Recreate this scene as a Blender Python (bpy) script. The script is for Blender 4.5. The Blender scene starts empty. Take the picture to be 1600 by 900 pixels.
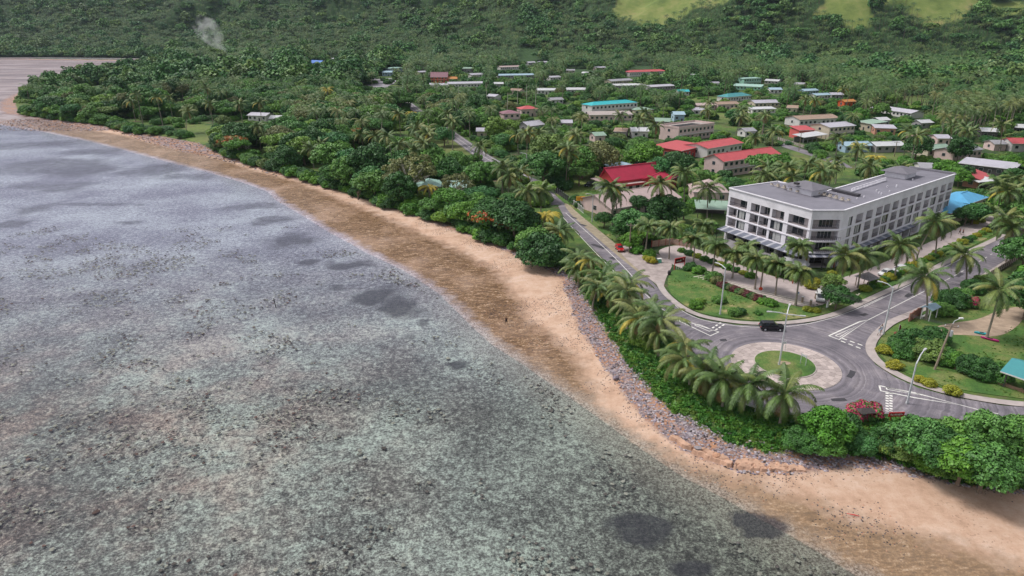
import bpy, bmesh, math, random
import numpy as np
from mathutils import Vector, Matrix
from mathutils.geometry import tessellate_polygon
R = random.Random(7)
NR = np.random.RandomState(11)
S = bpy.context.scene
COL = S.collection
# ---------------------------------------------------------------- camera, world, sun, exposure
FPX, PITCH, CAMH = 1066.0, math.radians(21.0), 56.0
cam_d = bpy.data.cameras.new("camera")
cam_d.lens = 36.0 * FPX / 1600.0
cam_d.sensor_width = 36.0
cam_d.clip_start = 0.5
cam_d.clip_end = 20000
cam = bpy.data.objects.new("camera", cam_d)
COL.objects.link(cam)
cam.location = (0, 0, CAMH)
cam.rotation_euler = (math.pi / 2 - PITCH, 0, 0)
S.camera = cam
SUN_EL, SUN_AZ = math.radians(58), math.radians(-72)   # azimuth from +Y towards +X
W = bpy.data.worlds.new("World")
S.world = W
W.use_nodes = True
wn, wl = W.node_tree.nodes, W.node_tree.links
wn.clear()
sky = wn.new("ShaderNodeTexSky")
sky.sky_type = 'NISHITA'
sky.sun_disc = False
sky.sun_elevation = SUN_EL
sky.sun_rotation = SUN_AZ
sky.dust_density = 2.5
hs = wn.new("ShaderNodeHueSaturation")
hs.inputs['Saturation'].default_value = 0.26        # overcast: the blue is veiled by cloud
bg = wn.new("ShaderNodeBackground")
bg.inputs['Strength'].default_value = 0.12
wo = wn.new("ShaderNodeOutputWorld")
wl.new(sky.outputs[0], hs.inputs['Color'])
wl.new(hs.outputs[0], bg.inputs['Color'])
wl.new(bg.outputs[0], wo.inputs['Surface'])
sun_d = bpy.data.lights.new("sun", 'SUN')
sun_d.energy = 1.75
sun_d.angle = math.radians(14)
sun_d.color = (1.0, 0.965, 0.91)
sun = bpy.data.objects.new("sun", sun_d)
COL.objects.link(sun)
sdir = Vector((math.sin(SUN_AZ) * math.cos(SUN_EL), math.cos(SUN_AZ) * math.cos(SUN_EL), math.sin(SUN_EL)))
sun.rotation_euler = sdir.to_track_quat('Z', 'Y').to_euler()
S.view_settings.view_transform = 'Standard'
S.view_settings.look = 'None'
S.view_settings.gamma = 1
S.view_settings.exposure = 0.5
S.render.engine = 'CYCLES'
S.cycles.max_bounces = 5
S.cycles.diffuse_bounces = 2
S.cycles.glossy_bounces = 2
S.cycles.volume_bounces = 1
S.cycles.transmission_bounces = 2
S.cycles.transparent_max_bounces = 6
S.cycles.caustics_reflective = False
S.cycles.caustics_refractive = False
# ---------------------------------------------------------------- survey: bearings of the photograph turned into metres on the ground
_c, _s = math.cos(PITCH), math.sin(PITCH)
def G(x, y, z=0.0):
    u = (x - 800) / FPX; v = (y - 450) / FPX
    t = (z - CAMH) / (-_s - v * _c)
    return Vector((u * t, (_c - v * _s) * t, z))
def P(X, Y, Z):
    Z = Z - CAMH
    zc = Y * _c - Z * _s
    return 800 + FPX * X / zc, 450 - FPX * (Y * _s + Z * _c) / zc, zc
def GL(pts, z=0.0):
    return [G(a, b, z) for a, b in pts]
def XY(pts):
    return [(p[0], p[1]) for p in pts]

# ---------------------------------------------------------------- materials
def new_mat(name):
    m = bpy.data.materials.new(name); m.use_nodes = True
    return m, m.node_tree.nodes, m.node_tree.links, m.node_tree.nodes['Principled BSDF']
def N(nodes, t, **kw):
    n = nodes.new(t)
    for k, v in kw.items():
        if k in ('i',):
            for kk, vv in v.items(): n.inputs[kk].default_value = vv
        else: setattr(n, k, v)
    return n
def noise(n, l, vec, scale, detail=4, rough=0.6):
    t = N(n, 'ShaderNodeTexNoise', i={'Scale': scale, 'Detail': detail, 'Roughness': rough})
    if vec is not None: l.new(vec, t.inputs['Vector'])
    return t.outputs['Fac']
def ramp(n, l, fac, stops):
    r = N(n, 'ShaderNodeValToRGB')
    el = r.color_ramp.elements
    while len(el) > 1: el.remove(el[-1])
    el[0].position = stops[0][0]; c = stops[0][1]
    el[0].color = (c, c, c, 1) if isinstance(c, (int, float)) else (*c, 1)
    for p, c in stops[1:]:
        e = el.new(p); e.color = (c, c, c, 1) if isinstance(c, (int, float)) else (*c, 1)
    l.new(fac, r.inputs[0])
    return r.outputs[0]
def mix(n, l, fac, a, b, mode='MIX'):
    m = N(n, 'ShaderNodeMix', data_type='RGBA', blend_type=mode)
    def put(sock, v):
        if hasattr(v, 'is_linked') or hasattr(v, 'links'): l.new(v, sock)
        elif isinstance(v, (int, float)): sock.default_value = v
        else: sock.default_value = (*v, 1)
    put(m.inputs[0], fac); put(m.inputs[6], a); put(m.inputs[7], b)
    return m.outputs[2]
def math_(n, l, op, a, b=None, clamp=False):
    m = N(n, 'ShaderNodeMath', operation=op, use_clamp=clamp)
    for i, v in enumerate((a, b)):
        if v is None: continue
        if isinstance(v, (int, float)): m.inputs[i].default_value = v
        else: l.new(v, m.inputs[i])
    return m.outputs[0]
MATS = {}
def mat(name, col, rough=0.8, var=0.25, scale=1.5, bump=0.0, bscale=20, metal=0.0, wave=0.0, wscale=6.0, stain=0.0, spec=0.3, coord='Object', rnd=0.0):
    """painted or mineral surface with blotches, fine grain, optional corrugation and dirt"""
    if name in MATS: return MATS[name]
    m, n, l, b = new_mat(name)
    tc = N(n, 'ShaderNodeTexCoord').outputs[coord]
    f = noise(n, l, tc, scale, 6, 0.65)
    dark = tuple(c * (1 - var) for c in col); lite = tuple(min(1, c * (1 + var)) for c in col)
    c = ramp(n, l, f, [(0.3, dark), (0.7, lite)])
    if stain:
        g = noise(n, l, tc, scale * 0.35, 5, 0.7)
        g = ramp(n, l, g, [(0.52, 0.0), (0.68, 1.0)])
        g2 = math_(n, l, 'MULTIPLY', g, stain)
        c = mix(n, l, g2, c, tuple(x * 0.45 + 0.02 for x in col))
    if wave:
        wv = N(n, 'ShaderNodeTexWave', wave_type='BANDS', bands_direction='X', i={'Scale': wscale, 'Distortion': 0.0})
        l.new(tc, wv.inputs['Vector'])
        c = mix(n, l, math_(n, l, 'MULTIPLY', wv.outputs['Fac'], wave), c, tuple(x * 0.72 for x in col))
    if rnd:
        oi = N(n, 'ShaderNodeObjectInfo')
        k = ramp(n, l, oi.outputs['Random'], [(0, 1 - rnd), (1, 1 + rnd)])
        c = mix(n, l, 1.0, c, k, 'MULTIPLY')
    l.new(c, b.inputs['Base Color'])
    b.inputs['Roughness'].default_value = rough
    b.inputs['Metallic'].default_value = metal
    b.inputs['Specular IOR Level'].default_value = spec
    if bump:
        bp = N(n, 'ShaderNodeBump', i={'Strength': bump, 'Distance': 0.05})
        l.new(noise(n, l, tc, bscale, 5), bp.inputs['Height']); l.new(bp.outputs[0], b.inputs['Normal'])
    MATS[name] = m
    return m
def glass_mat():
    m, n, l, b = new_mat('window_glass')
    oi = N(n, 'ShaderNodeObjectInfo')
    tc = N(n, 'ShaderNodeTexCoord').outputs['Object']
    f = noise(n, l, tc, 0.9, 2)
    c = ramp(n, l, f, [(0.35, (0.012, 0.016, 0.022)), (0.65, (0.05, 0.06, 0.075))])
    l.new(c, b.inputs['Base Color'])
    b.inputs['Roughness'].default_value = 0.08
    b.inputs['Specular IOR Level'].default_value = 0.8
    return m
GLASS = glass_mat()
def leaf_mat(name, stops, var=0.58, sheen=0.35):
    """foliage: colour differs per plant (object random) and from clump to clump"""
    m, n, l, b = new_mat(name)
    oi = N(n, 'ShaderNodeObjectInfo')
    base = ramp(n, l, oi.outputs['Random'], stops)
    tc = N(n, 'ShaderNodeTexCoord').outputs['Object']
    f = noise(n, l, tc, 0.55, 3)
    g = noise(n, l, tc, 5.0, 2)
    s = math_(n, l, 'ADD', math_(n, l, 'MULTIPLY', f, 0.5), math_(n, l, 'MULTIPLY', g, 0.5))
    k = ramp(n, l, s, [(0.34, (1 - var,) * 3), (0.5, (1.0, 1.0, 1.0)), (0.66, (1 + var * 1.5, 1 + var * 1.25, 1 + var * 0.5))])
    c = mix(n, l, 1.0, base, k, 'MULTIPLY')
    l.new(c, b.inputs['Base Color'])
    b.inputs['Roughness'].default_value = 0.55
    b.inputs['Specular IOR Level'].default_value = sheen
    MATS[name] = m
    return m
LEAF = leaf_mat('broadleaf_foliage', [(0.0, (0.047, 0.142, 0.030)), (0.2, (0.075, 0.199, 0.032)), (0.4, (0.108, 0.237, 0.044)), (0.6, (0.047, 0.168, 0.049)), (0.8, (0.156, 0.285, 0.037)), (1.0, (0.129, 0.181, 0.065))])
LEAF_FAR = leaf_mat('hill_foliage', [(0.0, (0.037, 0.119, 0.033)), (0.25, (0.056, 0.169, 0.037)), (0.5, (0.100, 0.213, 0.044)), (0.7, (0.040, 0.131, 0.040)), (0.88, (0.144, 0.237, 0.050)), (1.0, (0.088, 0.138, 0.062))])
LEAF_OLIVE = leaf_mat('olive_foliage', [(0.0, (0.123, 0.139, 0.055)), (1.0, (0.156, 0.175, 0.061))])
LEAF_DARK = leaf_mat('dark_foliage', [(0.0, (0.031, 0.098, 0.023)), (1.0, (0.043, 0.132, 0.027))])
LEAF_BRIGHT = leaf_mat('bright_foliage', [(0.0, (0.065, 0.204, 0.020)), (1.0, (0.104, 0.240, 0.025))])
LEAF_YEL = leaf_mat('yellow_green_foliage', [(0.0, (0.324, 0.300, 0.025)), (1.0, (0.216, 0.270, 0.025))], 0.4)
FLOWER_R = leaf_mat('magenta_flowers', [(0.0, (0.432, 0.030, 0.102)), (1.0, (0.486, 0.040, 0.136))], 0.4)
FLOWER_O = leaf_mat('flame_flowers', [(0.0, (0.454, 0.100, 0.025)), (1.0, (0.378, 0.130, 0.034))], 0.4)
PALM = leaf_mat('palm_fronds', [(0.0, (0.054, 0.110, 0.025)), (0.4, (0.086, 0.150, 0.032)), (0.75, (0.130, 0.175, 0.043)), (1.0, (0.184, 0.190, 0.051))], 0.35, 0.5)
PALM_FAR = leaf_mat('distant_palm_fronds', [(0.0, (0.045, 0.115, 0.03)), (0.6, (0.08, 0.16, 0.038)), (1.0, (0.13, 0.18, 0.05))], 0.5, 0.4)
PALM_YEL = leaf_mat('yellowing_fronds', [(0.0, (0.356, 0.300, 0.034)), (1.0, (0.432, 0.330, 0.043))], 0.3, 0.4)
PALM_DEAD = leaf_mat('dead_fronds', [(0.0, (0.238, 0.150, 0.076)), (1.0, (0.356, 0.240, 0.111))], 0.3, 0.2)
GRASSL = leaf_mat('grass_blades', [(0.0, (0.059, 0.140, 0.017)), (0.5, (0.081, 0.170, 0.021)), (1.0, (0.130, 0.190, 0.034))], 0.4, 0.2)
COVER = leaf_mat('ground_cover_leaves', [(0.0, (0.035, 0.130, 0.022)), (0.6, (0.063, 0.195, 0.024)), (1.0, (0.112, 0.234, 0.033))], 0.5, 0.3)
BARK = mat('grey_brown_bark', (0.17, 0.13, 0.10), 0.95, 0.35, 3, 0.4, 12)
BARK_P = mat('palm_bark', (0.27, 0.23, 0.19), 0.95, 0.3, 5, 0.3, 14)
BARK_W = mat('bleached_bark', (0.5, 0.46, 0.4), 0.95, 0.2, 4)

# ---------------------------------------------------------------- mesh helpers
class MB:
    """collects faces and links them as ONE mesh object"""
    def __init__(s): s.v = []; s.f = []; s.m = []; s.mats = []
    def mi(s, m):
        if m not in s.mats: s.mats.append(m)
        return s.mats.index(m)
    def face(s, pts, m):
        i = len(s.v); s.v += [tuple(p) for p in pts]; s.f.append(tuple(range(i, i + len(pts)))); s.m.append(s.mi(m))
    def hexa(s, b4, t4, m):
        i = len(s.v); s.v += [tuple(p) for p in b4] + [tuple(p) for p in t4]; k = s.mi(m)
        for q in ((3, 2, 1, 0), (4, 5, 6, 7), (0, 1, 5, 4), (1, 2, 6, 5), (2, 3, 7, 6), (3, 0, 4, 7)):
            s.f.append(tuple(i + a for a in q)); s.m.append(k)
    def box(s, c, d, m, rz=0.0, taper=0.0):
        ca, sa = math.cos(rz), math.sin(rz)
        def q(z, k):
            return [(c[0] + ca * x * k - sa * y * k, c[1] + sa * x * k + ca * y * k, c[2] + z) for x, y in ((-d[0] / 2, -d[1] / 2), (d[0] / 2, -d[1] / 2), (d[0] / 2, d[1] / 2), (-d[0] / 2, d[1] / 2))]
        s.hexa(q(-d[2] / 2, 1), q(d[2] / 2, 1 - taper), m)
    def beam(s, a, b, w, h, m):
        a = Vector(a); b = Vector(b); d = (b - a)
        if d.length < 1e-6: return
        d.normalize()
        up = Vector((0, 0, 1)) if abs(d.z) < 0.95 else Vector((1, 0, 0))
        x = d.cross(up).normalized(); y = x.cross(d).normalized()
        q = lambda p: [p - x * w / 2 - y * h / 2, p + x * w / 2 - y * h / 2, p + x * w / 2 + y * h / 2, p - x * w / 2 + y * h / 2]
        s.hexa(q(a), q(b), m)
    def tube(s, pts, rad, m, n=6, cap=True):
        pts = [Vector(p) for p in pts]; k = s.mi(m); rings = []
        prev = None
        for i, p in enumerate(pts):
            d = (pts[min(i + 1, len(pts) - 1)] - pts[max(i - 1, 0)])
            d = d.normalized() if d.length > 1e-9 else Vector((0, 0, 1))
            if prev is None:
                up = Vector((1, 0, 0)) if abs(d.x) < 0.8 else Vector((0, 1, 0))
                x = d.cross(up).normalized()
            else:
                x = (prev - d * prev.dot(d)); x = x.normalized() if x.length > 1e-6 else d.orthogonal().normalized()
            prev = x; y = d.cross(x)
            r = rad[i] if isinstance(rad, (list, tuple)) else rad
            rings.append(len(s.v))
            s.v += [tuple(p + x * math.cos(2 * math.pi * j / n) * r + y * math.sin(2 * math.pi * j / n) * r) for j in range(n)]
        for a, b in zip(rings, rings[1:]):
            for j in range(n):
                s.f.append((a + j, a + (j + 1) % n, b + (j + 1) % n, b + j)); s.m.append(k)
        if cap:
            s.f.append(tuple(rings[0] + j for j in reversed(range(n)))); s.m.append(k)
            s.f.append(tuple(rings[-1] + j for j in range(n))); s.m.append(k)
    def prism(s, poly, z0, z1, m, ms=None):
        """poly: xy list counter-clockwise or not; top and sides"""
        area = sum(poly[i][0] * poly[(i + 1) % len(poly)][1] - poly[(i + 1) % len(poly)][0] * poly[i][1] for i in range(len(poly)))
        if area < 0: poly = poly[::-1]
        i = len(s.v); n = len(poly); k = s.mi(m); k2 = s.mi(ms or m)
        s.v += [(p[0], p[1], z1) for p in poly]
        for t in tessellate_polygon([[Vector((p[0], p[1], 0)) for p in poly]]):
            a, b, c = t
            cr = (poly[b][0] - poly[a][0]) * (poly[c][1] - poly[a][1]) - (poly[b][1] - poly[a][1]) * (poly[c][0] - poly[a][0])
            s.f.append((i + a, i + b, i + c) if cr > 0 else (i + a, i + c, i + b)); s.m.append(k)
        if z0 is not None:
            j = len(s.v); s.v += [(p[0], p[1], z0) for p in poly]
            for a in range(n):
                b = (a + 1) % n
                s.f.append((j + a, j + b, i + b, i + a)); s.m.append(k2)
    def mesh(s, name, smooth=False):
        me = bpy.data.meshes.new(name)
        me.from_pydata(s.v, [], s.f)
        for m in s.mats: me.materials.append(m)
        me.polygons.foreach_set('material_index', s.m)
        if smooth: me.polygons.foreach_set('use_smooth', [True] * len(s.f))
        me.update()
        return me
    def build(s, name, parent=None, smooth=False):
        return obj(name, s.mesh(name, smooth), parent)
def obj(name, me, parent=None, loc=None, rot=None, sc=None):
    o = bpy.data.objects.new(name, me); COL.objects.link(o)
    if parent is not None: o.parent = parent
    if loc is not None: o.location = loc
    if rot is not None: o.rotation_euler = rot
    if sc is not None: o.scale = sc if hasattr(sc, '__len__') else (sc,) * 3
    return o
def thing(name, label, cat, loc=(0, 0, 0), rz=0.0, group=None, sc=None):
    o = obj(name, None, None, loc, (0, 0, rz), sc)
    o['label'] = label; o['category'] = cat
    if group: o['group'] = group
    return o
def tag(o, label, cat, group=None):
    o['label'] = label; o['category'] = cat
    if group: o['group'] = group
    return o
def struct(o, label=None):
    o['kind'] = 'structure'
    if label: o['label'] = label
    return o
def stuff(o, label=None, cat=None):
    o['kind'] = 'stuff'
    if label: o['label'] = label
    if cat: o['category'] = cat
    return o
def copy_tree(o, parent=None):
    c = o.copy(); COL.objects.link(c)
    if parent is not None: c.parent = parent
    for ch in list(o.children): copy_tree(ch, c)
    return c

# ---------------------------------------------------------------- shoreline and terrain
VEG = GL([(-900, 92.5), (-300, 92), (0, 91.5), (150, 93), (250, 94), (275, 101), (215, 109), (160, 117), (105, 129), (62, 141), (34, 152), (24, 162), (30, 178), (80, 186), (150, 194), (200, 206), (255, 213), (310, 223), (345, 241), (400, 259), (470, 277), (530, 298), (590, 319), (640, 331), (700, 351), (740, 367), (800, 386), (850, 413), (886, 425),
          (912, 462), (935, 502), (962, 545), (995, 592), (1035, 628), (1065, 650), (1110, 675), (1150, 695), (1210, 706), (1300, 707), (1370, 715), (1440, 737), (1500, 757), (1560, 765), (1610, 764)], -0.5)
VEG += [Vector((72, 52, 0)), Vector((100, 30, 0)), Vector((200, -40, 0)), Vector((600, -200, 0))]
ROCK = GL([(180, 204), (230, 219), (300, 238), (345, 247), (400, 262), (600, 322), (740, 371), (850, 418), (878, 436), (890, 470), (905, 512), (930, 548), (955, 585), (985, 625), (1020, 662), (1068, 697), (1110, 716), (1160, 731), (1230, 737), (1270, 735), (1330, 728), (1400, 738), (1480, 756), (1560, 770), (1610, 770)], -0.9)
SAND = GL([(-900, 94.5), (-200, 93.5), (0, 93.2), (150, 95), (244, 96.5), (250, 99), (200, 106), (145, 114), (92, 126), (50, 138), (18, 150), (2, 160), (0, 172), (8, 178), (60, 187), (130, 201), (200, 214), (300, 239), (345, 250), (400, 268), (470, 286), (530, 313), (600, 340), (660, 367), (720, 393), (778, 427), (812, 467), (822, 495), (853, 516), (891, 550), (922, 590), (934, 625), (965, 658), (1005, 685), (1060, 712), (1120, 735), (1200, 757), (1290, 790), (1340, 808), (1420, 830), (1520, 860), (1640, 900)], -1.4)
WATER = GL([(-900, 122), (-400, 140), (-150, 168), (-40, 186), (0, 194), (60, 203), (130, 217), (200, 234), (260, 250), (330, 268), (385, 284), (425, 298), (440, 312), (475, 332), (525, 362), (580, 392), (640, 420), (700, 458), (740, 498), (780, 535), (840, 572), (900, 613), (960, 655), (1015, 695), (1080, 737), (1150, 772), (1220, 812), (1300, 857), (1372, 902), (1480, 960)], -2.0)
WATER += [Vector((70, 20, 0)), Vector((150, -60, 0)), Vector((400, -300, 0))]
SAND += [Vector((90, 25, 0)), Vector((180, -50, 0)), Vector((500, -260, 0))]
ROCK += [Vector((75, 48, 0)), Vector((120, 10, 0))]
CLOSE = [(9000, -400), (9000, 9000), (-9000, 9000), (-9000, 1560)]
def inside(px, py, poly):
    r = np.zeros(px.shape, bool); n = len(poly)
    for i in range(n):
        x1, y1 = poly[i][0], poly[i][1]; x2, y2 = poly[(i + 1) % n][0], poly[(i + 1) % n][1]
        if y1 == y2: continue
        c = ((y1 > py) != (y2 > py)) & (px < (x2 - x1) * (py - y1) / (y2 - y1) + x1)
        r ^= c
    return r
def dline(px, py, line):
    d = np.full(px.shape, 1e9)
    for a, b in zip(line, line[1:]):
        ax, ay, bx, by = a[0], a[1], b[0], b[1]
        L = (bx - ax) ** 2 + (by - ay) ** 2 + 1e-9
        t = np.clip(((px - ax) * (bx - ax) + (py - ay) * (by - ay)) / L, 0, 1)
        d = np.minimum(d, np.hypot(px - ax - t * (bx - ax), py - ay - t * (by - ay)))
    return d
def sd(px, py, line):
    """signed distance, positive on the sea side"""
    d = dline(px, py, line)
    return np.where(inside(px, py, [(p[0], p[1]) for p in line] + CLOSE), -d, d)
def smooth(t): t = np.clip(t, 0, 1); return t * t * (3 - 2 * t)
def vnoise(x, y, s, seed=0):
    """cheap smooth value noise"""
    x = x / s + seed * 13.7; y = y / s + seed * 7.3
    xi = np.floor(x); yi = np.floor(y); fx = x - xi; fy = y - yi
    h = lambda a, b: np.modf(np.abs(np.sin(a * 127.1 + b * 311.7 + seed) * 43758.5453))[0]
    fx = fx * fx * (3 - 2 * fx); fy = fy * fy * (3 - 2 * fy)
    return (h(xi, yi) * (1 - fx) + h(xi + 1, yi) * fx) * (1 - fy) + (h(xi, yi + 1) * (1 - fx) + h(xi + 1, yi + 1) * fx) * fy
def fbm(x, y, s, o=4, seed=0):
    r = 0; a = 0.5
    for i in range(o): r = r + a * vnoise(x, y, s, seed + i); s /= 2.1; a /= 2
    return r
def hills(x, y):
    """hill country behind the coastal plain"""
    y0 = np.interp(x, [-3000, -900, -500, -200, 200, 500, 1500], [1480, 1420, 1300, 1150, 1080, 1000, 900])
    t = np.clip((y - y0) / 900.0, 0, None)
    rise = 230 * smooth(t * 0.95) * (0.75 + 0.5 * fbm(x, y, 500, 3, 3))
    ridge = np.abs(fbm(x, y, 300, 4, 9) - 0.47) * 2
    h = rise * (1.5 - 2.2 * ridge) + 34 * smooth(t * 3) * np.sin(x / 75 + 2.5 * fbm(x, y, 260, 2, 6)) * fbm(x, y, 400, 2, 8)
    for cx, cy, r, hh in ((330, 1330, 190, 62), (560, 1230, 190, 66), (720, 1250, 190, 60), (250, 1500, 200, 60), (880, 1150, 230, 60)):
        h = h + hh * np.exp(-(((x - cx) / r) ** 2 + ((y - cy) / (r * 0.8)) ** 2)) * (0.85 + 0.3 * fbm(x, y, 90, 3, 5))
    return np.maximum(h, 0) * smooth((y - y0 + 60) / 150)
def terrain(x, y):
    x = np.asarray(x, float); y = np.asarray(y, float)
    dw = sd(x, y, WATER); dv = sd(x, y, VEG)
    t = np.clip(-dw, 0, None) / (np.clip(-dw, 0, None) + np.clip(dv, 0, None) + 1e-6)
    z = -1.93 + 1.2 * t ** 1.3
    z = np.where(dv < 0, -0.73 + 0.73 * smooth(-dv / 3.5), z)
    deep = -1.93 - 0.42 * smooth(dw / 5) + 0.30 * (fbm(x, y, 7, 3, 2) - 0.47) * smooth(dw / 6)
    z = np.where(dw > 0, deep, z)
    z = z + np.where((dw < 0) & (dv > 0), 0.10 * (fbm(x, y, 5, 3, 4) - 0.5), 0)
    return z + hills(x, y) * (dv < 0), dw, dv
def GT(px, py):
    """where a bearing meets the hills"""
    u = (px - 800) / FPX; v = (py - 450) / FPX
    d = np.array((u, _c - v * _s, -_s - v * _c))
    for t in np.arange(700, 3500, 6.0):
        p = d * t + np.array((0, 0, CAMH))
        if p[2] < hills(np.array([p[0]]), np.array([p[1]]))[0] + 1: return (p[0], p[1])
    return (p[0], p[1])
GRASS_HILLS = [[GT(a, b) for a, b in q] for q in (
    [(975, -40), (965, 5), (955, 32), (985, 30), (1000, 42), (1030, 46), (1062, 33), (1090, 12), (1140, 8), (1150, -40)],
    [(1300, -40), (1290, 5), (1268, 24), (1300, 36), (1335, 48), (1362, 44), (1362, 12), (1412, 8), (1428, 30), (1455, 46), (1490, 36), (1530, 22), (1600, 22), (1700, 18), (1700, 4), (1560, 8), (1500, -2), (1480, -40)])]
GRASS_FLAT = [XY(GL(q)) for q in (
    [(1395, 152), (1440, 147), (1500, 158), (1550, 166), (1535, 178), (1470, 172), (1400, 165)],
    [(1040, 165), (1100, 150), (1130, 152), (1090, 168)], [(1110, 178), (1170, 176), (1180, 190), (1125, 196)],
    [(905, 262), (950, 292), (962, 330), (915, 333), (880, 300)], [(560, 214), (720, 214), (735, 240), (700, 260)],
    [(1320, 230), (1420, 240), (1400, 258), (1330, 250)], [(280, 192), (330, 196), (345, 225), (300, 220)], [(24, 160), (80, 168), (75, 186), (28, 178)],
    [(1240, 236), (1290, 250), (1330, 262), (1300, 285), (1230, 262)], [(1510, 285), (1560, 285), (1570, 310), (1540, 320)])]
SEAGRASS = []
for cx, cy, rx, ry, w in ((1000, 828, 44, 25, 1), (1178, 815, 44, 13, 1), (1195, 828, 30, 10, 1), (1080, 886, 34, 16, 1), (585, 461, 38, 12, .8), (625, 480, 36, 14, .8), (545, 412, 36, 8, .75), (482, 407, 15, 6, .7), (530, 447, 16, 6, .7), (462, 375, 50, 13, .68), (430, 343, 30, 8, .62), (395, 320, 40, 7, .58), (712, 565, 16, 8, .8), (660, 502, 11, 6, .7), (643, 525, 12, 6, .5), (15, 349, 24, 6, .65), (57, 324, 26, 12, .65), (60, 262, 110, 16, .66), (225, 266, 80, 10, .62), (75, 290, 90, 8, .6), (60, 225, 90, 10, .6), (140, 235, 60, 8, .6), (290, 275, 50, 6, .62), (140, 318, 90, 3, .6), (200, 346, 22, 3, .6)):
    a = G(cx, cy, -2); b = G(cx + rx, cy, -2); c = G(cx, cy - ry, -2); d = G(cx, cy + ry, -2)
    SEAGRASS.append((a.x, (c.y + d.y) / 2, (b - a).length, (c.y - d.y) / 2, w))
def build_ground():
    s_in = np.arange(-0.82, 0.8201, 0.0042)
    s_out = np.geomspace(0.9, 1.6, 8)
    sv = np.concatenate([-s_out[::-1], s_in, s_out])
    yv = [-120.0]
    while yv[-1] < 4000:
        yy = yv[-1]
        k = 0.0042 if 40 < yy < 1800 else 0.03
        yv.append(yy + (yy + 170) * k)
    yv = np.array(yv)
    Yg, Sg = np.meshgrid(yv, sv, indexing='ij')
    Xg = Sg * (Yg + 150)
    x, y = Xg.ravel(), Yg.ravel()
    z, dw, dv = terrain(x, y)
    nr, nc = Xg.shape
    me = bpy.data.meshes.new('ground')
    nv = nr * nc
    me.vertices.add(nv)
    me.vertices.foreach_set('co', np.stack([x, y, z], 1).astype(np.float32).ravel())
    i = np.arange(nv).reshape(nr, nc)
    q = np.stack([i[:-1, :-1], i[:-1, 1:], i[1:, 1:], i[1:, :-1]], -1).reshape(-1, 4)
    me.loops.add(q.size); me.loops.foreach_set('vertex_index', q.ravel().astype(np.int32))
    me.polygons.add(len(q))
    me.polygons.foreach_set('loop_start', np.arange(0, q.size, 4, dtype=np.int32))
    me.polygons.foreach_set('use_smooth', np.ones(len(q), bool))
    me.update()
    gh = np.zeros(nv)
    for poly in GRASS_HILLS: gh = np.maximum(gh, inside(x, y, poly).astype(float))
    for poly in GRASS_FLAT: gh = np.maximum(gh, 0.42 * inside(x, y, poly))
    sg = np.zeros(nv)
    for k_, (cx, cy, rx, ry, w) in enumerate(SEAGRASS):
        q = min(rx, ry); wx_ = (fbm(x, y, q * 1.3, 4, k_) - .47) * 1.7; wy_ = (fbm(x, y, q * 1.3, 4, k_ + 40) - .47) * 1.7
        sg = np.maximum(sg, w * np.clip(1.6 - np.hypot((x - cx) / rx + wx_, (y - cy) / ry + wy_), 0, 1))
    for nm, arr in (('dw', dw), ('dv', dv), ('ds', sd(x, y, SAND)), ('dr', sd(x, y, ROCK)), ('grassy', gh), ('seagrass', sg)):
        at = me.attributes.new(nm, 'FLOAT', 'POINT'); at.data.foreach_set('value', arr.astype(np.float32))
    return me
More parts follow.
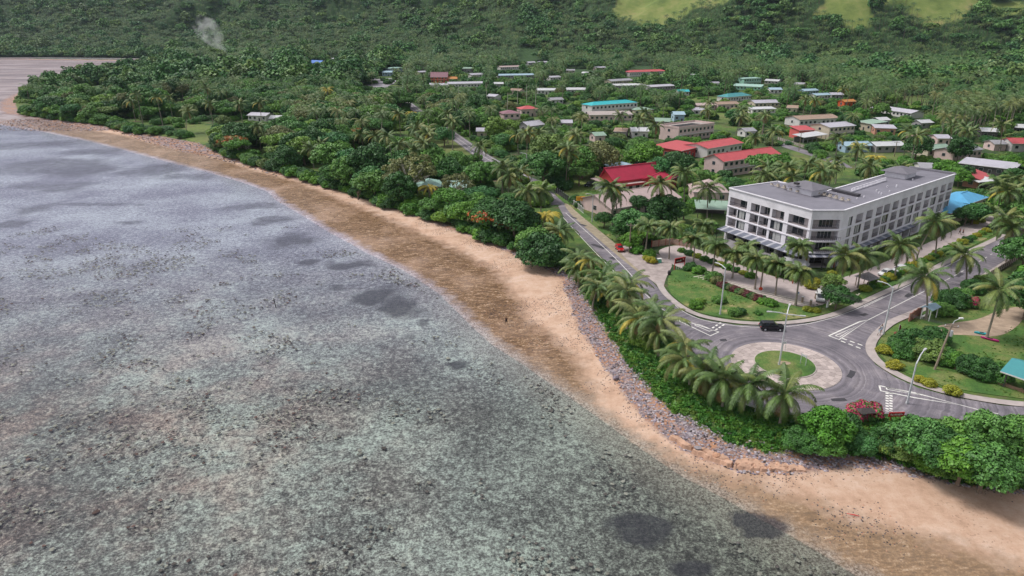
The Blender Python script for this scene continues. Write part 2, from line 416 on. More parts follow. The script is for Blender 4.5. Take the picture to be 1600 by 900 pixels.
def ground_mat():
    m, n, l, b = new_mat('ground_surface')
    pos = N(n, 'ShaderNodeNewGeometry').outputs['Position']
    at = lambda k: N(n, 'ShaderNodeAttribute', attribute_name=k).outputs['Fac']
    n1 = noise(n, l, pos, 0.045, 5, 0.6); n2 = noise(n, l, pos, 0.35, 5, 0.7); n3 = noise(n, l, pos, 1.6, 4, 0.7); n4 = noise(n, l, pos, 5.0, 3, 0.7)
    def thr(d, wob, w1, w2, src):    # 0..1 mask where d + noise crosses 0
        k = math_(n, l, 'ADD', d, math_(n, l, 'MULTIPLY', math_(n, l, 'SUBTRACT', src, 0.5), wob))
        mr = N(n, 'ShaderNodeMapRange', clamp=True, i={'From Min': w1, 'From Max': w2}); l.new(k, mr.inputs[0])
        return mr.outputs[0]
    # land
    soil = ramp(n, l, n3, [(0.3, (0.10, 0.075, 0.045)), (0.7, (0.20, 0.15, 0.095))])
    grass = ramp(n, l, n2, [(0.3, (0.05, 0.11, 0.02)), (0.5, (0.085, 0.15, 0.03)), (0.72, (0.17, 0.19, 0.055))])
    under = ramp(n, l, n2, [(0.3, (0.02, 0.045, 0.015)), (0.7, (0.05, 0.085, 0.03))])
    land = mix(n, l, ramp(n, l, n1, [(0.42, 0.0), (0.58, 1.0)]), under, grass)
    land = mix(n, l, ramp(n, l, noise(n, l, pos, 0.12, 5), [(0.56, 0.0), (0.66, 0.8)]), land, soil)
    hg1 = noise(n, l, pos, 0.02, 6, 0.7)
    hg = ramp(n, l, hg1, [(0.34, (0.09, 0.13, 0.03)), (0.48, (0.155, 0.20, 0.05)), (0.58, (0.22, 0.235, 0.075)), (0.68, (0.27, 0.22, 0.10))])
    sy = N(n, 'ShaderNodeSeparateXYZ'); l.new(pos, sy.inputs[0])
    farm = N(n, 'ShaderNodeMapRange', clamp=True, i={'From Min': 750.0, 'From Max': 950.0}); l.new(sy.outputs['Y'], farm.inputs[0])
    land = mix(n, l, farm.outputs[0], land, ramp(n, l, n2, [(0.3, (0.018, 0.045, 0.015)), (0.7, (0.05, 0.10, 0.03))]))
    land = mix(n, l, at('grassy'), land, hg)
    # rock and rubble under the bank
    vo = N(n, 'ShaderNodeTexVoronoi', feature='F1', i={'Scale': 2.4}); l.new(pos, vo.inputs['Vector'])
    rock = mix(n, l, ramp(n, l, n2, [(0.4, 0.0), (0.62, 1.0)]), ramp(n, l, vo.outputs['Color'], [(0.0, (0.10, 0.08, 0.09)), (0.6, (0.25, 0.21, 0.23)), (1.0, (0.48, 0.43, 0.45))]), (0.42, 0.22, 0.13))
    # sand
    sand = ramp(n, l, noise(n, l, pos, 0.25, 8, 0.75), [(0.25, (0.37, 0.235, 0.16)), (0.45, (0.54, 0.355, 0.255)), (0.6, (0.61, 0.435, 0.335)), (0.75, (0.66, 0.50, 0.44))])
    speck = ramp(n, l, noise(n, l, pos, 2.6, 3, 0.6), [(0.60, 0.0), (0.68, 0.7)])
    patch = ramp(n, l, noise(n, l, pos, 0.10, 4, 0.6), [(0.5, 0.0), (0.62, 1.0)])
    sand = mix(n, l, math_(n, l, 'MULTIPLY', speck, patch), sand, (0.16, 0.09, 0.055))
    # wet weedy sand, streaked along the shore
    mp = N(n, 'ShaderNodeMapping', i={'Rotation': (0, 0, 0.55), 'Scale': (0.5, 1.6, 1)}); l.new(pos, mp.inputs['Vector'])
    st = noise(n, l, mp.outputs[0], 0.9, 6, 0.75)
    st = math_(n, l, 'ADD', math_(n, l, 'MULTIPLY', st, 0.55), math_(n, l, 'MULTIPLY', noise(n, l, pos, 2.1, 4, 0.8), 0.45))
    wet = ramp(n, l, st, [(0.41, (0.06, 0.028, 0.013)), (0.49, (0.155, 0.080, 0.034)), (0.54, (0.26, 0.150, 0.072)), (0.61, (0.52, 0.38, 0.28))])
    wet = mix(n, l, ramp(n, l, noise(n, l, pos, 0.06, 4), [(0.48, 0.0), (0.68, 0.35)]), wet, sand)
    stripe = N(n, 'ShaderNodeMapRange', clamp=True, i={'From Min': 5.0, 'From Max': 1.0}); l.new(math_(n, l, 'ADD', at('ds'), math_(n, l, 'MULTIPLY', n2, 3.0)), stripe.inputs[0])
    wet = mix(n, l, math_(n, l, 'MULTIPLY', stripe.outputs[0], 0.65), wet, (0.15, 0.075, 0.032))
    swx = N(n, 'ShaderNodeSeparateXYZ'); l.new(pos, swx.inputs[0]); nearb = N(n, 'ShaderNodeMapRange', clamp=True, i={'From Min': 118.0, 'From Max': 95.0}); l.new(swx.outputs['Y'], nearb.inputs[0])
    wet = mix(n, l, math_(n, l, 'MULTIPLY', nearb.outputs[0], 0.3), wet, mix(n, l, 0.5, sand, (0.42, 0.33, 0.20)))
    mpf = N(n, 'ShaderNodeMapping', i={'Rotation': (0, 0, 0.35), 'Scale': (0.012, 0.07, 1)}); l.new(pos, mpf.inputs['Vector'])
    mud = ramp(n, l, noise(n, l, mpf.outputs[0], 1.0, 6, 0.7), [(0.36, (0.075, 0.05, 0.06)), (0.47, (0.17, 0.115, 0.13)), (0.54, (0.26, 0.19, 0.19)), (0.64, (0.36, 0.30, 0.33))])
    sm = N(n, 'ShaderNodeSeparateXYZ'); l.new(pos, sm.inputs[0])
    fm = N(n, 'ShaderNodeMapRange', clamp=True, i={'From Min': 390.0, 'From Max': 480.0}); l.new(sm.outputs['Y'], fm.inputs[0])
    wet = mix(n, l, fm.outputs[0], wet, mud)
    # reef flat: pale sand between dark coral and weed, reddish weed in large patches
    warp = mix(n, l, 0.35, pos, N(n, 'ShaderNodeTexNoise', i={'Scale': 0.5}).outputs['Color'], 'ADD')
    big = noise(n, l, pos, 0.03, 4, 0.65)
    mid = noise(n, l, pos, 0.9, 7, 0.85)
    fine = noise(n, l, pos, 3.2, 4, 0.85)
    comb = math_(n, l, 'ADD', math_(n, l, 'MULTIPLY', mid, 0.5), math_(n, l, 'MULTIPLY', fine, 0.5))
    comb = math_(n, l, 'ADD', comb, math_(n, l, 'MULTIPLY', math_(n, l, 'SUBTRACT', big, 0.5), 0.28))
    reef = ramp(n, l, comb, [(0.42, (0.045, 0.040, 0.038)), (0.48, (0.16, 0.145, 0.135)), (0.525, (0.34, 0.34, 0.31)), (0.59, (0.66, 0.68, 0.60))])
    sx = N(n, 'ShaderNodeSeparateXYZ'); l.new(pos, sx.inputs[0])
    redm = N(n, 'ShaderNodeMapRange', clamp=True, i={'From Min': 0.0, 'From Max': -45.0}); l.new(sx.outputs['X'], redm.inputs[0])
    nearm = N(n, 'ShaderNodeMapRange', clamp=True, i={'From Min': 190.0, 'From Max': 95.0}); l.new(sx.outputs['Y'], nearm.inputs[0])
    wx = N(n, 'ShaderNodeMapRange', clamp=True, i={'From Min': -10.0, 'From Max': 35.0}); l.new(sx.outputs['X'], wx.inputs[0])
    wy = N(n, 'ShaderNodeMapRange', clamp=True, i={'From Min': 150.0, 'From Max': 85.0}); l.new(sx.outputs['Y'], wy.inputs[0])
    reef = mix(n, l, math_(n, l, 'MULTIPLY', math_(n, l, 'MULTIPLY', wx.outputs[0], wy.outputs[0]), 0.75), reef, mix(n, l, 1.0, reef, (0.46, 0.40, 0.30), 'MULTIPLY'))
    edge = N(n, 'ShaderNodeMapRange', clamp=True, i={'From Min': 9.0, 'From Max': 0.0}); l.new(at('dw'), edge.inputs[0])
    reef = mix(n, l, math_(n, l, 'MULTIPLY', edge.outputs[0], 0.8), reef, ramp(n, l, fine, [(0.42, (0.12, 0.085, 0.06)), (0.5, (0.32, 0.25, 0.20)), (0.6, (0.48, 0.40, 0.34))]))
    rm = math_(n, l, 'MULTIPLY', math_(n, l, 'MULTIPLY', redm.outputs[0], nearm.outputs[0]), ramp(n, l, noise(n, l, pos, 0.07, 4, 0.7), [(0.42, 0.15), (0.6, 1.0)]))
    reef = mix(n, l, math_(n, l, 'MULTIPLY', rm, 0.75), reef, mix(n, l, 1.0, reef, (1.06, 0.66, 0.62), 'MULTIPLY'))
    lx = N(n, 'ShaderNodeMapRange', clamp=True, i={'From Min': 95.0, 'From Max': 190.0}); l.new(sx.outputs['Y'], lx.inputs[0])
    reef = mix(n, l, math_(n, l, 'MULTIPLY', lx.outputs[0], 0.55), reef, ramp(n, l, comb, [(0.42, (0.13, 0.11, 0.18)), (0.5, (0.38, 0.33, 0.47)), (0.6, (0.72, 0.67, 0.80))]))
    sgm = thr(math_(n, l, 'SUBTRACT', at('seagrass'), 0.45), 1.5, -0.12, 0.25, math_(n, l, 'ADD', math_(n, l, 'MULTIPLY', n2, 0.5), math_(n, l, 'MULTIPLY', mid, 0.5)))
    reef = mix(n, l, math_(n, l, 'MULTIPLY', sgm, 0.82), reef, ramp(n, l, fine, [(0.4, (0.018, 0.016, 0.022)), (0.7, (0.075, 0.06, 0.07))]))
    c = mix(n, l, thr(at('dv'), 3.0, -0.6, 0.6, n3), land, rock)
    c = mix(n, l, thr(at('dr'), 3.0, -0.5, 0.5, n3), c, sand)
    c = mix(n, l, thr(at('ds'), 9.0, -2.2, 2.2, n2), c, wet)
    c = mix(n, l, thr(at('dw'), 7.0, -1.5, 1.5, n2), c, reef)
    l.new(c, b.inputs['Base Color'])
    # wet ground is glossier
    wetm = thr(at('ds'), 6.0, -2.0, 2.0, n2)
    l.new(ramp(n, l, wetm, [(0, 0.95), (1, 0.42)]), b.inputs['Roughness'])
    b.inputs['Specular IOR Level'].default_value = 0.3
    bp = N(n, 'ShaderNodeBump', i={'Strength': 0.7, 'Distance': 0.35})
    hsum = math_(n, l, 'ADD', math_(n, l, 'MULTIPLY', mid, 0.7), math_(n, l, 'MULTIPLY', fine, 0.5))
    l.new(hsum, bp.inputs['Height']); l.new(bp.outputs[0], b.inputs['Normal'])
    return m
gme = build_ground()
gme.materials.append(ground_mat())
ground = struct(obj('ground', gme), 'tidal reef flat, sandy beach, wooded plain and hills')
def water_mat():
    m, n, l, b = new_mat('shallow_water')
    n.remove(b)
    out = [x for x in n if x.type == 'OUTPUT_MATERIAL'][0]
    pos = N(n, 'ShaderNodeNewGeometry').outputs['Position']
    bp = N(n, 'ShaderNodeBump', i={'Strength': 0.35, 'Distance': 0.12})
    rip = math_(n, l, 'ADD', noise(n, l, pos, 1.1, 5, 0.7), math_(n, l, 'MULTIPLY', noise(n, l, pos, 0.12, 3), 0.6))
    l.new(rip, bp.inputs['Height'])
    gl = N(n, 'ShaderNodeBsdfGlossy', i={'Roughness': 0.16, 'Color': (0.84, 0.76, 1.0, 1)}); l.new(bp.outputs[0], gl.inputs['Normal'])
    tr = N(n, 'ShaderNodeBsdfTransparent', i={'Color': (0.86, 0.93, 0.93, 1)})
    fr = N(n, 'ShaderNodeFresnel', i={'IOR': 1.34}); l.new(bp.outputs[0], fr.inputs['Normal'])
    f = math_(n, l, 'MINIMUM', math_(n, l, 'MULTIPLY', fr.outputs[0], 0.5), 1.0)
    mx = N(n, 'ShaderNodeMixShader'); l.new(f, mx.inputs[0]); l.new(tr.outputs[0], mx.inputs[1]); l.new(gl.outputs[0], mx.inputs[2])
    l.new(mx.outputs[0], out.inputs['Surface'])
    return m
w = MB(); w.face([(-6800, -300, -2.06), (900, -300, -2.06), (900, 4200, -2.06), (-6800, 4200, -2.06)], water_mat())
struct(w.build('sea_water'), 'shallow clear water over the reef flat')
# ---------------------------------------------------------------- roads and paving
def asphalt_mat():
    m, n, l, b = new_mat('asphalt')
    pos = N(n, 'ShaderNodeNewGeometry').outputs['Position']
    a = noise(n, l, pos, 0.16, 6, 0.7); g = noise(n, l, pos, 9, 3, 0.8)
    c = ramp(n, l, a, [(0.3, (0.10, 0.090, 0.108)), (0.5, (0.165, 0.146, 0.168)), (0.66, (0.25, 0.22, 0.235))])
    # worn swirling tyre tracks round the island
    sub = N(n, 'ShaderNodeVectorMath', operation='SUBTRACT'); l.new(pos, sub.inputs[0]); sub.inputs[1].default_value = (48.4, 107.9, 0)
    ln = N(n, 'ShaderNodeVectorMath', operation='LENGTH'); l.new(sub.outputs[0], ln.inputs[0])
    nn = N(n, 'ShaderNodeTexNoise', noise_dimensions='1D', i={'Scale': 1.3, 'Detail': 4.0, 'Roughness': 0.8}); l.new(math_(n, l, 'ADD', ln.outputs['Value'], math_(n, l, 'MULTIPLY', a, 2.0)), nn.inputs['W'])
    c = mix(n, l, 1.0, c, ramp(n, l, nn.outputs['Fac'], [(0.35, 0.72), (0.65, 1.28)]), 'MULTIPLY')
    c = mix(n, l, 1.0, c, ramp(n, l, g, [(0.3, 0.8), (0.7, 1.2)]), 'MULTIPLY')
    l.new(c, b.inputs['Base Color']); b.inputs['Roughness'].default_value = 0.8
    return m
ASPH = asphalt_mat()
PAVE = mat('concrete_paving', (0.40, 0.345, 0.33), 0.9, 0.18, 0.6, 0.2, 10, stain=0.35)
PINK = mat('pinkish_block_paving', (0.43, 0.36, 0.35), 0.9, 0.2, 0.35, 0.2, 6, stain=0.3)
GRAVEL = mat('pale_gravel', (0.36, 0.30, 0.285), 0.95, 0.32, 0.5, 0.3, 6, stain=0.3)
KERB = mat('kerb_concrete', (0.45, 0.39, 0.36), 0.9, 0.2, 1)
WHITEP = mat('worn_white_road_paint', (0.72, 0.70, 0.66), 0.7, 0.12, 2.5, stain=0.35)
def lawn_mat(nm, dry):
    m, n, l, b = new_mat(nm)
    pos = N(n, 'ShaderNodeNewGeometry').outputs['Position']
    a = noise(n, l, pos, 0.16, 5, 0.65); g = noise(n, l, pos, 2.8, 5, 0.8)
    c = ramp(n, l, a, [(0.3, (0.035, 0.10, 0.015)), (0.46, (0.065, 0.145, 0.022)), (0.57, (0.13, 0.17, 0.04)), (0.60 + dry, (0.36, 0.29, 0.14))])
    c = mix(n, l, 1.0, c, ramp(n, l, g, [(0.3, 0.55), (0.7, 1.4)]), 'MULTIPLY')
    l.new(c, b.inputs['Base Color']); b.inputs['Roughness'].default_value = 0.9
    bp = N(n, 'ShaderNodeBump', i={'Strength': 0.8, 'Distance': 0.1}); l.new(g, bp.inputs['Height']); l.new(bp.outputs[0], b.inputs['Normal'])
    return m
LAWN = lawn_mat('mown_grass', 0.10); LAWN2 = lawn_mat('lush_grass', 0.4)
DIRT = mat('bare_dirt', (0.36, 0.27, 0.20), 0.95, 0.3, 0.5, 0.3, 5)
def chaikin(pts, k=2, closed=False):
    for _ in range(k):
        q = []
        n = len(pts)
        if not closed: q.append(pts[0])
        for i in range(n if closed else n - 1):
            a, b = pts[i], pts[(i + 1) % n]
            q += [(a[0] * .75 + b[0] * .25, a[1] * .75 + b[1] * .25), (a[0] * .25 + b[0] * .75, a[1] * .25 + b[1] * .75)]
        if not closed: q.append(pts[-1])
        pts = q
    return pts
def sheet(name, pts, z, m, label=None, z0=None, sm=2, ms=None):
    w = MB(); w.prism(chaikin(XY(GL(pts)), sm, True) if sm else XY(GL(pts)), z0, z, m, ms); return struct(w.build(name), label)
def ribbon(w, line, wid, z, m, dash=None):
    line = [Vector((p[0], p[1], 0)) for p in line]
    acc = 0; on = True
    for i, (a, b) in enumerate(zip(line, line[1:])):
        d = (b - a); L = d.length
        if L < 1e-6: continue
        d /= L
        def nrm(k):
            k = max(0, min(len(line) - 2, k)); q = (line[k + 1] - line[k]).normalized(); return Vector((-q.y, q.x, 0))
        na = (nrm(i - 1) + nrm(i)).normalized() if i else nrm(i); nb = (nrm(i) + nrm(i + 1)).normalized()
        if dash is None:
            w.face([a - na * wid / 2 + Vector((0, 0, z)), a + na * wid / 2 + Vector((0, 0, z)), b + nb * wid / 2 + Vector((0, 0, z)), b - nb * wid / 2 + Vector((0, 0, z))][::-1], m)
        else:
            s = 0
            while s < L:
                k = dash[0] if on else dash[1]
                e = min(L, s + k)
                if on:
                    nn = Vector((-d.y, d.x, 0)); p, q = a + d * s, a + d * e
                    w.face([p - nn * wid / 2 + Vector((0, 0, z)), p + nn * wid / 2 + Vector((0, 0, z)), q + nn * wid / 2 + Vector((0, 0, z)), q - nn * wid / 2 + Vector((0, 0, z))][::-1], m)
                on = not on; s = e
RBC = ((39.1 + 57.5) / 2, 107.7); 
RBC = (48.3, 107.8)
# junction surface with the coast road, the road past the hotel and the road leaving to the right
SEA_EDGE = [(872, 322), (887, 350), (920, 382), (955, 417), (985, 447), (1008, 478), (1040, 515), (1070, 553), (1098, 592), (1140, 623), (1181, 637), (1242, 645), (1300, 647), (1363, 645), (1420, 650), (1480, 656), (1559, 662), (1700, 674)]
RIGHT_S = [(1700, 642), (1567, 634), (1491, 621), (1434, 606), (1397, 589), (1368, 570), (1354, 551), (1356, 530), (1374, 510), (1390, 500), (1420, 488), (1444, 477), (1490, 453), (1553, 418), (1600, 386), (1640, 360)]
RIGHT_N = [(1600, 352), (1569, 370), (1537, 386), (1475, 414), (1434, 438), (1412, 447), (1378, 462), (1350, 475), (1325, 487), (1302, 496), (1264, 505), (1208, 510), (1151, 508), (1094, 499), (1060, 483), (1035, 458), (1015, 436), (985, 408), (952, 382), (915, 350), (897, 335), (884, 318)]
ROADPOLY = SEA_EDGE + RIGHT_S + RIGHT_N
w = MB(); w.prism(XY(GL(ROADPOLY)), None, 0.05, ASPH); struct(w.build('road'), 'worn asphalt junction round the small roundabout')
COAST = XY(GL([(878, 320), (866, 306), (850, 292), (820, 280), (785, 262), (752, 243), (722, 221), (680, 192), (645, 168), (622, 150), (590, 128), (566, 112), (548, 98), (536, 88), (520, 80)]))
w = MB(); ribbon(w, chaikin(COAST, 2), 7.2, 0.045, ASPH); struct(w.build('coast_road'), 'asphalt coast road running away under the trees')
w = MB(); ribbon(w, chaikin(XY(GL([(1176, 210), (1205, 220), (1240, 232), (1275, 243), (1300, 250), (1320, 262)])), 2), 6.5, 0.045, ASPH)
ribbon(w, chaikin(XY(GL([(1545, 335), (1575, 325), (1600, 322), (1640, 318)])), 1), 6, 0.045, ASPH); struct(w.build('side_road'), 'narrow side road between the village houses')
sheet('paved_yard', [(566, 130), (600, 121), (622, 124), (612, 134), (585, 138)], 0.06, mat('grey_yard', (0.30, 0.28, 0.31), .9), 'grey paved yard beside the far bend of the coast road')
sheet('pale_track', [(455, 97), (500, 100), (530, 96), (560, 104), (572, 118), (560, 118), (540, 108), (500, 107), (455, 103)], 0.05, DIRT)
sheet('gravel_apron', [(962, 386), (985, 383), (1012, 392), (1035, 400), (1052, 412), (1046, 424), (1040, 436), (1036, 452), (1022, 442), (1000, 424), (975, 402)], 0.058, GRAVEL, 'pale gravel mouth of the hotel driveway')
sheet('gravel_verge', [(887, 318), (905, 335), (930, 355), (958, 378), (985, 400), (1012, 432), (1005, 432), (975, 408), (945, 383), (915, 356), (893, 337), (880, 318)], 0.054, mat('dirt_verge', (0.30, 0.25, 0.18), .95, .3, .6))
FORE = [(1025, 394), (1040, 386), (1062, 383), (1100, 392), (1150, 412), (1200, 430), (1240, 440), (1275, 444), (1310, 436), (1350, 424), (1400, 402), (1450, 380), (1490, 360), (1520, 345), (1545, 335), (1556, 340), (1540, 356), (1500, 378), (1450, 402), (1400, 425), (1370, 440), (1340, 452), (1318, 462), (1300, 470), (1275, 480), (1240, 478), (1180, 462), (1130, 442), (1080, 424), (1050, 414)]
sheet('forecourt', FORE, 0.075, PINK, 'pinkish paved forecourt in front of the hotel', 0.0)
# paving joints of the forecourt: long bays scored across it
sheet('verge_lawn', [(1045, 426), (1062, 420), (1090, 428), (1130, 444), (1180, 463), (1240, 480), (1280, 483), (1320, 466), (1350, 456), (1400, 432), (1450, 407), (1500, 383), (1545, 358), (1562, 362), (1530, 380), (1470, 408), (1430, 432), (1375, 455), (1345, 470), (1320, 482), (1298, 489), (1262, 497), (1208, 502), (1152, 500), (1096, 491), (1066, 476), (1042, 454)], 0.12, LAWN, 'curving lawn between the forecourt and the road', 0.0)
w = MB()
kn = chaikin(XY(GL([(1028, 440), (1038, 459), (1064, 481), (1097, 496), (1152, 505), (1208, 507), (1263, 502), (1300, 493), (1324, 484), (1350, 472), (1378, 459), (1434, 435), (1475, 411), (1537, 383), (1569, 367)])), 2)
ribbon(w, kn, 1.5, 0.16, PAVE); struct(w.build('pavement'), 'narrow concrete footpath along the outer kerb')
w = MB(); ks = chaikin(XY(GL([(1640, 636), (1567, 630), (1491, 617), (1437, 602), (1401, 586), (1373, 568), (1359, 551), (1361, 533), (1380, 513), (1396, 502), (1424, 491), (1449, 480), (1494, 457), (1557, 422), (1604, 390)])), 2)
ribbon(w, ks, 1.7, 0.16, PAVE); struct(w.build('pavement'), 'footpath and kerb curving past the lamp post on the right')
sheet('corner_lawn', [(1372, 532), (1392, 512), (1425, 497), (1452, 484), (1500, 462), (1560, 428), (1610, 400), (1700, 420), (1700, 640), (1640, 628), (1570, 620), (1500, 610), (1440, 594), (1405, 578), (1382, 562), (1370, 548)], 0.10, LAWN2, 'green plot with a dirt patch on the far corner', 0.0)
sheet('dirt_patch', [(1455, 512), (1490, 505), (1530, 500), (1560, 485), (1600, 478), (1600, 500), (1578, 520), (1552, 528), (1510, 524), (1470, 524)], 0.13, DIRT, 'bare brown earth across the corner plot')
sheet('roadside_lawn', [(905, 296), (945, 292), (962, 300), (958, 325), (935, 335), (908, 318)], 0.04, LAWN, 'fenced lawn beside the coast road')
sheet('verge_strip', [(862, 300), (878, 305), (925, 342), (950, 362), (975, 380), (960, 378), (930, 355), (890, 325)], 0.048, LAWN)
# the roundabout
def disc(cx, cy, r, n=72): return [(cx + r * math.cos(2 * math.pi * i / n), cy + r * math.sin(2 * math.pi * i / n)) for i in range(n)]
apron = obj('roundabout_apron', None, None, (RBC[0], RBC[1], 0)); struct(apron, 'pale block-paved ring of the small roundabout')
w = MB(); w.prism(disc(0, 0, 9.2), 0.0, 0.115, KERB); w.build('paved_ring', apron)
ga = []
for rr, nn in ((5.35, 26), (6.3, 30), (7.25, 34), (8.2, 38)):
    w = MB(); da = 2 * math.pi / nn
    k = [(rr * math.cos(-da / 2 + .006), rr * math.sin(-da / 2 + .006)), ((rr + .92) * math.cos(-da / 2 + .006), (rr + .92) * math.sin(-da / 2 + .006)), ((rr + .92) * math.cos(da / 2 - .006), (rr + .92) * math.sin(da / 2 - .006)), (rr * math.cos(da / 2 - .006), rr * math.sin(da / 2 - .006))]
    w.prism(k, 0.10, 0.15, mat('apron_block', (0.44, 0.365, 0.345), .9, .15, .8, rnd=.22)); bm_ = w.mesh('paving_block')
    for i in range(nn): obj('paving_block', bm_, apron, (0, 0, R.uniform(0, .01)), (0, 0, i * da + rr))
isl = obj('roundabout_island', None, None, (RBC[0], RBC[1] + .2, 0)); struct(isl, 'round grass island in the middle of the roundabout')
w = MB(); w.prism(disc(0, 0, 5.25), 0.0, 0.24, KERB); w.build('kerb', isl)
w = MB(); w.prism(disc(0, 0, 5.05), 0.2, 0.29, LAWN2); w.build('grass', isl)
w = MB(); w.prism([(x * 1.2 - .1, y * .7 + .1) for x, y in disc(0, 0, 1.0, 11)], 0.25, 0.30, DIRT); w.build('soil_patch', isl)
# painted markings
def loop_mark(w, pts, wid=0.28): p = XY(GL(pts)); ribbon(w, p + [p[0]], wid, 0.058, WHITEP)
w = MB()
loop_mark(w, [(1057, 500), (1110, 525), (1123, 519), (1075, 503)]); loop_mark(w, [(1085, 508), (1108, 518), (1114, 516), (1092, 507)], .2)
ribbon(w, XY(GL([(1000, 452), (1030, 480), (1057, 500)])), .15, .058, WHITEP)
for a, b in (((1113, 513), (1127, 504)), ((1118, 516), (1132, 507))): ribbon(w, XY(GL([a, b])), .35, .058, WHITEP, (.8, .6))
loop_mark(w, [(1295, 525), (1311, 531), (1357, 500), (1343, 503)]); loop_mark(w, [(1305, 525), (1312, 527), (1340, 509)], .2)
ribbon(w, XY(GL([(1357, 500), (1400, 478), (1445, 455)])), .15, .058, WHITEP)
ribbon(w, XY(GL([(1316, 529), (1350, 541)])), .35, .058, WHITEP, (.9, .6)); ribbon(w, XY(GL([(1314, 533), (1345, 545)])), .35, .058, WHITEP, (.9, .6))
loop_mark(w, [(1374, 603), (1376, 611), (1430, 622), (1500, 633), (1440, 617)], .3); loop_mark(w, [(1384, 605), (1386, 609), (1440, 618), (1430, 614)], .22)
ribbon(w, XY(GL([(1500, 633), (1530, 641), (1560, 647)])), .15, .058, WHITEP)
for x in (1386, 1392): ribbon(w, XY(GL([(x, 614), (x, 643)])), .45, .058, WHITEP, (.45, .45))
ribbon(w, XY(GL([(1450, 452), (1480, 437), (1515, 418), (1560, 391)])), .14, .058, WHITEP, (1.6, 2.6))
ribbon(w, XY(GL([(1560, 382), (1566, 387), (1572, 384), (1557, 392)])), .4, .058, WHITEP)
ribbon(w, chaikin(XY(GL([(1040, 462), (1062, 485), (1096, 501), (1152, 510.5), (1208, 512.5), (1266, 507), (1326, 489), (1380, 464)])), 2), .13, .058, WHITEP)
ribbon(w, chaikin(XY(GL([(884, 333), (905, 352), (940, 383), (975, 417), (1000, 446)])), 2), .16, .058, WHITEP)
ribbon(w, chaikin(XY(GL([(880, 340), (905, 368), (945, 410), (975, 440)])), 2), .14, .058, WHITEP)
ribbon(w, chaikin(XY(GL([(1350, 480), (1400, 456), (1475, 418), (1530, 391)])), 1), .13, .058, WHITEP)
struct(w.build('road_markings'), 'white splitter outlines, give way dashes and edge lines')
w = MB(); ribbon(w, chaikin(COAST[1:10], 2), .15, .055, WHITEP)
for k in (-1, 1):
    q = chaikin(COAST[3:12], 2); ribbon(w, [(p[0] + k * 2.2, p[1] + k * 1.8) for p in q], .14, .055, WHITEP)
struct(w.build('coast_road_markings'))
# tar patches and a darker trench repair on the worn road
TAR = mat('fresh_tar_patch', (.055, .052, .06), .85, .3, 1.5)
rp = obj('tar_patches', None); struct(rp, 'dark repair patches in the worn asphalt')
for px, py, lx, ly, a_ in ((912, 352, 2.6, 1.2, 2.2), (935, 385, 1.6, 5.0, .7), (958, 404, 1.4, 2.2, .6), (1100, 560, 2.2, 1.2, .3), (1330, 585, 3.2, 1.0, .9), (1350, 492, 2.0, .9, .5), (1420, 462, 3.0, 1.1, .7), (1130, 532, 1.4, .9, .2), (1310, 625, 2.4, .8, 0), (1500, 430, 4.0, .9, .7), (896, 340, 3.5, .8, 2.2)):
    p = G(px, py); ca, sa = math.cos(a_), math.sin(a_); w = MB()
    q = [(p.x + ca * x - sa * y + R.uniform(-.15, .15), p.y + sa * x + ca * y + R.uniform(-.15, .15)) for x, y in ((-lx / 2, -ly / 2), (0, -ly / 2), (lx / 2, -ly / 2), (lx / 2, ly / 2), (0, ly / 2), (-lx / 2, ly / 2))]
    w.prism(q, None, .0545, TAR); w.build('tar_patch', rp)
# parking bay strips across the forecourt edge
sl = obj('parking_strips', None); struct(sl, 'short pale concrete strips along the lower edge of the forecourt')
w = MB(); w.box((0, 0, .10), (.32, 3.2, .08), mat('pale_strip', (.55, .5, .42), .9)); pm = w.mesh('concrete_strip')
for i in range(26):
    t = i / 25; x = 1092 + t * 170; y = 432 + t * 44
    p = G(x, y); obj('concrete_strip', pm, sl, (p.x, p.y, 0), (0, 0, -1.15))
for i in range(9):
    p = G(1300 + i * 5, 474 - i * 1.5); obj('concrete_strip', pm, sl, (p.x, p.y, 0), (0, 0, -.7))
# scored bays over the forecourt
# ---------------------------------------------------------------- the hotel
HW = mat('white_render', (0.74, 0.71, 0.76), 0.8, 0.08, 0.5, stain=0.28)
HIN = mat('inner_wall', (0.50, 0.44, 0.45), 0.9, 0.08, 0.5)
HROOF = mat('grey_roof_membrane', (0.20, 0.19, 0.225), 0.75, 0.14, 0.25, 0.1, 3, stain=0.35)
HEDGE = mat('roof_flashing', (0.22, 0.21, 0.24), 0.6, 0.1)
DARKM = mat('dark_metal', (0.045, 0.04, 0.045), 0.5, 0.1, 2, metal=0.3)
FRAMEW = mat('window_frame_white', (0.6, 0.58, 0.6), 0.5, 0.05)
CURT = mat('pale_curtain', (0.42, 0.42, 0.42), 0.95, 0.2, 3, wave=.5, wscale=2.2)
SLATE = mat('blue_grey_awning', (0.16, 0.17, 0.22), 0.5, 0.12, 1, stain=.3)
SLATE2 = mat('pale_awning', (0.40, 0.40, 0.44), 0.5, 0.12, 1, stain=.3)
REDP = mat('red_brown_wall', (0.33, 0.06, 0.035), 0.8, 0.2)
DARKIN = mat('dark_interior', (0.03, 0.025, 0.025), 0.9, 0.4, 2)
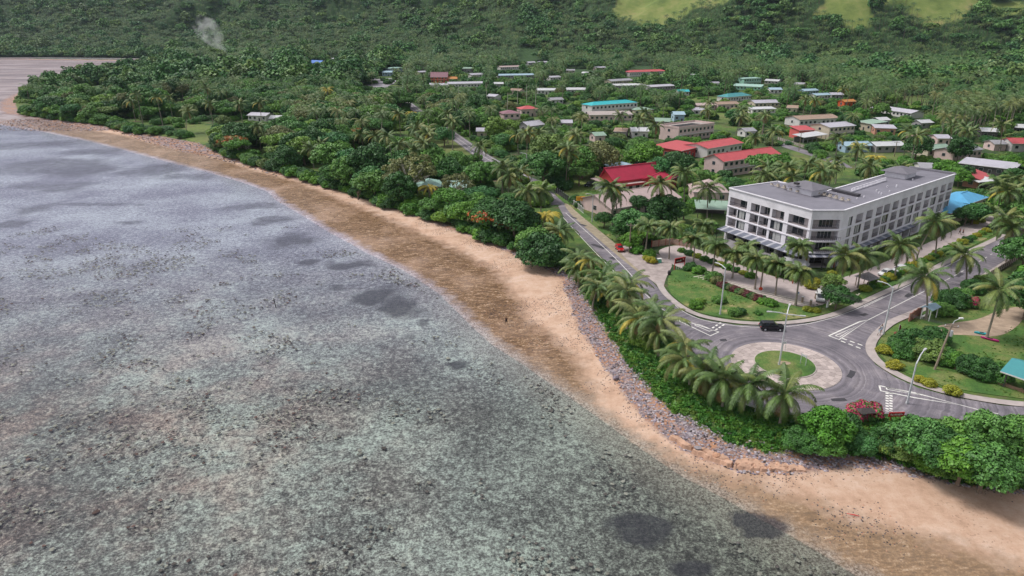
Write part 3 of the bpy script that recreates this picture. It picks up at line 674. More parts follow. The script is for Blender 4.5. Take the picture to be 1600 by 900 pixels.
def facade(wb, p0, p1, z0, z1, holes, depth_fn, m, mi, off=0.0):
    """wall from p0 to p1 (outside on the right hand side seen p0->p1) with real recesses behind each opening"""
    d = Vector((p1[0] - p0[0], p1[1] - p0[1], 0)); L = d.length; d.normalize(); nrm = Vector((d.y, -d.x, 0))
    us = sorted({0.0, L} | {h[0] for h in holes} | {h[1] for h in holes}); vs = sorted({z0, z1} | {h[2] for h in holes} | {h[3] for h in holes})
    q = lambda u, z, k=0.0: Vector((p0[0], p0[1], 0)) + d * u + Vector((0, 0, z)) - nrm * k
    for a, b in zip(us, us[1:]):
        for c, e in zip(vs, vs[1:]):
            mu, mz = (a + b) / 2, (c + e) / 2
            if any(h[0] < mu < h[1] and h[2] < mz < h[3] for h in holes): continue
            wb.face([q(a, c), q(b, c), q(b, e), q(a, e)], m)
    for h in holes:
        a, b, c, e = h[:4]; k = depth_fn(h)
        wb.face([q(a, c), q(b, c), q(b, c, k), q(a, c, k)], mi)
        wb.face([q(a, e, k), q(b, e, k), q(b, e), q(a, e)], m)
        wb.face([q(a, c), q(a, c, k), q(a, e, k), q(a, e)], m)
        wb.face([q(b, c, k), q(b, c), q(b, e), q(b, e, k)], m)
        wb.face([q(a, c, k), q(b, c, k), q(b, e, k), q(a, e, k)], mi)
    return q
hotel = thing('hotel', 'long white four-storey hotel with flat grey roof and rows of balconies', 'hotel', (0, 0, 0))
HZ = 14.5
LF, LB = G(1140, 294, HZ), G(1206, 281, HZ); CL, CR = G(1270, 329, HZ), G(1319, 329, HZ); RE = G(1493, 272, HZ)
dl = (CL - LF); dl.z = 0; dl.normalize(); nl = Vector((dl.y, -dl.x, 0))      # outward of the left wing
dr_ = (RE - CR); dr_.z = 0; dr_.normalize(); nr_ = Vector((dr_.y, -dr_.x, 0))
DL, DR = 18.5, 13.0
LBk = LF - nl * DL; REb = RE - nr_ * DR
# back line of the two wings meets at the inner corner
def isect(a, d, b, e):
    t = ((b.x - a.x) * e.y - (b.y - a.y) * e.x) / (d.x * e.y - d.y * e.x); return a + d * t
INN = isect(LBk, dl, REb, dr_)
foot = [LF, CL, CR, RE, REb, INN, LBk]
hz0, fl = 0.0, [3.95, 6.85, 9.75, 12.6]
w = MB()
hl_l = (CL - LF).length; hl_c = (CR - CL).length; hl_r = (RE - CR).length
leftb = [(.7, 3.6, 'B'), (3.9, 6.9, 'W'), (8.3, 11.2, 'B'), (11.5, 14.6, 'B'), (15.4, 19.4, 'W'), (20.8, hl_l - .7, 'B')]
topb = [(.7, 6.9, 'B'), (8.3, 11.3, 'T'), (11.6, 14.8, 'T'), (15.5, 19.4, 'T'), (20.8, hl_l - .7, 'T')]
holesL = []
for f in range(3):
    zz = fl[f] + .12
    for a, b, k in (leftb if f < 2 else topb): holesL.append((a, b, zz + (.05 if k != 'W' else .1), zz + 2.35, k, f))
for i in range(6): holesL.append((1.0 + i * 4.4, 4.6 + i * 4.4, .1, 3.3, 'G', -1))
holesC = [(.5, hl_c - .5, fl[f] + .15, fl[f] + 2.45, 'C', f) for f in range(3)] + [(1.2, hl_c - 1.2, .1, 3.4, 'E', -1)]
rb_x = [735, 780, 830, 880, 918, 962, 1005, 1045, 1083, 1125, 1160, 1200, 1235]
colsR = []
for x in rb_x:
    y = 355 - (x - 735) * 0.352          # along the top row in the photograph
    p = G(1100 + x / 3.2, 230 + y / 3.2, 12.0)
    # meet of the bearing with the wall plane
    o = Vector((0, 0, CAMH)); dv_ = p - o; t = ((CR - o).dot(nr_)) / dv_.dot(nr_); h = o + dv_ * t
    colsR.append((h - CR).dot(dr_))
holesR = []
kinds = {0: 'SWBBWBBWWBBWW', 1: 'SWBBWBBWBBWBB', 2: 'STTTTTTTTTTTT'}
for f in range(3):
    for i, u in enumerate(colsR):
        wd = 1.0 if i == 0 else 1.75
        holesR.append((max(.4, u - wd), min(hl_r - .35, u + wd), fl[f] + .2, fl[f] + 2.5, kinds[f][i], f))
for i in range(11): holesR.append((2.0 + i * 6, 6.6 + i * 6, .2, 3.1, 'G', -1))
# merge guard: neighbours never overlap
hh = []
for f in (-1, 0, 1, 2):
    row = sorted([list(h) for h in holesR if h[5] == f])
    for a, b in zip(row, row[1:]):
        if b[0] < a[1] + .28: m_ = (a[1] + b[0]) / 2; a[1] = m_ - .14; b[0] = m_ + .14
    hh += [tuple(h) for h in row if h[1] < hl_r - .2]
holesR = hh
DEP = {'B': 1.7, 'T': 1.5, 'W': .22, 'S': .22, 'C': 1.9, 'G': 2.5, 'E': 3.2}
dep = lambda h: DEP[h[4]]
qL = facade(w, LF, CL, hz0, HZ - .02, holesL, dep, HW, HIN)
qC = facade(w, CL, CR, hz0, HZ - .02, holesC, dep, HW, HIN)
qR = facade(w, CR, RE, hz0, HZ - .02, holesR, dep, HW, HIN)
endh = [(1 + i * 3.9, 3.9 + i * 3.9, fl[f] + .3, fl[f] + 2.4, 'W', f) for i in range(0) for f in range(3)]
facade(w, RE, REb, hz0, HZ - .02, endh, dep, HW, HIN); facade(w, REb, INN, hz0, HZ - .02, [], dep, HW, HIN)
facade(w, INN, LBk, hz0, HZ - .02, [], dep, HW, HIN); facade(w, LBk, LF, hz0, HZ - .02, [], dep, HW, HIN)
w.build('wall', hotel)
w = MB(); w.prism(XY(foot), HZ - .25, HZ - .10, HROOF); w.build('roof', hotel)
w = MB()
for a, b in zip(foot, foot[1:] + foot[:1]):
    d = (b - a).normalized(); nn = Vector((d.y, -d.x, 0))
    if (b - a).length > 6: w.beam(a + nn * .05 + Vector((0, 0, .03)) - d * .05, b + nn * .05 + Vector((0, 0, .03)) + d * .05, .42, .26, HW)
w.build('parapet', hotel)
# facade ledges between storeys, standing proud
w = MB()
for f in range(3):
    for a, b in ((LF, CL), (CL, CR), (CR, RE)):
        d = (b - a).normalized(); nn = Vector((d.y, -d.x, 0)); z = fl[f] - .12
        w.beam(Vector((a.x, a.y, z)) + nn * .06, Vector((b.x, b.y, z)) + nn * .06, .2, .2, HW)
w.build('storey_ledge', hotel)
def rail(q, a, b, z, k=0.0, h=1.0):
    w = MB(); n = max(3, int((b - a) / .45))
    w.beam(q(a + .03, z + h, k), q(b - .03, z + h, k), .07, .06, DARKM); w.beam(q(a + .03, z + .14, k), q(b - .03, z + .14, k), .05, .04, DARKM)
    for i in range(n + 1):
        u = a + .05 + (b - a - .1) * i / n; w.beam(q(u, z + .1, k), q(u, z + h, k), .035, .035, DARKM)
    return w.build('balcony_railing', hotel)
def window(q, h):
    a, b, c, e, kind, f = h; k = dep(h) - .04
    if kind in 'WS':
        n = 2 if kind == 'W' else 1; fr = MB(); t = .07
        for u in [a + (b - a) * i / (n * 1) for i in range(n + 1)]: fr.beam(q(min(max(u, a + t / 2), b - t / 2), c, k - .03), q(min(max(u, a + t / 2), b - t / 2), e, k - .03), t, .06, DARKM)
        for z in (c + t / 2, e - t / 2): fr.beam(q(a, z, k - .035), q(b, z, k - .035), .06, t, DARKM)
        o = fr.build('window', hotel)
        g = MB(); g.face([q(a, c, k), q(b, c, k), q(b, e, k), q(a, e, k)], GLASS); g.build('pane', o)
        cu = MB(); x0 = a + (b - a) * R.uniform(.1, .35); x1 = b - (b - a) * R.uniform(.05, .3)
        cu.face([q(x0, c + .1, k - .012), q(x1, c + .1, k - .012), q(x1, e - .1, k - .012), q(x0, e - .1, k - .012)], CURT); cu.build('curtain', o)
    else:
        fr = MB(); L = b - a; lo, hi = (a + .25, a + L * .62) if R.random() < .6 else (a + L * .38, b - .25)
        if kind == 'C': lo, hi = a + L * .35, b - .8
        if kind == 'E': lo, hi = a + .6, b - .6
        if kind == 'G': lo, hi = a + .2, b - .2
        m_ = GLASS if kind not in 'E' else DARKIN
        nn_ = 2 if kind != 'C' else 4
        z1 = min(e - .25, c + 2.15)
        for i in range(nn_ + 1): u = lo + (hi - lo) * i / nn_; fr.beam(q(u, c, k - .02), q(u, z1, k - .02), .08, .06, FRAMEW if kind != 'G' else DARKM)
        fr.beam(q(lo - .04, z1, k - .02), q(hi + .04, z1, k - .02), .06, .08, FRAMEW if kind != 'G' else DARKM)
        o = fr.build('sliding_door', hotel)
        g = MB(); g.face([q(lo, c + .02, k), q(hi, c + .02, k), q(hi, z1, k), q(lo, z1, k)], m_); g.build('pane', o)
        if kind in 'BC': rail(q, a, b, c, .06)
        if kind == 'T' : rail(q, a, b, c, .10, .35)
for q, hs_ in ((qL, holesL), (qC, holesC), (qR, holesR)):
    for h in hs_: window(q, h)
w = MB()
for u in (.25, hl_c - .25): w.beam(qC(u, .1, -.04), qC(u, 3.4, -.04), 1.3, .1, REDP)
w.build('red_entrance_panel', hotel)
# projecting balcony slabs of the chamfered corner
for f in range(2):
    w = MB(); z = fl[f] + .02
    w.prism(XY([qC(.1, 0, 0), qC(.1, 0, -1.2), qC(hl_c - .1, 0, -1.2), qC(hl_c - .1, 0, 0)]), z, z + .18, HW); w.build('balcony_slab', hotel)
    rail(qC, .2, hl_c - .2, z + .16, -1.1)
# sloping awning of dark panels over the ground floor
def awn(q, L, n, z, out, drop, nm='awning_panel'):
    for i in range(n):
        a = L * i / n; b = L * (i + 1) / n; w = MB(); t = .06
        A, B, C_, D_ = q(a + .03, z, 0.0), q(b - .03, z, 0.0), q(b - .03, z - drop, -out), q(a + .03, z - drop, -out)
        up = Vector((0, 0, t)); w.hexa([A, B, C_, D_], [A + up, B + up, C_ + up, D_ + up], SLATE2 if i % 3 == 1 else SLATE); w.build(nm, hotel)
    w = MB()
    for i in range(0, n + 1, 4): u = min(max(L * i / n, .1), L - .1); w.beam(q(u, .08, -out + .2), q(u, z - drop, -out + .2), .14, .14, DARKM)
    w.beam(q(0, z - drop + .02, -out - .04), q(L, z - drop + .02, -out - .04), .08, .2, DARKM); w.build('awning_post', hotel)
awn(qL, hl_l, 30, 3.82, 3.2, .55); awn(qC, hl_c, 9, 3.78, 2.6, .4); awn(qR, hl_r * .62, 34, 3.5, 1.4, .3)
# roof pavilions, plant and railing
def hip(w, cx, cy, lx, ly, rz, z, h, m, ov=0.0, rl=None):
    ca, sa = math.cos(rz), math.sin(rz); T = lambda x, y, zz: (cx + ca * x - sa * y, cy + sa * x + ca * y, zz)
    a, b = lx / 2 + ov, ly / 2 + ov
    r = max(0, a - b) if rl is None else rl
    c = [T(-a, -b, z), T(a, -b, z), T(a, b, z), T(-a, b, z)]; d = [T(-r, 0, z + h), T(r, 0, z + h)]
    w.face([c[0], c[1], d[1], d[0]], m); w.face([c[2], c[3], d[0], d[1]], m)
    w.face([c[1], c[2], d[1]], m); w.face([c[3], c[0], d[0]], m); w.face([c[3], c[2], c[1], c[0]], m)
def on_roof(x, y, z=HZ): return G(x, y, z)
al = math.atan2(dl.y, dl.x); ar = math.atan2(dr_.y, dr_.x)
PAV = mat('grey_pavilion_roof', (.17, .16, .185), .7, .12, .6, wave=.2, wscale=3)
for nm_, c_, lx, ly, ang in (('a', on_roof(1262, 290, 16.2), 9, 7, al), ('b', on_roof(1408, 266, 16.2), 8.5, 7, ar)):
    o = obj('roof_pavilion', None, hotel)
    w = MB(); w.box((c_.x, c_.y, 15.3), (lx - 1.2, ly - 1.2, 1.8), HW, ang); w.build('pavilion_wall', o)
    w = MB(); hip(w, c_.x, c_.y, lx, ly, ang, 16.15, 1.3, PAV, .5); w.build('pavilion_roof', o)
w = MB(); c_ = on_roof(1245, 286, 17.2); w.box((c_.x, c_.y, 17.1), (1.2, .9, .5), DARKM, al); w.build('roof_vent', hotel)
w = MB(); c0, c1 = on_roof(1302, 296, HZ + .3), on_roof(1342, 305, HZ + .3); w.beam(c0, c1, 1.5, .55, mat('dark_skylight', (.06, .055, .065), .5)); w.build('roof_ridge_box', hotel)
# railing made of white pots on the inner edge
a0, b0 = on_roof(1331, 297, HZ + .4), on_roof(1384, 280, HZ + .4)
w = MB(); w.beam(a0 + Vector((0, 0, .45)), b0 + Vector((0, 0, .45)), .18, .16, HW); w.beam(a0 - Vector((0, 0, .4)), b0 - Vector((0, 0, .4)), .2, .2, HW)
for i in range(25):
    p = a0.lerp(b0, i / 24); w.beam(p - Vector((0, 0, .4)), p + Vector((0, 0, .4)), .34, .2, HW)
w.build('roof_balustrade', hotel)
TAN = mat('tan_duct', (.52, .45, .38), .7, .15)
for (x0, y0), (x1, y1), nn in (((1208, 288), (1248, 299), 9), ((1263, 297), (1323, 313), 14)):
    a0, b0 = on_roof(x0, y0, HZ + .35), on_roof(x1, y1, HZ + .35); d = (b0 - a0); dn = d.normalized(); pn = Vector((-dn.y, dn.x, 0))
    for i in range(nn):
        p = a0.lerp(b0, i / (nn - 1)) + pn * (.7 if i % 2 else -.5)
        w = MB(); w.box((p.x, p.y, p.z + .1), (.7, .5, .4), TAN, al); w.box((p.x, p.y, p.z + .33), (.4, .35, .06), DARKM, al); w.build('air_conditioner', hotel)
    w = MB(); w.beam(a0 - Vector((0, 0, .2)), b0 - Vector((0, 0, .2)), .15, .12, TAN); w.build('roof_duct', hotel)
w = MB(); e0, e1 = RE + Vector((0, 0, .25)), REb + Vector((0, 0, .25)); w.beam(e0 - dr_ * .3, e1 - dr_ * .3, .6, .5, HEDGE); w.build('end_upstand', hotel)
w = MB(); m0 = CR + dr_ * 9; m1 = m0 - nr_ * DR; w.beam(Vector((m0.x, m0.y, HZ - .06)), Vector((m1.x, m1.y, HZ - .06)), .35, .1, HEDGE); w.build('roof_joint', hotel)
for i in range(12):
    p = CR + dr_ * R.uniform(12, 62) - nr_ * R.uniform(2, 11); w = MB(); w.tube([(p.x, p.y, HZ - .1), (p.x, p.y, HZ + .35)], .16, HW, 8); w.build('vent_pipe', hotel)
# low restaurant roofs in front of the left wing
rest = thing('restaurant_pavilion', 'low open restaurant with grey roofs in front of the white hotel', 'pavilion')
THGR = mat('grey_shingle_roof', (.20, .185, .19), .9, .2, 1.2, .3, 6, stain=.3)
for (x, y, z, lx, ly, h) in ((1146, 383, 3.4, 8, 5, .9), (1192, 400, 3.3, 14, 5.0, .8), (1232, 413, 3.3, 8, 5, .3)):
    c_ = G(x, y, z); w = MB(); hip(w, c_.x, c_.y, lx, ly, al, z, h, THGR, .3); w.build('roof', rest)
    for sx_ in (-1, 1):
        for sy_ in (-1, 1):
            px_ = c_.x + math.cos(al) * sx_ * (lx / 2 - .3) - math.sin(al) * sy_ * (ly / 2 - .3); py_ = c_.y + math.sin(al) * sx_ * (lx / 2 - .3) + math.cos(al) * sy_ * (ly / 2 - .3)
            w = MB(); w.box((px_, py_, z / 2 + .03), (.22, .22, z - .06), REDP); w.build('post', rest)
gz = thing('entrance_gable', 'small pale grey gabled roof over the path before the hotel corner', 'canopy')
c_ = G(1241, 411, 3.6); w = MB(); hip(w, c_.x, c_.y, 6, 4, al + .5, 3.3, 1.5, mat('pale_grey_roof', (.42, .41, .43), .7, .1, wave=.3, wscale=4), .2, 2.4); w.build('roof', gz)
for dx, dy in ((-2.4, -1.4), (2.4, -1.4), (2.4, 1.4), (-2.4, 1.4)):
    w = MB(); w.box((c_.x + dx, c_.y + dy, 1.66), (.18, .18, 3.28), HW); w.build('post', gz)
# ---------------------------------------------------------------- village houses
PROT = []      # picture boxes of things that must stay visible: (x0,y0,x1,y1,distance)
FOOT = []      # footprints on the ground (cx, cy, radius)
LAND = []      # landmarks for the labels: (x, y, phrase)
LAND.append((95, 190, 'white hotel')); LAND.append((48, 108, 'roundabout'))
def protect(pts, name=None):
    ps = [P(*p) for p in pts]
    PROT.append((min(p[0] for p in ps), min(p[1] for p in ps), max(p[0] for p in ps), max(p[1] for p in ps), min(p[2] for p in ps)))
def roofm(nm, col, w=0.45): return mat(nm, col, 0.6, 0.12, 0.6, 0.1, 6, wave=w, wscale=2.4, stain=0.30, spec=0.4)
RF = {'red': roofm('pink_red_iron_roof', (.50, .085, .095)), 'crimson': roofm('crimson_tile_roof', (.46, .03, .07), .6), 'grey': roofm('grey_iron_roof', (.33, .32, .35)), 'lilac': roofm('pale_lilac_iron_roof', (.46, .44, .50)),
      'white': roofm('white_iron_roof', (.56, .56, .58)), 'tan': roofm('tan_iron_roof', (.36, .25, .19)), 'teal': roofm('turquoise_iron_roof', (.03, .42, .46)), 'dteal': roofm('dull_teal_iron_roof', (.06, .27, .29)),
      'mint': roofm('mint_iron_roof', (.33, .50, .44)), 'green': roofm('pale_green_iron_roof', (.27, .38, .30)), 'blue': roofm('bright_blue_iron_roof', (.07, .20, .62)), 'sky': roofm('sky_blue_iron_roof', (.10, .36, .60)),
      'pale': roofm('pale_blue_iron_roof', (.34, .47, .56)), 'beige': roofm('pinkish_beige_tile_roof', (.45, .34, .325), .35), 'mauve': roofm('mauve_iron_roof', (.27, .13, .16)), 'orange': roofm('orange_iron_roof', (.52, .22, .06)), 'concrete': roofm('weathered_concrete_roof', (.38, .32, .30), .05)}
WM = lambda nm, c: mat(nm + '_wall', c, .85, .1, .5, stain=.25)
WL = {'white': WM('white', (.62, .59, .58)), 'pink': WM('pink', (.60, .45, .43)), 'cream': WM('cream', (.52, .45, .35)), 'red': WM('red', (.42, .05, .05)), 'orange': WM('orange', (.62, .10, .03)), 'mint': WM('mint', (.30, .55, .44)),
      'grey': WM('grey', (.33, .31, .32)), 'peach': WM('peach', (.55, .27, .20)), 'blue': WM('blue', (.33, .45, .55)), 'coral': WM('coral', (.60, .13, .12)), 'dark': WM('dark', (.09, .08, .08))}
TRIM = mat('white_trim', (.6, .58, .56), .7, .05)
SHADE = mat('dark_opening', (.03, .028, .03), .8, .3, 2)
def house(label, A, B, he, dp, kind, rh, rf, wl, st=1, ov=0.55, cat='house', win=True, prot=True, name='house', open_=False, group='village houses'):
    a, b = G(A[0], A[1], he), G(B[0], B[1], he); a.z = b.z = 0
    d = b - a; L = d.length; d.normalize(); nn = Vector((-d.y, d.x, 0))     # away from the camera
    ang = math.atan2(d.y, d.x)
    o = thing(name, label, cat, (a.x, a.y, 0), ang, group)
    rm, wm = RF[rf], WL[wl]
    w = MB(); th = .25
    if open_:
        for x in [th + (L - 2 * th) * i / max(1, int(L / 3.5)) for i in range(int(L / 3.5) + 1)]:
            for y in (th, dp - th): w.box((x, y, he / 2), (.2, .2, he), wm)
        w.box((L / 2, dp - .2, he * .45), (L - .4, .2, he * .9), wm); w.build('post_frame', o)
    else:
        w.box((L / 2, dp / 2, he / 2), (L, dp, he), wm)
        if kind == 'gable' and rh > 0:
            for x in (0, L): w.face([(x, 0.01, he), (x, dp - .01, he), (x, dp / 2, he + rh * .96)] if x == L else [(x, dp - .01, he), (x, 0.01, he), (x, dp / 2, he + rh * .96)], wm)
        w.build('wall', o)
    # roof
    w = MB(); t = .14; U = Vector((0, 0, t)); e = ov; z0 = he + .02
    def slab(q): q = [Vector(p) for p in q]; w.hexa(q, [p + U for p in q], rm)
    if kind == 'gable':
        k = rh / (dp / 2) * e
        slab([(-e, -e, z0 - k), (L + e, -e, z0 - k), (L + e, dp / 2, z0 + rh), (-e, dp / 2, z0 + rh)])
        slab([(-e, dp / 2, z0 + rh), (L + e, dp / 2, z0 + rh), (L + e, dp + e, z0 - k), (-e, dp + e, z0 - k)])
    elif kind == 'cross':      # gable end towards the camera
        k = rh / (L / 2) * e
        slab([(-e, -e, z0 - k), (L / 2, -e, z0 + rh), (L / 2, dp + e, z0 + rh), (-e, dp + e, z0 - k)])
        slab([(L / 2, -e, z0 + rh), (L + e, -e, z0 - k), (L + e, dp + e, z0 - k), (L / 2, dp + e, z0 + rh)])
        w.face([(0, 0.02, he), (L, 0.02, he), (L / 2, 0.02, he + rh * .95)], wm)
    elif kind == 'hip':
        x0, x1, y0, y1 = -e, L + e, -e, dp + e; m_ = min(x1 - x0, y1 - y0) / 2
        if x1 - x0 >= y1 - y0: r0, r1 = (x0 + m_, dp / 2, z0 + rh), (x1 - m_, dp / 2, z0 + rh)
        else: r0, r1 = (L / 2, y0 + m_, z0 + rh), (L / 2, y1 - m_, z0 + rh)
        c = [(x0, y0, z0), (x1, y0, z0), (x1, y1, z0), (x0, y1, z0)]
        if x1 - x0 >= y1 - y0: fs = [[c[0], c[1], r1, r0], [c[1], c[2], r1], [c[2], c[3], r0, r1], [c[3], c[0], r0]]
        else: fs = [[c[0], c[1], r0], [c[1], c[2], r1, r0], [c[2], c[3], r1], [c[3], c[0], r0, r1]]
        for f in fs: w.face(f, rm)
        w.face(c[::-1], TRIM)
    elif kind == 'shed':
        slab([(-e, -e, z0), (L + e, -e, z0), (L + e, dp + e, z0 + rh), (-e, dp + e, z0 + rh)])
    elif kind == 'flat':
        w.prism([(-.1, -.1), (L + .1, -.1), (L + .1, dp + .1), (-.1, dp + .1)], he, he + .12, rm)
        for p, q in (((0, 0), (L, 0)), ((L, 0), (L, dp)), ((L, dp), (0, dp)), ((0, dp), (0, 0))): w.beam((p[0], p[1], he + .45), (q[0], q[1], he + .45), .3, .9, wm)
        w.box((L * .45, dp * .5, he + .2), (L * .6, dp * .4, .12), SHADE)
    ro = w.build('roof', o)
    if kind in ('gable', 'hip') and L > 8:
        w = MB()
        if kind == 'gable': w.beam((-e - .02, dp / 2, z0 + rh + t + .04), (L + e + .02, dp / 2, z0 + rh + t + .04), .34, .12, rm)
        else: w.beam(Vector(r0) + Vector((0, 0, .05)), Vector(r1) + Vector((0, 0, .05)), .3, .12, rm)
        w.build('ridge_cap', ro)
    w = MB(); w.beam((-e, -e - .03, z0 + .03 - (rh / (dp / 2) * e if kind == 'gable' else 0)), (L + e, -e - .03, z0 + .03 - (rh / (dp / 2) * e if kind == 'gable' else 0)), .06, .2, TRIM); w.build('fascia', ro)
    # windows, doors
    if win and not open_:
        fh = he / st
        for s_ in range(st):
            n = max(1, int(L / 3.0)); zc = fh * s_ + fh * .56; hh_ = min(1.3, fh * .42)
            for i in range(n):
                x = L * (i + .5) / n
                isd = s_ == 0 and i == n // 2
                ww = 1.5 if not isd else 1.0; z_ = zc if not isd else 1.02; h2 = hh_ if not isd else 2.0
                f = MB(); f.box((x, -.02, z_), (ww + .16, .06, h2 + .16), TRIM); fo = f.build('door' if isd else 'window', o)
                g = MB(); g.box((x, -.07, z_), (ww, .05, h2), GLASS if not isd else SHADE); g.build('pane' if not isd else 'door_leaf', fo)
            if B[1] < A[1] - 1 or A[0] > 800:      # the left end wall shows
                f = MB(); f.box((-.02, dp * .5, zc), (.06, 1.6, hh_ + .16), TRIM); fo = f.build('window', o)
                g = MB(); g.box((-.07, dp * .5, zc), (.05, 1.45, hh_), GLASS); g.build('pane', fo)
            if s_ == 1:
                f = MB(); f.box((L / 2, -.5, fh - .05), (L * .96, 1.0, .14), TRIM); f.build('balcony_slab', o)
                f = MB(); f.beam((.2, -.95, fh + .9), (L - .2, -.95, fh + .9), .06, .06, TRIM)
                for i in range(int(L / .8)): f.beam((.2 + i * .8, -.95, fh), (.2 + i * .8, -.95, fh + .9), .05, .05, TRIM)
                f.build('balcony_railing', o)
    c = a + d * L / 2 + nn * dp / 2
    FOOT.append((c.x, c.y, max(L, dp) * .5 + 2.5)); 
    if prot: protect([(a.x, a.y, he * .45), (b.x, b.y, he * .45), (a.x + nn.x * dp, a.y + nn.y * dp, he + rh), (b.x + nn.x * dp, b.y + nn.y * dp, he + rh)])
    return o, a, d, nn, L
def H(label, A, B, he, dp, kind, rh, rf, wl, st=1, lm=None, **k):
    r = house(label, A, B, he, dp, kind, rh, rf, wl, st, **k)
    if lm: c = r[1] + r[2] * r[4] / 2 + r[3] * dp / 2; LAND.append((c.x, c.y, lm))
    return r
# crimson hall with a steep upper roof over a wide skirt
o, a, d, nn, L = H('long hall with steep crimson roof over a pale pink skirt roof', (958, 290), (1044, 279), 3.6, 11, 'shed', .3, 'beige', 'white', 1, 'crimson-roofed hall', ov=1.3, name='hall', cat='hall', prot=False)
w = MB(); U = Vector((0, 0, .16))
def slab2(w, q, m): q = [Vector(p) for p in q]; w.hexa(q, [p + U for p in q], m)
slab2(w, [(.8, .6, 4.6), (L - .8, .6, 4.6), (L + .4, 5.2, 8.7), (-.4, 5.2, 8.7)], RF['crimson']); slab2(w, [(-.4, 5.2, 8.7), (L + .4, 5.2, 8.7), (L - .8, 9.8, 4.6), (.8, 9.8, 4.6)], RF['crimson'])
w.build('upper_roof', o)
w = MB(); w.box((L / 2, 5.2, 4.3), (L - 2, 8.4, 1.3), WL['red'])
for x in (1, L - 1): w.face([(x, 1.0, 4.9), (x, 9.4, 4.9), (x, 5.2, 8.4)], WL['red'])
w.build('gable_wall', o)
w = MB(); w.beam((-.6, 5.2, 8.95), (L + .6, 5.2, 8.95), .35, .3, RF['crimson']); w.build('ridge_cap', o)
w = MB(); w.beam((-1.3, -1.36, 3.4), (L + 1.3, -1.36, 3.4), .1, .75, WL['red']); w.build('fascia_board', o)
protect([(a.x, a.y, 2), (a.x + d.x * L, a.y + d.y * L, 2), (a.x + nn.x * 5, a.y + nn.y * 5, 10), (a.x + d.x * L, a.y + d.y * L, 9)])
H('crimson gabled wing joined to the right end of the steep-roofed hall', (1035, 285), (1058, 274), 4.2, 8, 'gable', 1.8, 'crimson', 'red', 1)
H('large low hall with pinkish beige roof in front of the crimson hall', (955, 326), (1062, 308), 3.2, 16, 'gable', 2.6, 'beige', 'pink', 1, 'low hall with the beige roof', name='hall', cat='hall')
H('pinkish beige hipped roof wing at the right of the low hall', (1085, 300), (1138, 301), 3.6, 12, 'hip', 3.2, 'beige', 'pink', 1)
H('open shed with pale green roof left of the white hotel', (1090, 326), (1138, 328), 3.0, 7, 'shed', .9, 'green', 'dark', 1, 'pale green shed', open_=True, name='shed', cat='shed')
H('low red-roofed block, leftmost of the red roofs behind the trees', (1064, 236), (1102, 227), 4.2, 15, 'shed', .6, 'red', 'red', 1, 'leftmost red-roofed block')
H('red and white roofed block in the middle of the red roofs', (1106, 232), (1160, 223), 4.6, 13, 'gable', 1.4, 'red', 'white', 1)
H('two-storey white house with long red roof and balcony', (1131, 252), (1218, 240), 6.4, 10, 'gable', 1.9, 'red', 'pink', 2, 'long red-roofed house')
H('small red skirt-roofed porch at the left end of the long red-roofed house', (1103, 251), (1127, 255), 4.6, 6, 'shed', .7, 'red', 'white', 1, name='porch', cat='porch')
H('pale blue roofed house just behind the crimson hall', (960, 264), (997, 262), 3.6, 9, 'hip', 1.7, 'pale', 'white', 1, 'pale blue roof')
H('flat-roofed two-storey pinkish concrete house with parapet', (1061, 201), (1116, 194), 6.8, 13, 'flat', .9, 'concrete', 'pink', 2, 'flat-roofed pink house')
H('two-storey building with bright turquoise roof', (925, 165), (996, 160), 7.2, 11, 'hip', 1.7, 'teal', 'white', 2, 'turquoise-roofed building')
H('low pinkish wing in front of the turquoise-roofed building', (922, 180), (988, 179), 3.6, 9, 'shed', 1.2, 'concrete', 'pink', 1)
H('small grey-green hipped roof house right of the turquoise roof', (992, 172), (1021, 171), 3.2, 9, 'hip', 1.3, 'green', 'cream', 1)
H('distant long red-roofed house with mauve ridge at the forest edge', (984, 113), (1043, 111), 5.0, 13, 'hip', 2.0, 'red', 'white', 1, 'distant red-roofed house')
H('grey gabled house below the distant red roof', (955, 127), (988, 125), 3.8, 10, 'gable', 1.4, 'grey', 'cream', 1)
H('long whitish shed roof left of the palms below the distant red roof', (962, 134), (1008, 133), 3.4, 8, 'shed', 1.0, 'white', 'grey', 1)
H('grey-white roofed house right of the long whitish shed', (1018, 136), (1056, 134), 3.4, 8, 'shed', 1.0, 'lilac', 'grey', 1)
H('mint green two-storey house with flat mint roof', (1163, 123), (1190, 122), 7.4, 9, 'hip', .8, 'mint', 'mint', 2, 'mint green house')
H('pale mint skirt roof before the two-storey mint house', (1146, 134), (1189, 136), 3.4, 7, 'shed', 1.6, 'mint', 'mint', 1)
H('house with dull teal hipped roof below the mint house', (1138, 152), (1174, 149), 3.6, 11, 'hip', 2.2, 'dteal', 'white', 1)
H('low grey-lilac gabled house right of the dull teal roof', (1180, 161), (1217, 160), 3.4, 10, 'gable', 1.5, 'lilac', 'cream', 1)
H('small white roof below the grey-lilac gable', (1176, 171), (1212, 170), 2.8, 6, 'shed', .8, 'white', 'white', 1)
H('pink-walled house with tan roof in the middle of the village', (1122, 163), (1154, 162), 3.8, 8, 'gable', 1.3, 'tan', 'pink', 1, 'tan-roofed pink house')
H('pinkish low house left of the tan-roofed pink house', (1090, 165), (1118, 164), 3.2, 7, 'shed', .8, 'beige', 'pink', 1)
H('long house with rusty tan roof and white windows', (1250, 187), (1311, 184), 4.2, 13, 'gable', 1.4, 'tan', 'white', 1, 'rusty tan-roofed house')
H('coral red walled block beside the pale two-storey house', (1249, 204), (1273, 203), 4.4, 8, 'shed', 1.2, 'red', 'coral', 1, win=False)
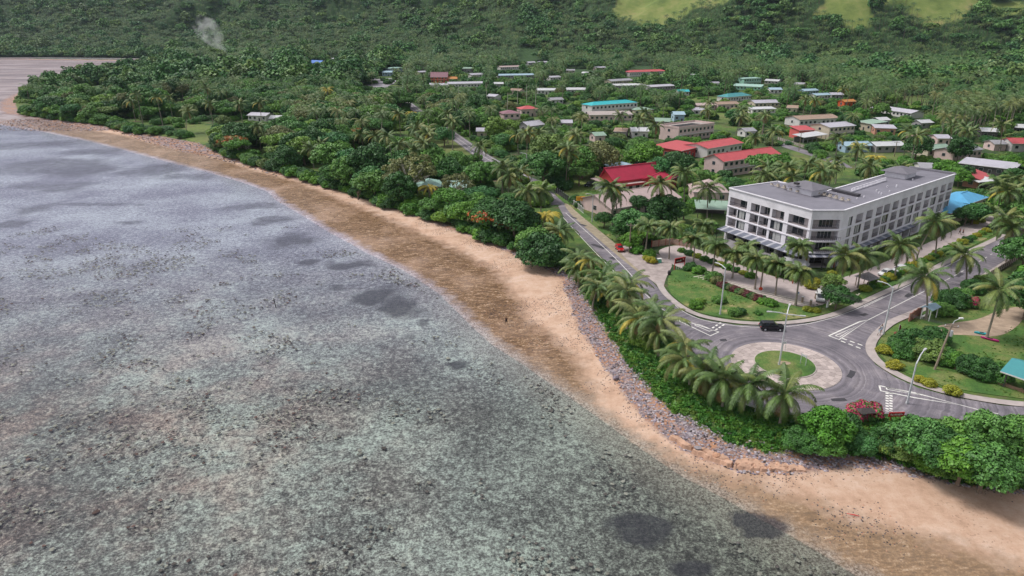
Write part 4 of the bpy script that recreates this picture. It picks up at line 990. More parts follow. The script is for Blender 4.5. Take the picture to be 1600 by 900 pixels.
H('two-storey cream house with pale lilac roof and balcony', (1297, 199), (1336, 196), 6.4, 13, 'gable', 1.2, 'lilac', 'cream', 2, 'two-storey cream house')
H('low white carport roof in front of the two-storey cream house', (1256, 215), (1292, 210), 3.0, 6, 'shed', .8, 'white', 'grey', 1, name='carport', cat='carport', open_=True)
H('grey-green shed roof behind the two-storey cream house', (1340, 190), (1362, 194), 4.4, 10, 'shed', 1, 'green', 'cream', 1)
H('brown-walled house half hidden by trees with pale roof', (1368, 200), (1400, 201), 3.6, 8, 'shed', .9, 'lilac', 'peach', 1)
H('pale blue low house, left of a pair behind the green yard', (1322, 228), (1362, 227), 3.2, 8, 'gable', 1.2, 'pale', 'blue', 1, 'pale blue low house')
H('whitish low house, right of the pair behind the green yard', (1370, 228), (1414, 227), 3.2, 8, 'gable', 1.2, 'white', 'grey', 1)
H('grey-green gabled house left of a pink-walled house', (1451, 234), (1488, 232), 3.4, 9, 'gable', 1.3, 'green', 'cream', 1)
H('pink-walled house with weathered grey roof', (1491, 238), (1535, 233), 3.8, 9, 'gable', 1.3, 'grey', 'pink', 1, 'pink-walled house')
H('long low building with streaky lilac roof behind the hotel', (1500, 255), (1584, 265), 3.2, 10, 'shed', 1.1, 'lilac', 'dark', 1, 'long lilac-roofed shed')
H('white-roofed carport with a parked car behind the hotel', (1512, 279), (1531, 285), 2.8, 6, 'shed', .6, 'white', 'grey', 1, open_=True, name='carport', cat='carport')
H('peach-walled hut with bright red roof beside the carport', (1530, 281), (1546, 274), 3.2, 5, 'shed', 1.6, 'red', 'peach', 1, 'peach hut', name='hut', cat='hut')
H('red-roofed house at the far right edge', (1583, 224), (1612, 224), 4.0, 9, 'gable', 1.8, 'red', 'white', 1)
H('orange-roofed cottage among the palms', (1320, 159), (1337, 158), 3.6, 6, 'gable', 1.2, 'orange', 'orange', 1)
H('long pale lilac roof on the edge of the far green field', (1362, 168), (1424, 177), 3.4, 10, 'gable', 1.4, 'lilac', 'white', 1, 'pale roof by the far field')
H('small bluish roof, left of two among the far palms', (1257, 142), (1279, 141), 3.4, 8, 'gable', 1.1, 'pale', 'blue', 1)
H('small bluish roof, right of two among the far palms', (1275, 149), (1298, 148), 3.4, 8, 'gable', 1.1, 'pale', 'white', 1)
H('white house with bright blue roof by the far bend', (481, 98), (499, 99), 4.6, 14, 'gable', 3.6, 'blue', 'white', 1, 'blue-roofed house')
H('white gable-ended wing right of the bright blue roof', (499, 99), (513, 98), 4.4, 12, 'cross', 2.6, 'blue', 'white', 1)
H('small turquoise hipped roof above the bright blue roof', (490, 82), (508, 82), 6, 12, 'hip', 3, 'pale', 'white', 1)
H('pale blue low shop beside the far paved yard', (597, 113), (613, 113), 4.2, 9, 'gable', 1.4, 'pale', 'blue', 1)
H('pale blue two-storey shop above the coast road bend', (609, 107), (630, 106), 6.4, 10, 'hip', 1.2, 'mint', 'blue', 2)
H('vivid orange house with steep mauve roof', (673, 120), (699, 120), 6.2, 10, 'gable', 4.4, 'mauve', 'orange', 2, 'orange house')
H('orange annex right of the mauve-roofed orange house', (700, 123), (714, 123), 4.2, 7, 'gable', 1.8, 'orange', 'orange', 1)
H('long whitish building in front of the orange house', (671, 133), (699, 133), 4.2, 10, 'gable', 1.4, 'lilac', 'white', 1)
H('pale grey row of shops right of the orange house', (701, 131), (755, 130), 4.2, 11, 'gable', 1.3, 'lilac', 'white', 1, 'pale row of shops')
for A, B, he, rf_, wl_, lb in (((721, 107), (738, 107), 5, 'green', 'grey', 'greenish roof above the pale row of shops'), ((737, 117), (756, 116), 3.6, 'lilac', 'white', 'small pale house right of the greenish roof'), ((782, 105), (813, 104), 3.6, 'beige', 'white', 'pinkish white roof at the forest edge, right of a round tree'),
    ((826, 98), (858, 97), 3.6, 'lilac', 'grey', 'long grey roof farthest back among the village houses'), ((778, 118), (834, 117), 3.6, 'pale', 'grey', 'very long blue-grey roof in the middle distance'), ((817, 93), (834, 92), 4.5, 'mint', 'orange', 'tiny mint roof with orange wall at the forest edge'),
    ((886, 140), (916, 140), 3.8, 'white', 'white', 'whitish gabled house among trees left of the flame tree'), ((840, 141), (868, 141), 3.6, 'white', 'white', 'whitish house above the pink red-roofed house'), ((988, 205), (1013, 205), 3.6, 'white', 'white', 'white roof in the trees left of the flat-roofed pink house'),
    ((1019, 189), (1046, 190), 3.2, 'green', 'grey', 'pale green roof left of the flat-roofed pink house'), ((1037, 205), (1052, 206), 3.0, 'pale', 'white', 'tiny pale blue roof at the foot of the flat-roofed house'), ((1060, 143), (1077, 143), 3.2, 'teal', 'white', 'tiny turquoise roof in the trees'),
    ((1054, 179), (1070, 179), 4.5, 'pale', 'blue', 'small pale blue block behind the flat-roofed house'), ((1078, 118), (1092, 118), 3.2, 'white', 'white', 'tiny white roof left of the mint house'), ((1195, 126), (1216, 127), 3.2, 'white', 'white', 'white roof right of the mint house'),
    ((1204, 140), (1222, 140), 3.2, 'pale', 'white', 'small pale blue roof right of the dull teal roof'), ((1535, 205), (1560, 206), 3.4, 'white', 'dark', 'small white roof among the palms near the right edge'), ((1586, 199), (1608, 200), 3.4, 'white', 'dark', 'white roof right at the edge above the red roof'),
    ((1300, 148), (1318, 148), 3.0, 'lilac', 'grey', 'thin grey roof left of the orange cottage'), ((555, 90), (572, 90), 4, 'lilac', 'grey', 'small grey roof above the far coast road'), ((300, 88), (322, 88), 5, 'white', 'white', 'white roof in the palms left of the blue-roofed house'), ((340, 94), (352, 94), 5, 'white', 'white', 'tiny white roof below the smoke')):
    H(lb, A, B, he, 9, 'gable', 1.3, rf_, wl_, 1)
H('pink two-storey house with dark red roof behind tall bare trunks', (787, 178), (813, 177), 6.4, 10, 'hip', 1.7, 'mauve', 'pink', 2, 'pink house with dark red roof')
H('red-roofed wing right of the pink two-storey house', (815, 171), (842, 170), 4.8, 10, 'hip', 1.8, 'red', 'pink', 1)
H('grey-lilac gabled roof among palms right of the coast road', (826, 197), (850, 194), 3.6, 9, 'gable', 1.8, 'lilac', 'grey', 1)
H('white roof, left of two in the beach forest', (387, 180), (415, 181), 3.4, 9, 'gable', 1.2, 'lilac', 'white', 1, 'white roofs in the beach forest')
H('white roof, right of two in the beach forest', (421, 185), (441, 185), 3.4, 9, 'gable', 1.2, 'white', 'white', 1)
H('mint-roofed beach house, left half behind the olive tree', (656, 293), (692, 291), 3.8, 10, 'hip', 1.8, 'mint', 'grey', 1, 'mint-roofed beach house')
H('mint-roofed beach house wing right of the yellow palm', (700, 293), (732, 292), 3.4, 8, 'gable', 1.4, 'mint', 'grey', 1)
H('bright blue hipped roof building behind the right end of the hotel', (1484, 333), (1522, 323), 3.6, 17, 'hip', 2.6, 'sky', 'cream', 1, 'blue-roofed building')
H('blue-roofed wing projecting to the right', (1514, 318), (1542, 308), 3.6, 9, 'hip', 1.8, 'sky', 'cream', 1)
H('teal-roofed shed with clutter below at the right edge', (1571, 580), (1612, 594), 3.0, 6.5, 'gable', 1.1, 'dteal', 'dark', 1, 'teal-roofed shed', open_=True, name='shed', cat='shed')
protect([tuple(LF), tuple(CL), tuple(CR), tuple(RE), (RE.x, RE.y, 0), (CL.x, CL.y, 0)]); FOOT += [(75, 178, 20), (100, 190, 20), (122, 205, 16)]
for a_, b_ in (((705, 205), (740, 240)), ((622, 150), (656, 178)), ((566, 118), (622, 134)), ((876, 300), (905, 330)), ((1180, 205), (1245, 232))):
    p_, q_ = G(*a_), G(*b_); PROT.append((a_[0], a_[1], b_[0], b_[1], P(q_.x, q_.y, 0)[2]))
# ---------------------------------------------------------------- vegetation builders
def cards_mesh(name, C, Nn, size, mats, midx, aspect=.65, seed=1, droop=0.0):
    """many small leaf faces: centres C, facing Nn; each a folded diamond"""
    r = np.random.RandomState(seed); n = len(C)
    Nn = Nn / (np.linalg.norm(Nn, axis=1, keepdims=True) + 1e-9)
    rv = r.normal(size=(n, 3)); t = np.cross(Nn, rv); t /= (np.linalg.norm(t, axis=1, keepdims=True) + 1e-9); b = np.cross(Nn, t)
    s = (size * (0.7 + 0.6 * r.rand(n)))[:, None]
    v = np.stack([C - t * s, C - b * s * aspect + Nn * s * .12, C + t * s, C + b * s * aspect + Nn * s * .12], 1)
    me = bpy.data.meshes.new(name); V = v.reshape(-1, 3)
    me.vertices.add(len(V)); me.vertices.foreach_set('co', V.astype(np.float32).ravel())
    me.loops.add(n * 4); me.loops.foreach_set('vertex_index', np.arange(n * 4, dtype=np.int32))
    me.polygons.add(n); me.polygons.foreach_set('loop_start', np.arange(0, n * 4, 4, dtype=np.int32))
    for m in mats: me.materials.append(m)
    if midx is not None: me.polygons.foreach_set('material_index', midx.astype(np.int32))
    me.update(); return me
def crown_cards(kind, seed, per, rad=6.0):
    r = np.random.RandomState(seed); C = []; Nn = []; blobs = []
    if kind == 'round': ez, cz, nb, br, lo = .72, .95, 34, (.20, .34), -.35
    elif kind == 'umbrella': ez, cz, nb, br, lo = .30, 1.15, 40, (.16, .27), -.25
    elif kind == 'tall': ez, cz, nb, br, lo = 1.05, 1.25, 34, (.22, .34), -.7
    elif kind == 'sparse': ez, cz, nb, br, lo = .62, 1.0, 46, (.10, .19), -.3
    else: ez, cz, nb, br, lo = .62, .42, 26, (.24, .38), -.55       # shrub
    lob = [r.normal(size=3) for _ in range(5)]
    for i in range(nb):
        u = r.rand(); z = lo + (1 - lo) * ((i + .5) / nb); a = i * 2.399 + r.rand() * .8
        k = math.sqrt(max(0, 1 - z * z)); rr = 1 - .30 * r.rand()
        d = np.array((math.cos(a) * k, math.sin(a) * k, z))
        rr *= 1 + .13 * sum(math.sin(3 * float(np.dot(d, q))) for q in lob) / 2
        c = d * rr * rad * (1 - br[0] * .6); c[2] = c[2] * ez + cz * rad
        R_ = rad * (br[0] + (br[1] - br[0]) * r.rand())
        blobs.append((c, R_))
        m = int(per * (R_ / (rad * .27)) ** 2)
        q = r.normal(size=(m, 3)); q /= np.linalg.norm(q, axis=1, keepdims=True)
        q[:, 2] = np.where(q[:, 2] < -.45, -q[:, 2], q[:, 2])
        pos = c + q * R_ * np.array((1.1, 1.1, .72)) * (.82 + .3 * r.rand(m))[:, None]
        C.append(pos); Nn.append(q + r.normal(size=(m, 3)) * .55 + np.array((0, 0, .35)))
    C = np.concatenate(C); keep = C[:, 2] > .04 * rad
    return C[keep], np.concatenate(Nn)[keep], blobs
def trunk_mesh(kind, seed, blobs, rad=6.0, bark=None):
    r = random.Random(seed); w = MB(); bk = bark or BARK
    zc = blobs and min(b[0][2] for b in blobs) or 2; h0 = max(.8, zc * .75)
    fork = Vector((r.uniform(-.3, .3), r.uniform(-.3, .3), h0))
    w.tube([(0, 0, -.3), (0.02, 0, .4), tuple(fork * .6), tuple(fork)], [.52, .40, .34, .30], bk, 7)
    for c, R_ in r.sample(blobs, min(11 if kind != 'sparse' else 22, len(blobs))):
        c = Vector(c); mid = fork.lerp(c, .5) + Vector((0, 0, -.06 * rad + r.uniform(-.2, .4)))
        w.tube([tuple(fork - Vector((0, 0, .15))), tuple(mid), tuple(c)], [.19, .12, .04], bk, 5, False)
    return w.mesh('trunk')
TREEV = {}
def treevar(key, kind, seed, per, size, leafm, bark=None, rad=6.0, flower=None, frac=.3):
    C, Nn, bl = crown_cards(kind, seed, per, rad)
    mats = [leafm]; mi = None
    if flower is not None:
        mats.append(flower); rr = np.random.RandomState(seed + 5)
        mi = ((rr.rand(len(C)) < frac * (C[:, 2] > .5 * rad * 0.9)) & (np.sin(C[:, 0] * 1.1) + np.cos(C[:, 1] * 1.3) > -.6)).astype(int)
    TREEV[key] = (cards_mesh('crown', C, Nn, size, mats, mi, seed=seed), trunk_mesh(kind, seed, bl, rad, bark) if kind != 'shrub' else None)
for i in range(5): treevar('round%d' % i, 'round', 20 + i, 190, .34, [LEAF, LEAF, LEAF_DARK, LEAF, LEAF][i])
for i in range(3): treevar('umb%d' % i, 'umbrella', 40 + i, 160, .32, [LEAF, LEAF_BRIGHT, LEAF][i])
for i in range(2): treevar('tall%d' % i, 'tall', 50 + i, 190, .34, [LEAF_DARK, LEAF][i])
treevar('olive0', 'sparse', 60, 210, .27, LEAF_OLIVE, BARK_W); treevar('olive1', 'round', 61, 130, .30, LEAF_OLIVE)
treevar('bright0', 'round', 62, 170, .36, LEAF_BRIGHT); treevar('flame0', 'umbrella', 63, 150, .32, LEAF, None, 6.0, FLOWER_O, .7)
treevar('shrub0', 'shrub', 70, 120, .13, LEAF, None, 1.5); treevar('shrub1', 'shrub', 71, 120, .13, LEAF_DARK, None, 1.5); treevar('shrub2', 'shrub', 72, 110, .13, LEAF_BRIGHT, None, 1.5)
treevar('shrubY', 'shrub', 73, 110, .12, LEAF_YEL, None, 1.5); treevar('shrubM', 'shrub', 74, 120, .12, LEAF, None, 1.5, FLOWER_R, .6); treevar('shrubO', 'shrub', 75, 110, .13, LEAF_OLIVE, None, 1.5)
treevar('shrubR', 'shrub', 76, 110, .12, leaf_mat('maroon_foliage', [(0, (.10, .025, .03)), (1, (.14, .04, .04))]), None, 1.5)
treevar('bush0', 'shrub', 77, 260, .17, LEAF, None, 3.2); treevar('bush1', 'shrub', 78, 260, .17, LEAF_DARK, None, 3.2); treevar('bush2', 'shrub', 79, 260, .16, LEAF_BRIGHT, None, 3.2)
for i in range(5): treevar('far%d' % i, ['round', 'umbrella', 'round', 'tall', 'umbrella'][i], 80 + i, 26, .85, LEAF_FAR)
ORD = ['nearest', 'second nearest', 'third nearest', 'fourth nearest', 'fifth nearest', 'sixth nearest']
def ordi(k): return ORD[k] if k < 6 else ('%dth nearest' % (k + 1) if (k + 1) % 10 not in (1, 2, 3) or k < 13 else '%d%s nearest' % (k + 1, {1: 'st', 2: 'nd', 3: 'rd'}[(k + 1) % 10]))
PENDING = []      # (object, look phrase) -> labels written at the end from the nearest landmark
def where(x, y):
    # landmark close in the picture as well as on the ground
    best = min(LAND, key=lambda q: math.hypot(x - q[0], y - q[1])); dx, dy = x - best[0], y - best[1]
    if abs(dx) > abs(dy): rel = 'right of' if dx > 0 else 'left of'
    else: rel = 'behind' if dy > 0 else 'in front of'
    return best, rel, math.hypot(dx, dy)
def write_labels():
    groups = {}
    for o, look in PENDING:
        b, rel, d = where(o.location.x, o.location.y); groups.setdefault((look, rel, b[2]), []).append((d, o))
    for (look, rel, nm), lst in groups.items():
        lst.sort(key=lambda t: t[0])
        for k, (d, o) in enumerate(lst):
            o['label'] = '%s %s the %s' % (look, rel, nm) + (', ' + ordi(k) if len(lst) > 1 else '')
for i, (px, py, wpx, rf_) in enumerate(((860, 121, 16, 'lilac'), (884, 110, 14, 'grey'), (908, 114, 16, 'white'), (932, 106, 15, 'lilac'), (1110, 130, 14, 'lilac'), (1240, 131, 15, 'grey'), (1440, 192, 18, 'white'), (1466, 216, 20, 'lilac'), (1440, 262, 20, 'grey'), (655, 113, 12, 'lilac'), (770, 131, 16, 'white'), (796, 141, 16, 'tan'),
                                          (862, 156, 18, 'grey'), (874, 192, 20, 'lilac'), (960, 205, 18, 'tan'), (930, 212, 16, 'green'), (1085, 172, 16, 'lilac'), (1230, 168, 16, 'tan'), (1375, 188, 16, 'white'), (1555, 225, 18, 'grey'), (760, 150, 14, 'lilac'), (520, 92, 12, 'white'), (420, 96, 12, 'white'), (1418, 215, 14, 'tan'), (1165, 205, 16, 'grey'), (745, 205, 15, 'lilac'))):
    o_ = house('x', (px, py), (px + wpx, py + (i % 3 - 1) * .8), 3.3, 7 + i % 3, 'gable', 1.2, rf_, ['white', 'cream', 'grey', 'pink'][i % 4], 1)[0]
    PENDING.append((o_, 'small house with %s roof' % {'lilac': 'pale lilac', 'grey': 'grey', 'white': 'white', 'tan': 'rusty tan', 'green': 'pale green'}[rf_]))
LOOK = {'round0': 'round green tree', 'round1': 'bushy green tree', 'round2': 'dark green domed tree', 'round3': 'dense leafy tree', 'round4': 'lumpy green tree', 'umb0': 'flat-crowned rain tree', 'umb1': 'bright umbrella tree', 'umb2': 'wide spreading tree', 'tall0': 'tall dark tree', 'tall1': 'tall green tree', 'olive0': 'sparse olive-grey tree', 'olive1': 'olive-grey tree', 'bright0': 'bright green tree', 'flame0': 'orange-flowering tree',
        'shrub0': 'green shrub', 'shrub1': 'dark green shrub', 'shrub2': 'bright green shrub', 'shrubY': 'yellow-green shrub', 'shrubM': 'magenta-flowering shrub', 'shrubO': 'olive shrub', 'shrubR': 'maroon-leaved shrub', 'bush0': 'large green bush', 'bush1': 'large dark bush', 'bush2': 'large bright green bush'}
def plant(key, x, y, r, label=None, group=None, zs=1.0, z=0.0):
    cr, tr = TREEV[key]; nom = 6.0 if tr is not None else (3.2 if key.startswith('bush') else 1.5); s = r / nom
    isT = tr is not None
    nm = 'broadleaf_tree' if isT else ('bush' if key.startswith('bush') else 'shrub')
    o = thing(nm, label or 'x', 'tree' if isT else 'shrub', (x, y, z), R.uniform(0, 6.28), group or ('broadleaf trees of the coast and village' if isT else 'shrubs and bushes of the gardens and verges'), (s, s, s * zs))
    if isT: obj('trunk', tr, o)
    obj('crown' if isT else 'foliage', cr, o)
    if label is None: PENDING.append((o, LOOK[key]))
    return o
# palms -------------------------------------------------------------
def frond_mesh(seed, L=4.3, droop=1.0, up=.6, pairs=36, mt=None, wid=.75, fine=True, w=None, wind=0.0):
    r = random.Random(seed); own = w is None; w = w or MB(); mt = mt or PALM; pts = []; n = 9
    for i in range(n + 1):
        t = i / n; a = up - droop * 1.75 * t ** 1.25
        if i == 0: p = Vector((0.05, 0, 0))
        else: p = pts[-1] + Vector((math.cos(a), wind * t * .5, math.sin(a))) * (L / n)
        pts.append(p)
    w.tube([tuple(p) for p in pts[::2] + [pts[-1]]], [.055, .045, .035, .025, .015, .008][:len(pts[::2]) + 1], mt, 3, False)
    for k in range(pairs):
        t = .13 + .85 * k / (pairs - 1); f = t * n; i = min(int(f), n - 1); p = pts[i].lerp(pts[i + 1], f - i); d = (pts[i + 1] - pts[i]).normalized()
        ll = wid * (math.sin(math.pi * min(1, t * .92 + .08)) ** .6) * (1.05 - .25 * t) + .12
        for sgn in (-1, 1):
            side = Vector((-d.y, d.x, 0)) if abs(d.z) < .98 else Vector((0, 1, 0)); side = Vector((0, 1, 0)) if side.length < .1 else side.normalized()
            dirn = (side * sgn * .9 + d * .55 + Vector((0, 0, -.30 - .25 * r.random()))).normalized()
            b = d * (.044 if fine else .13)
            m_ = p + dirn * ll * .55; e = p + (dirn * ll + Vector((0, 0, -.22 * ll - .1 * r.random())))
            if fine: jt = Vector((0, 0, r.uniform(-.06, .05))); m_ = m_ + jt; w.face([p - b, p + b, m_ + b * 1.1, m_ - b * 1.1], mt); w.face([m_ - b * 1.1, m_ + b * 1.1, e + jt * 2], mt)
            else: w.face([p - b, p + b, e], mt)
    return w.mesh('frond') if own else None
FR = [frond_mesh(1, 3.6, .55, 1.15), frond_mesh(2, 4.3, .85, .85), frond_mesh(3, 4.6, 1.0, .55), frond_mesh(4, 4.4, 1.05, .15), frond_mesh(5, 4.0, .95, -.3), ]
FRY = [frond_mesh(6, 4.3, .9, .7, mt=PALM_YEL), frond_mesh(7, 4.2, 1.0, .2, mt=PALM_YEL)]
FRD = [frond_mesh(8, 3.2, .5, -.9, mt=PALM_DEAD, pairs=16)]
FRW = [frond_mesh(9, 4.3, .75, .9, wind=.9), frond_mesh(10, 4.5, .95, .5, wind=.8), frond_mesh(11, 4.2, 1.0, .1, wind=.6)]
FRX = [frond_mesh(12, 2.5, .8, 1.1, pairs=30, wid=.55), frond_mesh(13, 2.7, 1.05, .75, pairs=30, wid=.55), frond_mesh(14, 2.6, 1.2, .3, pairs=30, wid=.5)]
FRXY = [frond_mesh(15, 2.6, 1.2, .6, pairs=18, wid=.5, mt=mat('light_frond', (.14, .19, .04), .6, .3, 2, rnd=.2))]
def coconut_mesh():
    w = MB()
    for i in range(7):
        a = i * .9; bm = bmesh.new(); bmesh.ops.create_icosphere(bm, subdivisions=1, radius=.16)
        o = len(w.v); k = w.mi(mat('coconut_husk', (.20, .19, .05), .6, .3, 3))
        w.v += [(v.co.x + math.cos(a) * .34, v.co.y + math.sin(a) * .34, v.co.z * 1.2 - .35 - .08 * (i % 2)) for v in bm.verts]
        for f in bm.faces: w.f.append(tuple(o + v.index for v in f.verts)); w.m.append(k)
        bm.free()
    return w.mesh('coconut_cluster')
COCO = coconut_mesh()
def ptrunk(h, lean, seed, r0=.20, thick=1.0, m=None):
    w = MB(); r = random.Random(seed); n = 7; pts = []
    for i in range(n + 1):
        t = i / n; pts.append((lean * t ** 1.6, .12 * math.sin(t * 3 + seed), h * t - (.3 if i == 0 else 0)))
    w.tube(pts, [(r0 * (1.7 - .9 * min(1, t * 5)) if t < .2 else r0 * (1 - .35 * t)) * thick for t in [i / n for i in range(n + 1)]], m or BARK_P, 7)
    return w.mesh('trunk'), Vector(pts[-1])
PT = {}
for hh_ in (4, 5, 7, 9, 12, 15):
    for le in (0, 1): PT[(hh_, le)] = ptrunk(hh_, [.25, hh_ * .22][le], hh_ + le)
def far_crown(seed, n=17, mt=None, pairs=11):
    w = MB(); r = random.Random(seed)
    for i in range(n):
        q = MB(); t = i / n; frond_mesh(seed * 31 + i, 4.3, .75 + .3 * r.random(), 1.1 - 1.5 * t, pairs, mt, .8, False, q); a = i * 2.4 + r.random() * .3; ca, sa = math.cos(a), math.sin(a)
        o = len(w.v); w.v += [(x * ca - y * sa, x * sa + y * ca, z) for x, y, z in q.v]
        for f, m in zip(q.f, q.m): w.f.append(tuple(o + k for k in f)); w.m.append(w.mi(q.mats[m]))
    return w.mesh('crown')
FCROWN = [far_crown(k) for k in range(3)]; FCROWNY = far_crown(5, 14, PALM_YEL)
VCROWN = [far_crown(8 + k, 16, PALM_FAR, 9) for k in range(2)]
def palm(x, y, h, kind='coconut', full=True, label=None, az=None, lean=None, nf=19, sc=1.0, z=0.0):
    hk = min((4, 5, 7, 9, 12, 15), key=lambda q: abs(q * 1.0 - h)); le = (R.random() < .35) if lean is None else lean
    tm, top = PT[(hk, int(le))]; s = h / hk
    az = R.uniform(0, 6.28) if az is None else az
    o = thing('coconut_palm' if kind not in ('date',) else 'feather_palm', label or 'x', 'palm', (x, y, z), az, {'date': 'feather palms lining the hotel forecourt'}.get(kind, 'coconut palms'), (s, s, s))
    if kind == 'yellow': look = 'yellow-fronded palm'
    elif kind == 'date': look = 'compact feather palm'
    elif kind == 'wind': look = 'wind-swept low coconut palm'
    else: look = ('tall ' if h > 11 else 'short ' if h < 6 else '') + ('leaning ' if le else 'upright ') + 'coconut palm'
    obj('trunk', tm, o)
    if not full:
        c = obj('crown', FCROWNY if kind == 'yellow' else R.choice(FCROWN), o, top, (0, 0, R.uniform(0, 6)), sc / s)
    else:
        k = sc / s
        for i in range(nf):
            t = i / nf; a = i * 2.39996 + R.uniform(-.2, .2)
            if kind == 'date':
                f = FRX[0] if t < .3 else FRX[1] if t < .68 else FRX[2]
                if R.random() < .18: f = FRXY[0]
            elif kind == 'yellow': f = FRY[0] if t < .55 else FRY[1]
            elif kind == 'wind':
                f = FRW[0] if t < .35 else FRW[1] if t < .7 else FRW[2]
                if R.random() < .06: f = FRY[1]
            else:
                f = FR[min(4, int(t * 5))]
                if t > .85 and R.random() < .35: f = FRY[1]
            ww = .85 + .3 * R.random()
            obj('frond', f, o, top + Vector((math.cos(a), math.sin(a), 0)) * .08, (R.uniform(-.12, .12), R.uniform(-.12, .12), a), k * ww)
        if kind in ('coconut', 'wind'):
            obj('coconut_cluster', COCO, o, top, (0, 0, 0), k)
            for i in range(R.choice((2, 3, 5))): obj('dead_frond', FRD[0], o, top, (0, 0, R.uniform(0, 6.28)), k * R.uniform(.8, 1.1))
    if label is None: PENDING.append((o, look))
    return o
NPALM = [0]
def palm_at(cx, cy, h, kind='coconut', base=None, **k):
    if base is not None:                        # foot
        h = min(18, max(4.5, (base[1] - cy) / ((base[1] - 41) / 60) / .95))
        b = G(base[0], base[1]); c_ = G(cx, cy, h)
        dx, dy = c_.x - b.x, c_.y - b.y
        az = math.atan2(dy, dx); ln = math.hypot(dx, dy) > 1.1; k.setdefault('lean', ln)
        p = b if math.hypot(dx, dy) < 4 else Vector((c_.x - dx * 3.5 / math.hypot(dx, dy), c_.y - dy * 3.5 / math.hypot(dx, dy), 0)); k['az'] = az
    else: p = G(cx, cy, h)
    NPALM[0] += 1
    return palm(p.x, p.y, h, kind, **k)
# low wind-swept row along the shore road
for cx, cy, h in ((897, 400, 6), (921, 408, 6), (908, 418, 4.5), (941, 429, 6), (930, 448, 4.5), (972, 437, 6.5), (957, 452, 5), (992, 457, 6), (980, 474, 5), (1012, 480, 6), (997, 497, 5), (1036, 498, 6), (1029, 519, 5), (1060, 533, 5.5), (1085, 562, 5.2)):
    palm_at(cx + R.uniform(-4, 4), cy + R.uniform(-3, 3), h * R.uniform(.8, 1.2), 'wind', sc=R.uniform(1.0, 1.25), nf=R.choice((16, 19, 22)))
for cx, cy, h in ((1133, 592, 5.2), (1168, 600, 5), (1225, 617, 5.2), (1106, 580, 4.2)): palm_at(cx, cy, h, 'coconut', sc=1.3, nf=22, lean=False)
for cx, cy, bx, by in ((1119, 383, 1112, 430), (1147, 396, 1144, 435), (1181, 405, 1179, 452), (1214, 414, 1211, 461), (1249, 424, 1243, 477), (1166, 386, 1164, 412), (1247, 385, 1243, 432), (1015, 354, 1008, 397), (1046, 357, 1045, 405), (1085, 374, 1083, 410), (1100, 352, 1098, 385), (1165, 465, 1163, 470)):
    if cx == 1165: continue
    h = (by - cy) / ((by - 41) / 60) / .94; palm_at(cx, cy, max(5, h), 'date', nf=34, base=(bx, by), lean=False, sc=R.uniform(1.38, 1.55))
for cx, cy, h, b in ((1317, 400, 8.5, (1312, 452)), (1350, 397, 8.5, (1340, 450)), (1405, 384, 9, (1397, 436)), (1459, 345, 11, (1431, 408)), (1466, 350, 10, (1461, 402)), (1450, 432, 9, (1447, 499)), (1512, 398, 7.5, (1508, 446)), (1578, 356, 9, (1577, 411)), (1561, 452, 10.5, (1541, 530)),
        (1031, 287, 14, (1029, 355)), (1069, 270, 14, (1069, 342)), (952, 292, 11, (957, 352)), (960, 300, 10, (965, 350)), (1106, 294, 9, (1105, 340)), (874, 362, 6, (872, 392)), (835, 300, 11, None), (846, 298, 10, None), (812, 268, 9, None), (795, 275, 8, None), (785, 262, 10, None),
        (1562, 290, 13, (1555, 352)), (1572, 300, 12, (1570, 358)), (1585, 282, 13, (1582, 340)), (1590, 345, 11, None), (698, 178, 12, (701, 222)), (706, 190, 10, None), (750, 228, 9, None), (559, 211, 10, (571, 238)), (584, 214, 9, (590, 242)), (624, 178, 9, None), (487, 232, 8, None), (500, 226, 8, None),
        (807, 212, 10, (810, 240)), (823, 208, 10, None), (842, 208, 9, None), (789, 262, 8, None), (580, 115, 9, None), (214, 148, 11, (226, 190)), (206, 158, 9, None), (245, 152, 12, (261, 196)), (264, 153, 11, (271, 184)), (322, 138, 13, (330, 180)), (328, 162, 9, None), (286, 175, 8, None), (162, 106, 10, None), (150, 110, 10, None),
        (282, 130, 10, None), (402, 198, 9, (408, 234)), (375, 162, 10, None), (405, 160, 9, None), (1300, 262, 9, None), (1312, 250, 9, None), (1342, 233, 8, None), (1230, 262, 9, None), (1200, 262, 8, None), (1260, 255, 9, None), (1285, 268, 9, None), (1365, 262, 9, None), (1355, 255, 8, None), (1240, 275, 8, None), (1190, 272, 8, None),
        (1152, 182, 9, None), (1158, 172, 9, None), (1195, 180, 10, None), (1105, 172, 9, None), (1110, 160, 9, None), (1008, 176, 8, None), (1000, 186, 8, None), (975, 180, 8, None), (1025, 196, 8, None), (1508, 200, 10, None), (1514, 206, 9, None), (1490, 195, 9, None), (1572, 195, 9, None), (1258, 155, 10, None), (1268, 156, 10, None), (1318, 138, 11, None), (1328, 135, 12, None),
        (880, 135, 9, None), (905, 80, 14, None), (1002, 76, 16, None), (1010, 80, 15, None), (998, 82, 14, None), (1180, 215, 8, None), (1210, 205, 9, None), (1310, 215, 8, None), (1405, 262, 8, None), (1420, 205, 9, None), (1432, 212, 9, None)):
    if b is None and cy < 215: h += 3.5
    palm_at(cx, cy, h, 'coconut', base=b, full=(cy > 135), nf=20 if cy > 250 else 17, sc=R.uniform(1.22, 1.38))
    b2 = b or (cx, cy + 28); q_ = G(*b2); PROT.append((cx - 14, cy - 10, max(cx, b2[0]) + 12, b2[1], P(q_.x, q_.y, 0)[2]))
for cx, cy, h in ((847, 335, 6), (671, 292, 6), (571, 243, 6), (1340, 226, 6.5), (1362, 245, 6), (828, 204, 8), (640, 176, 8)): palm_at(cx, cy, h, 'yellow', nf=15, full=True)
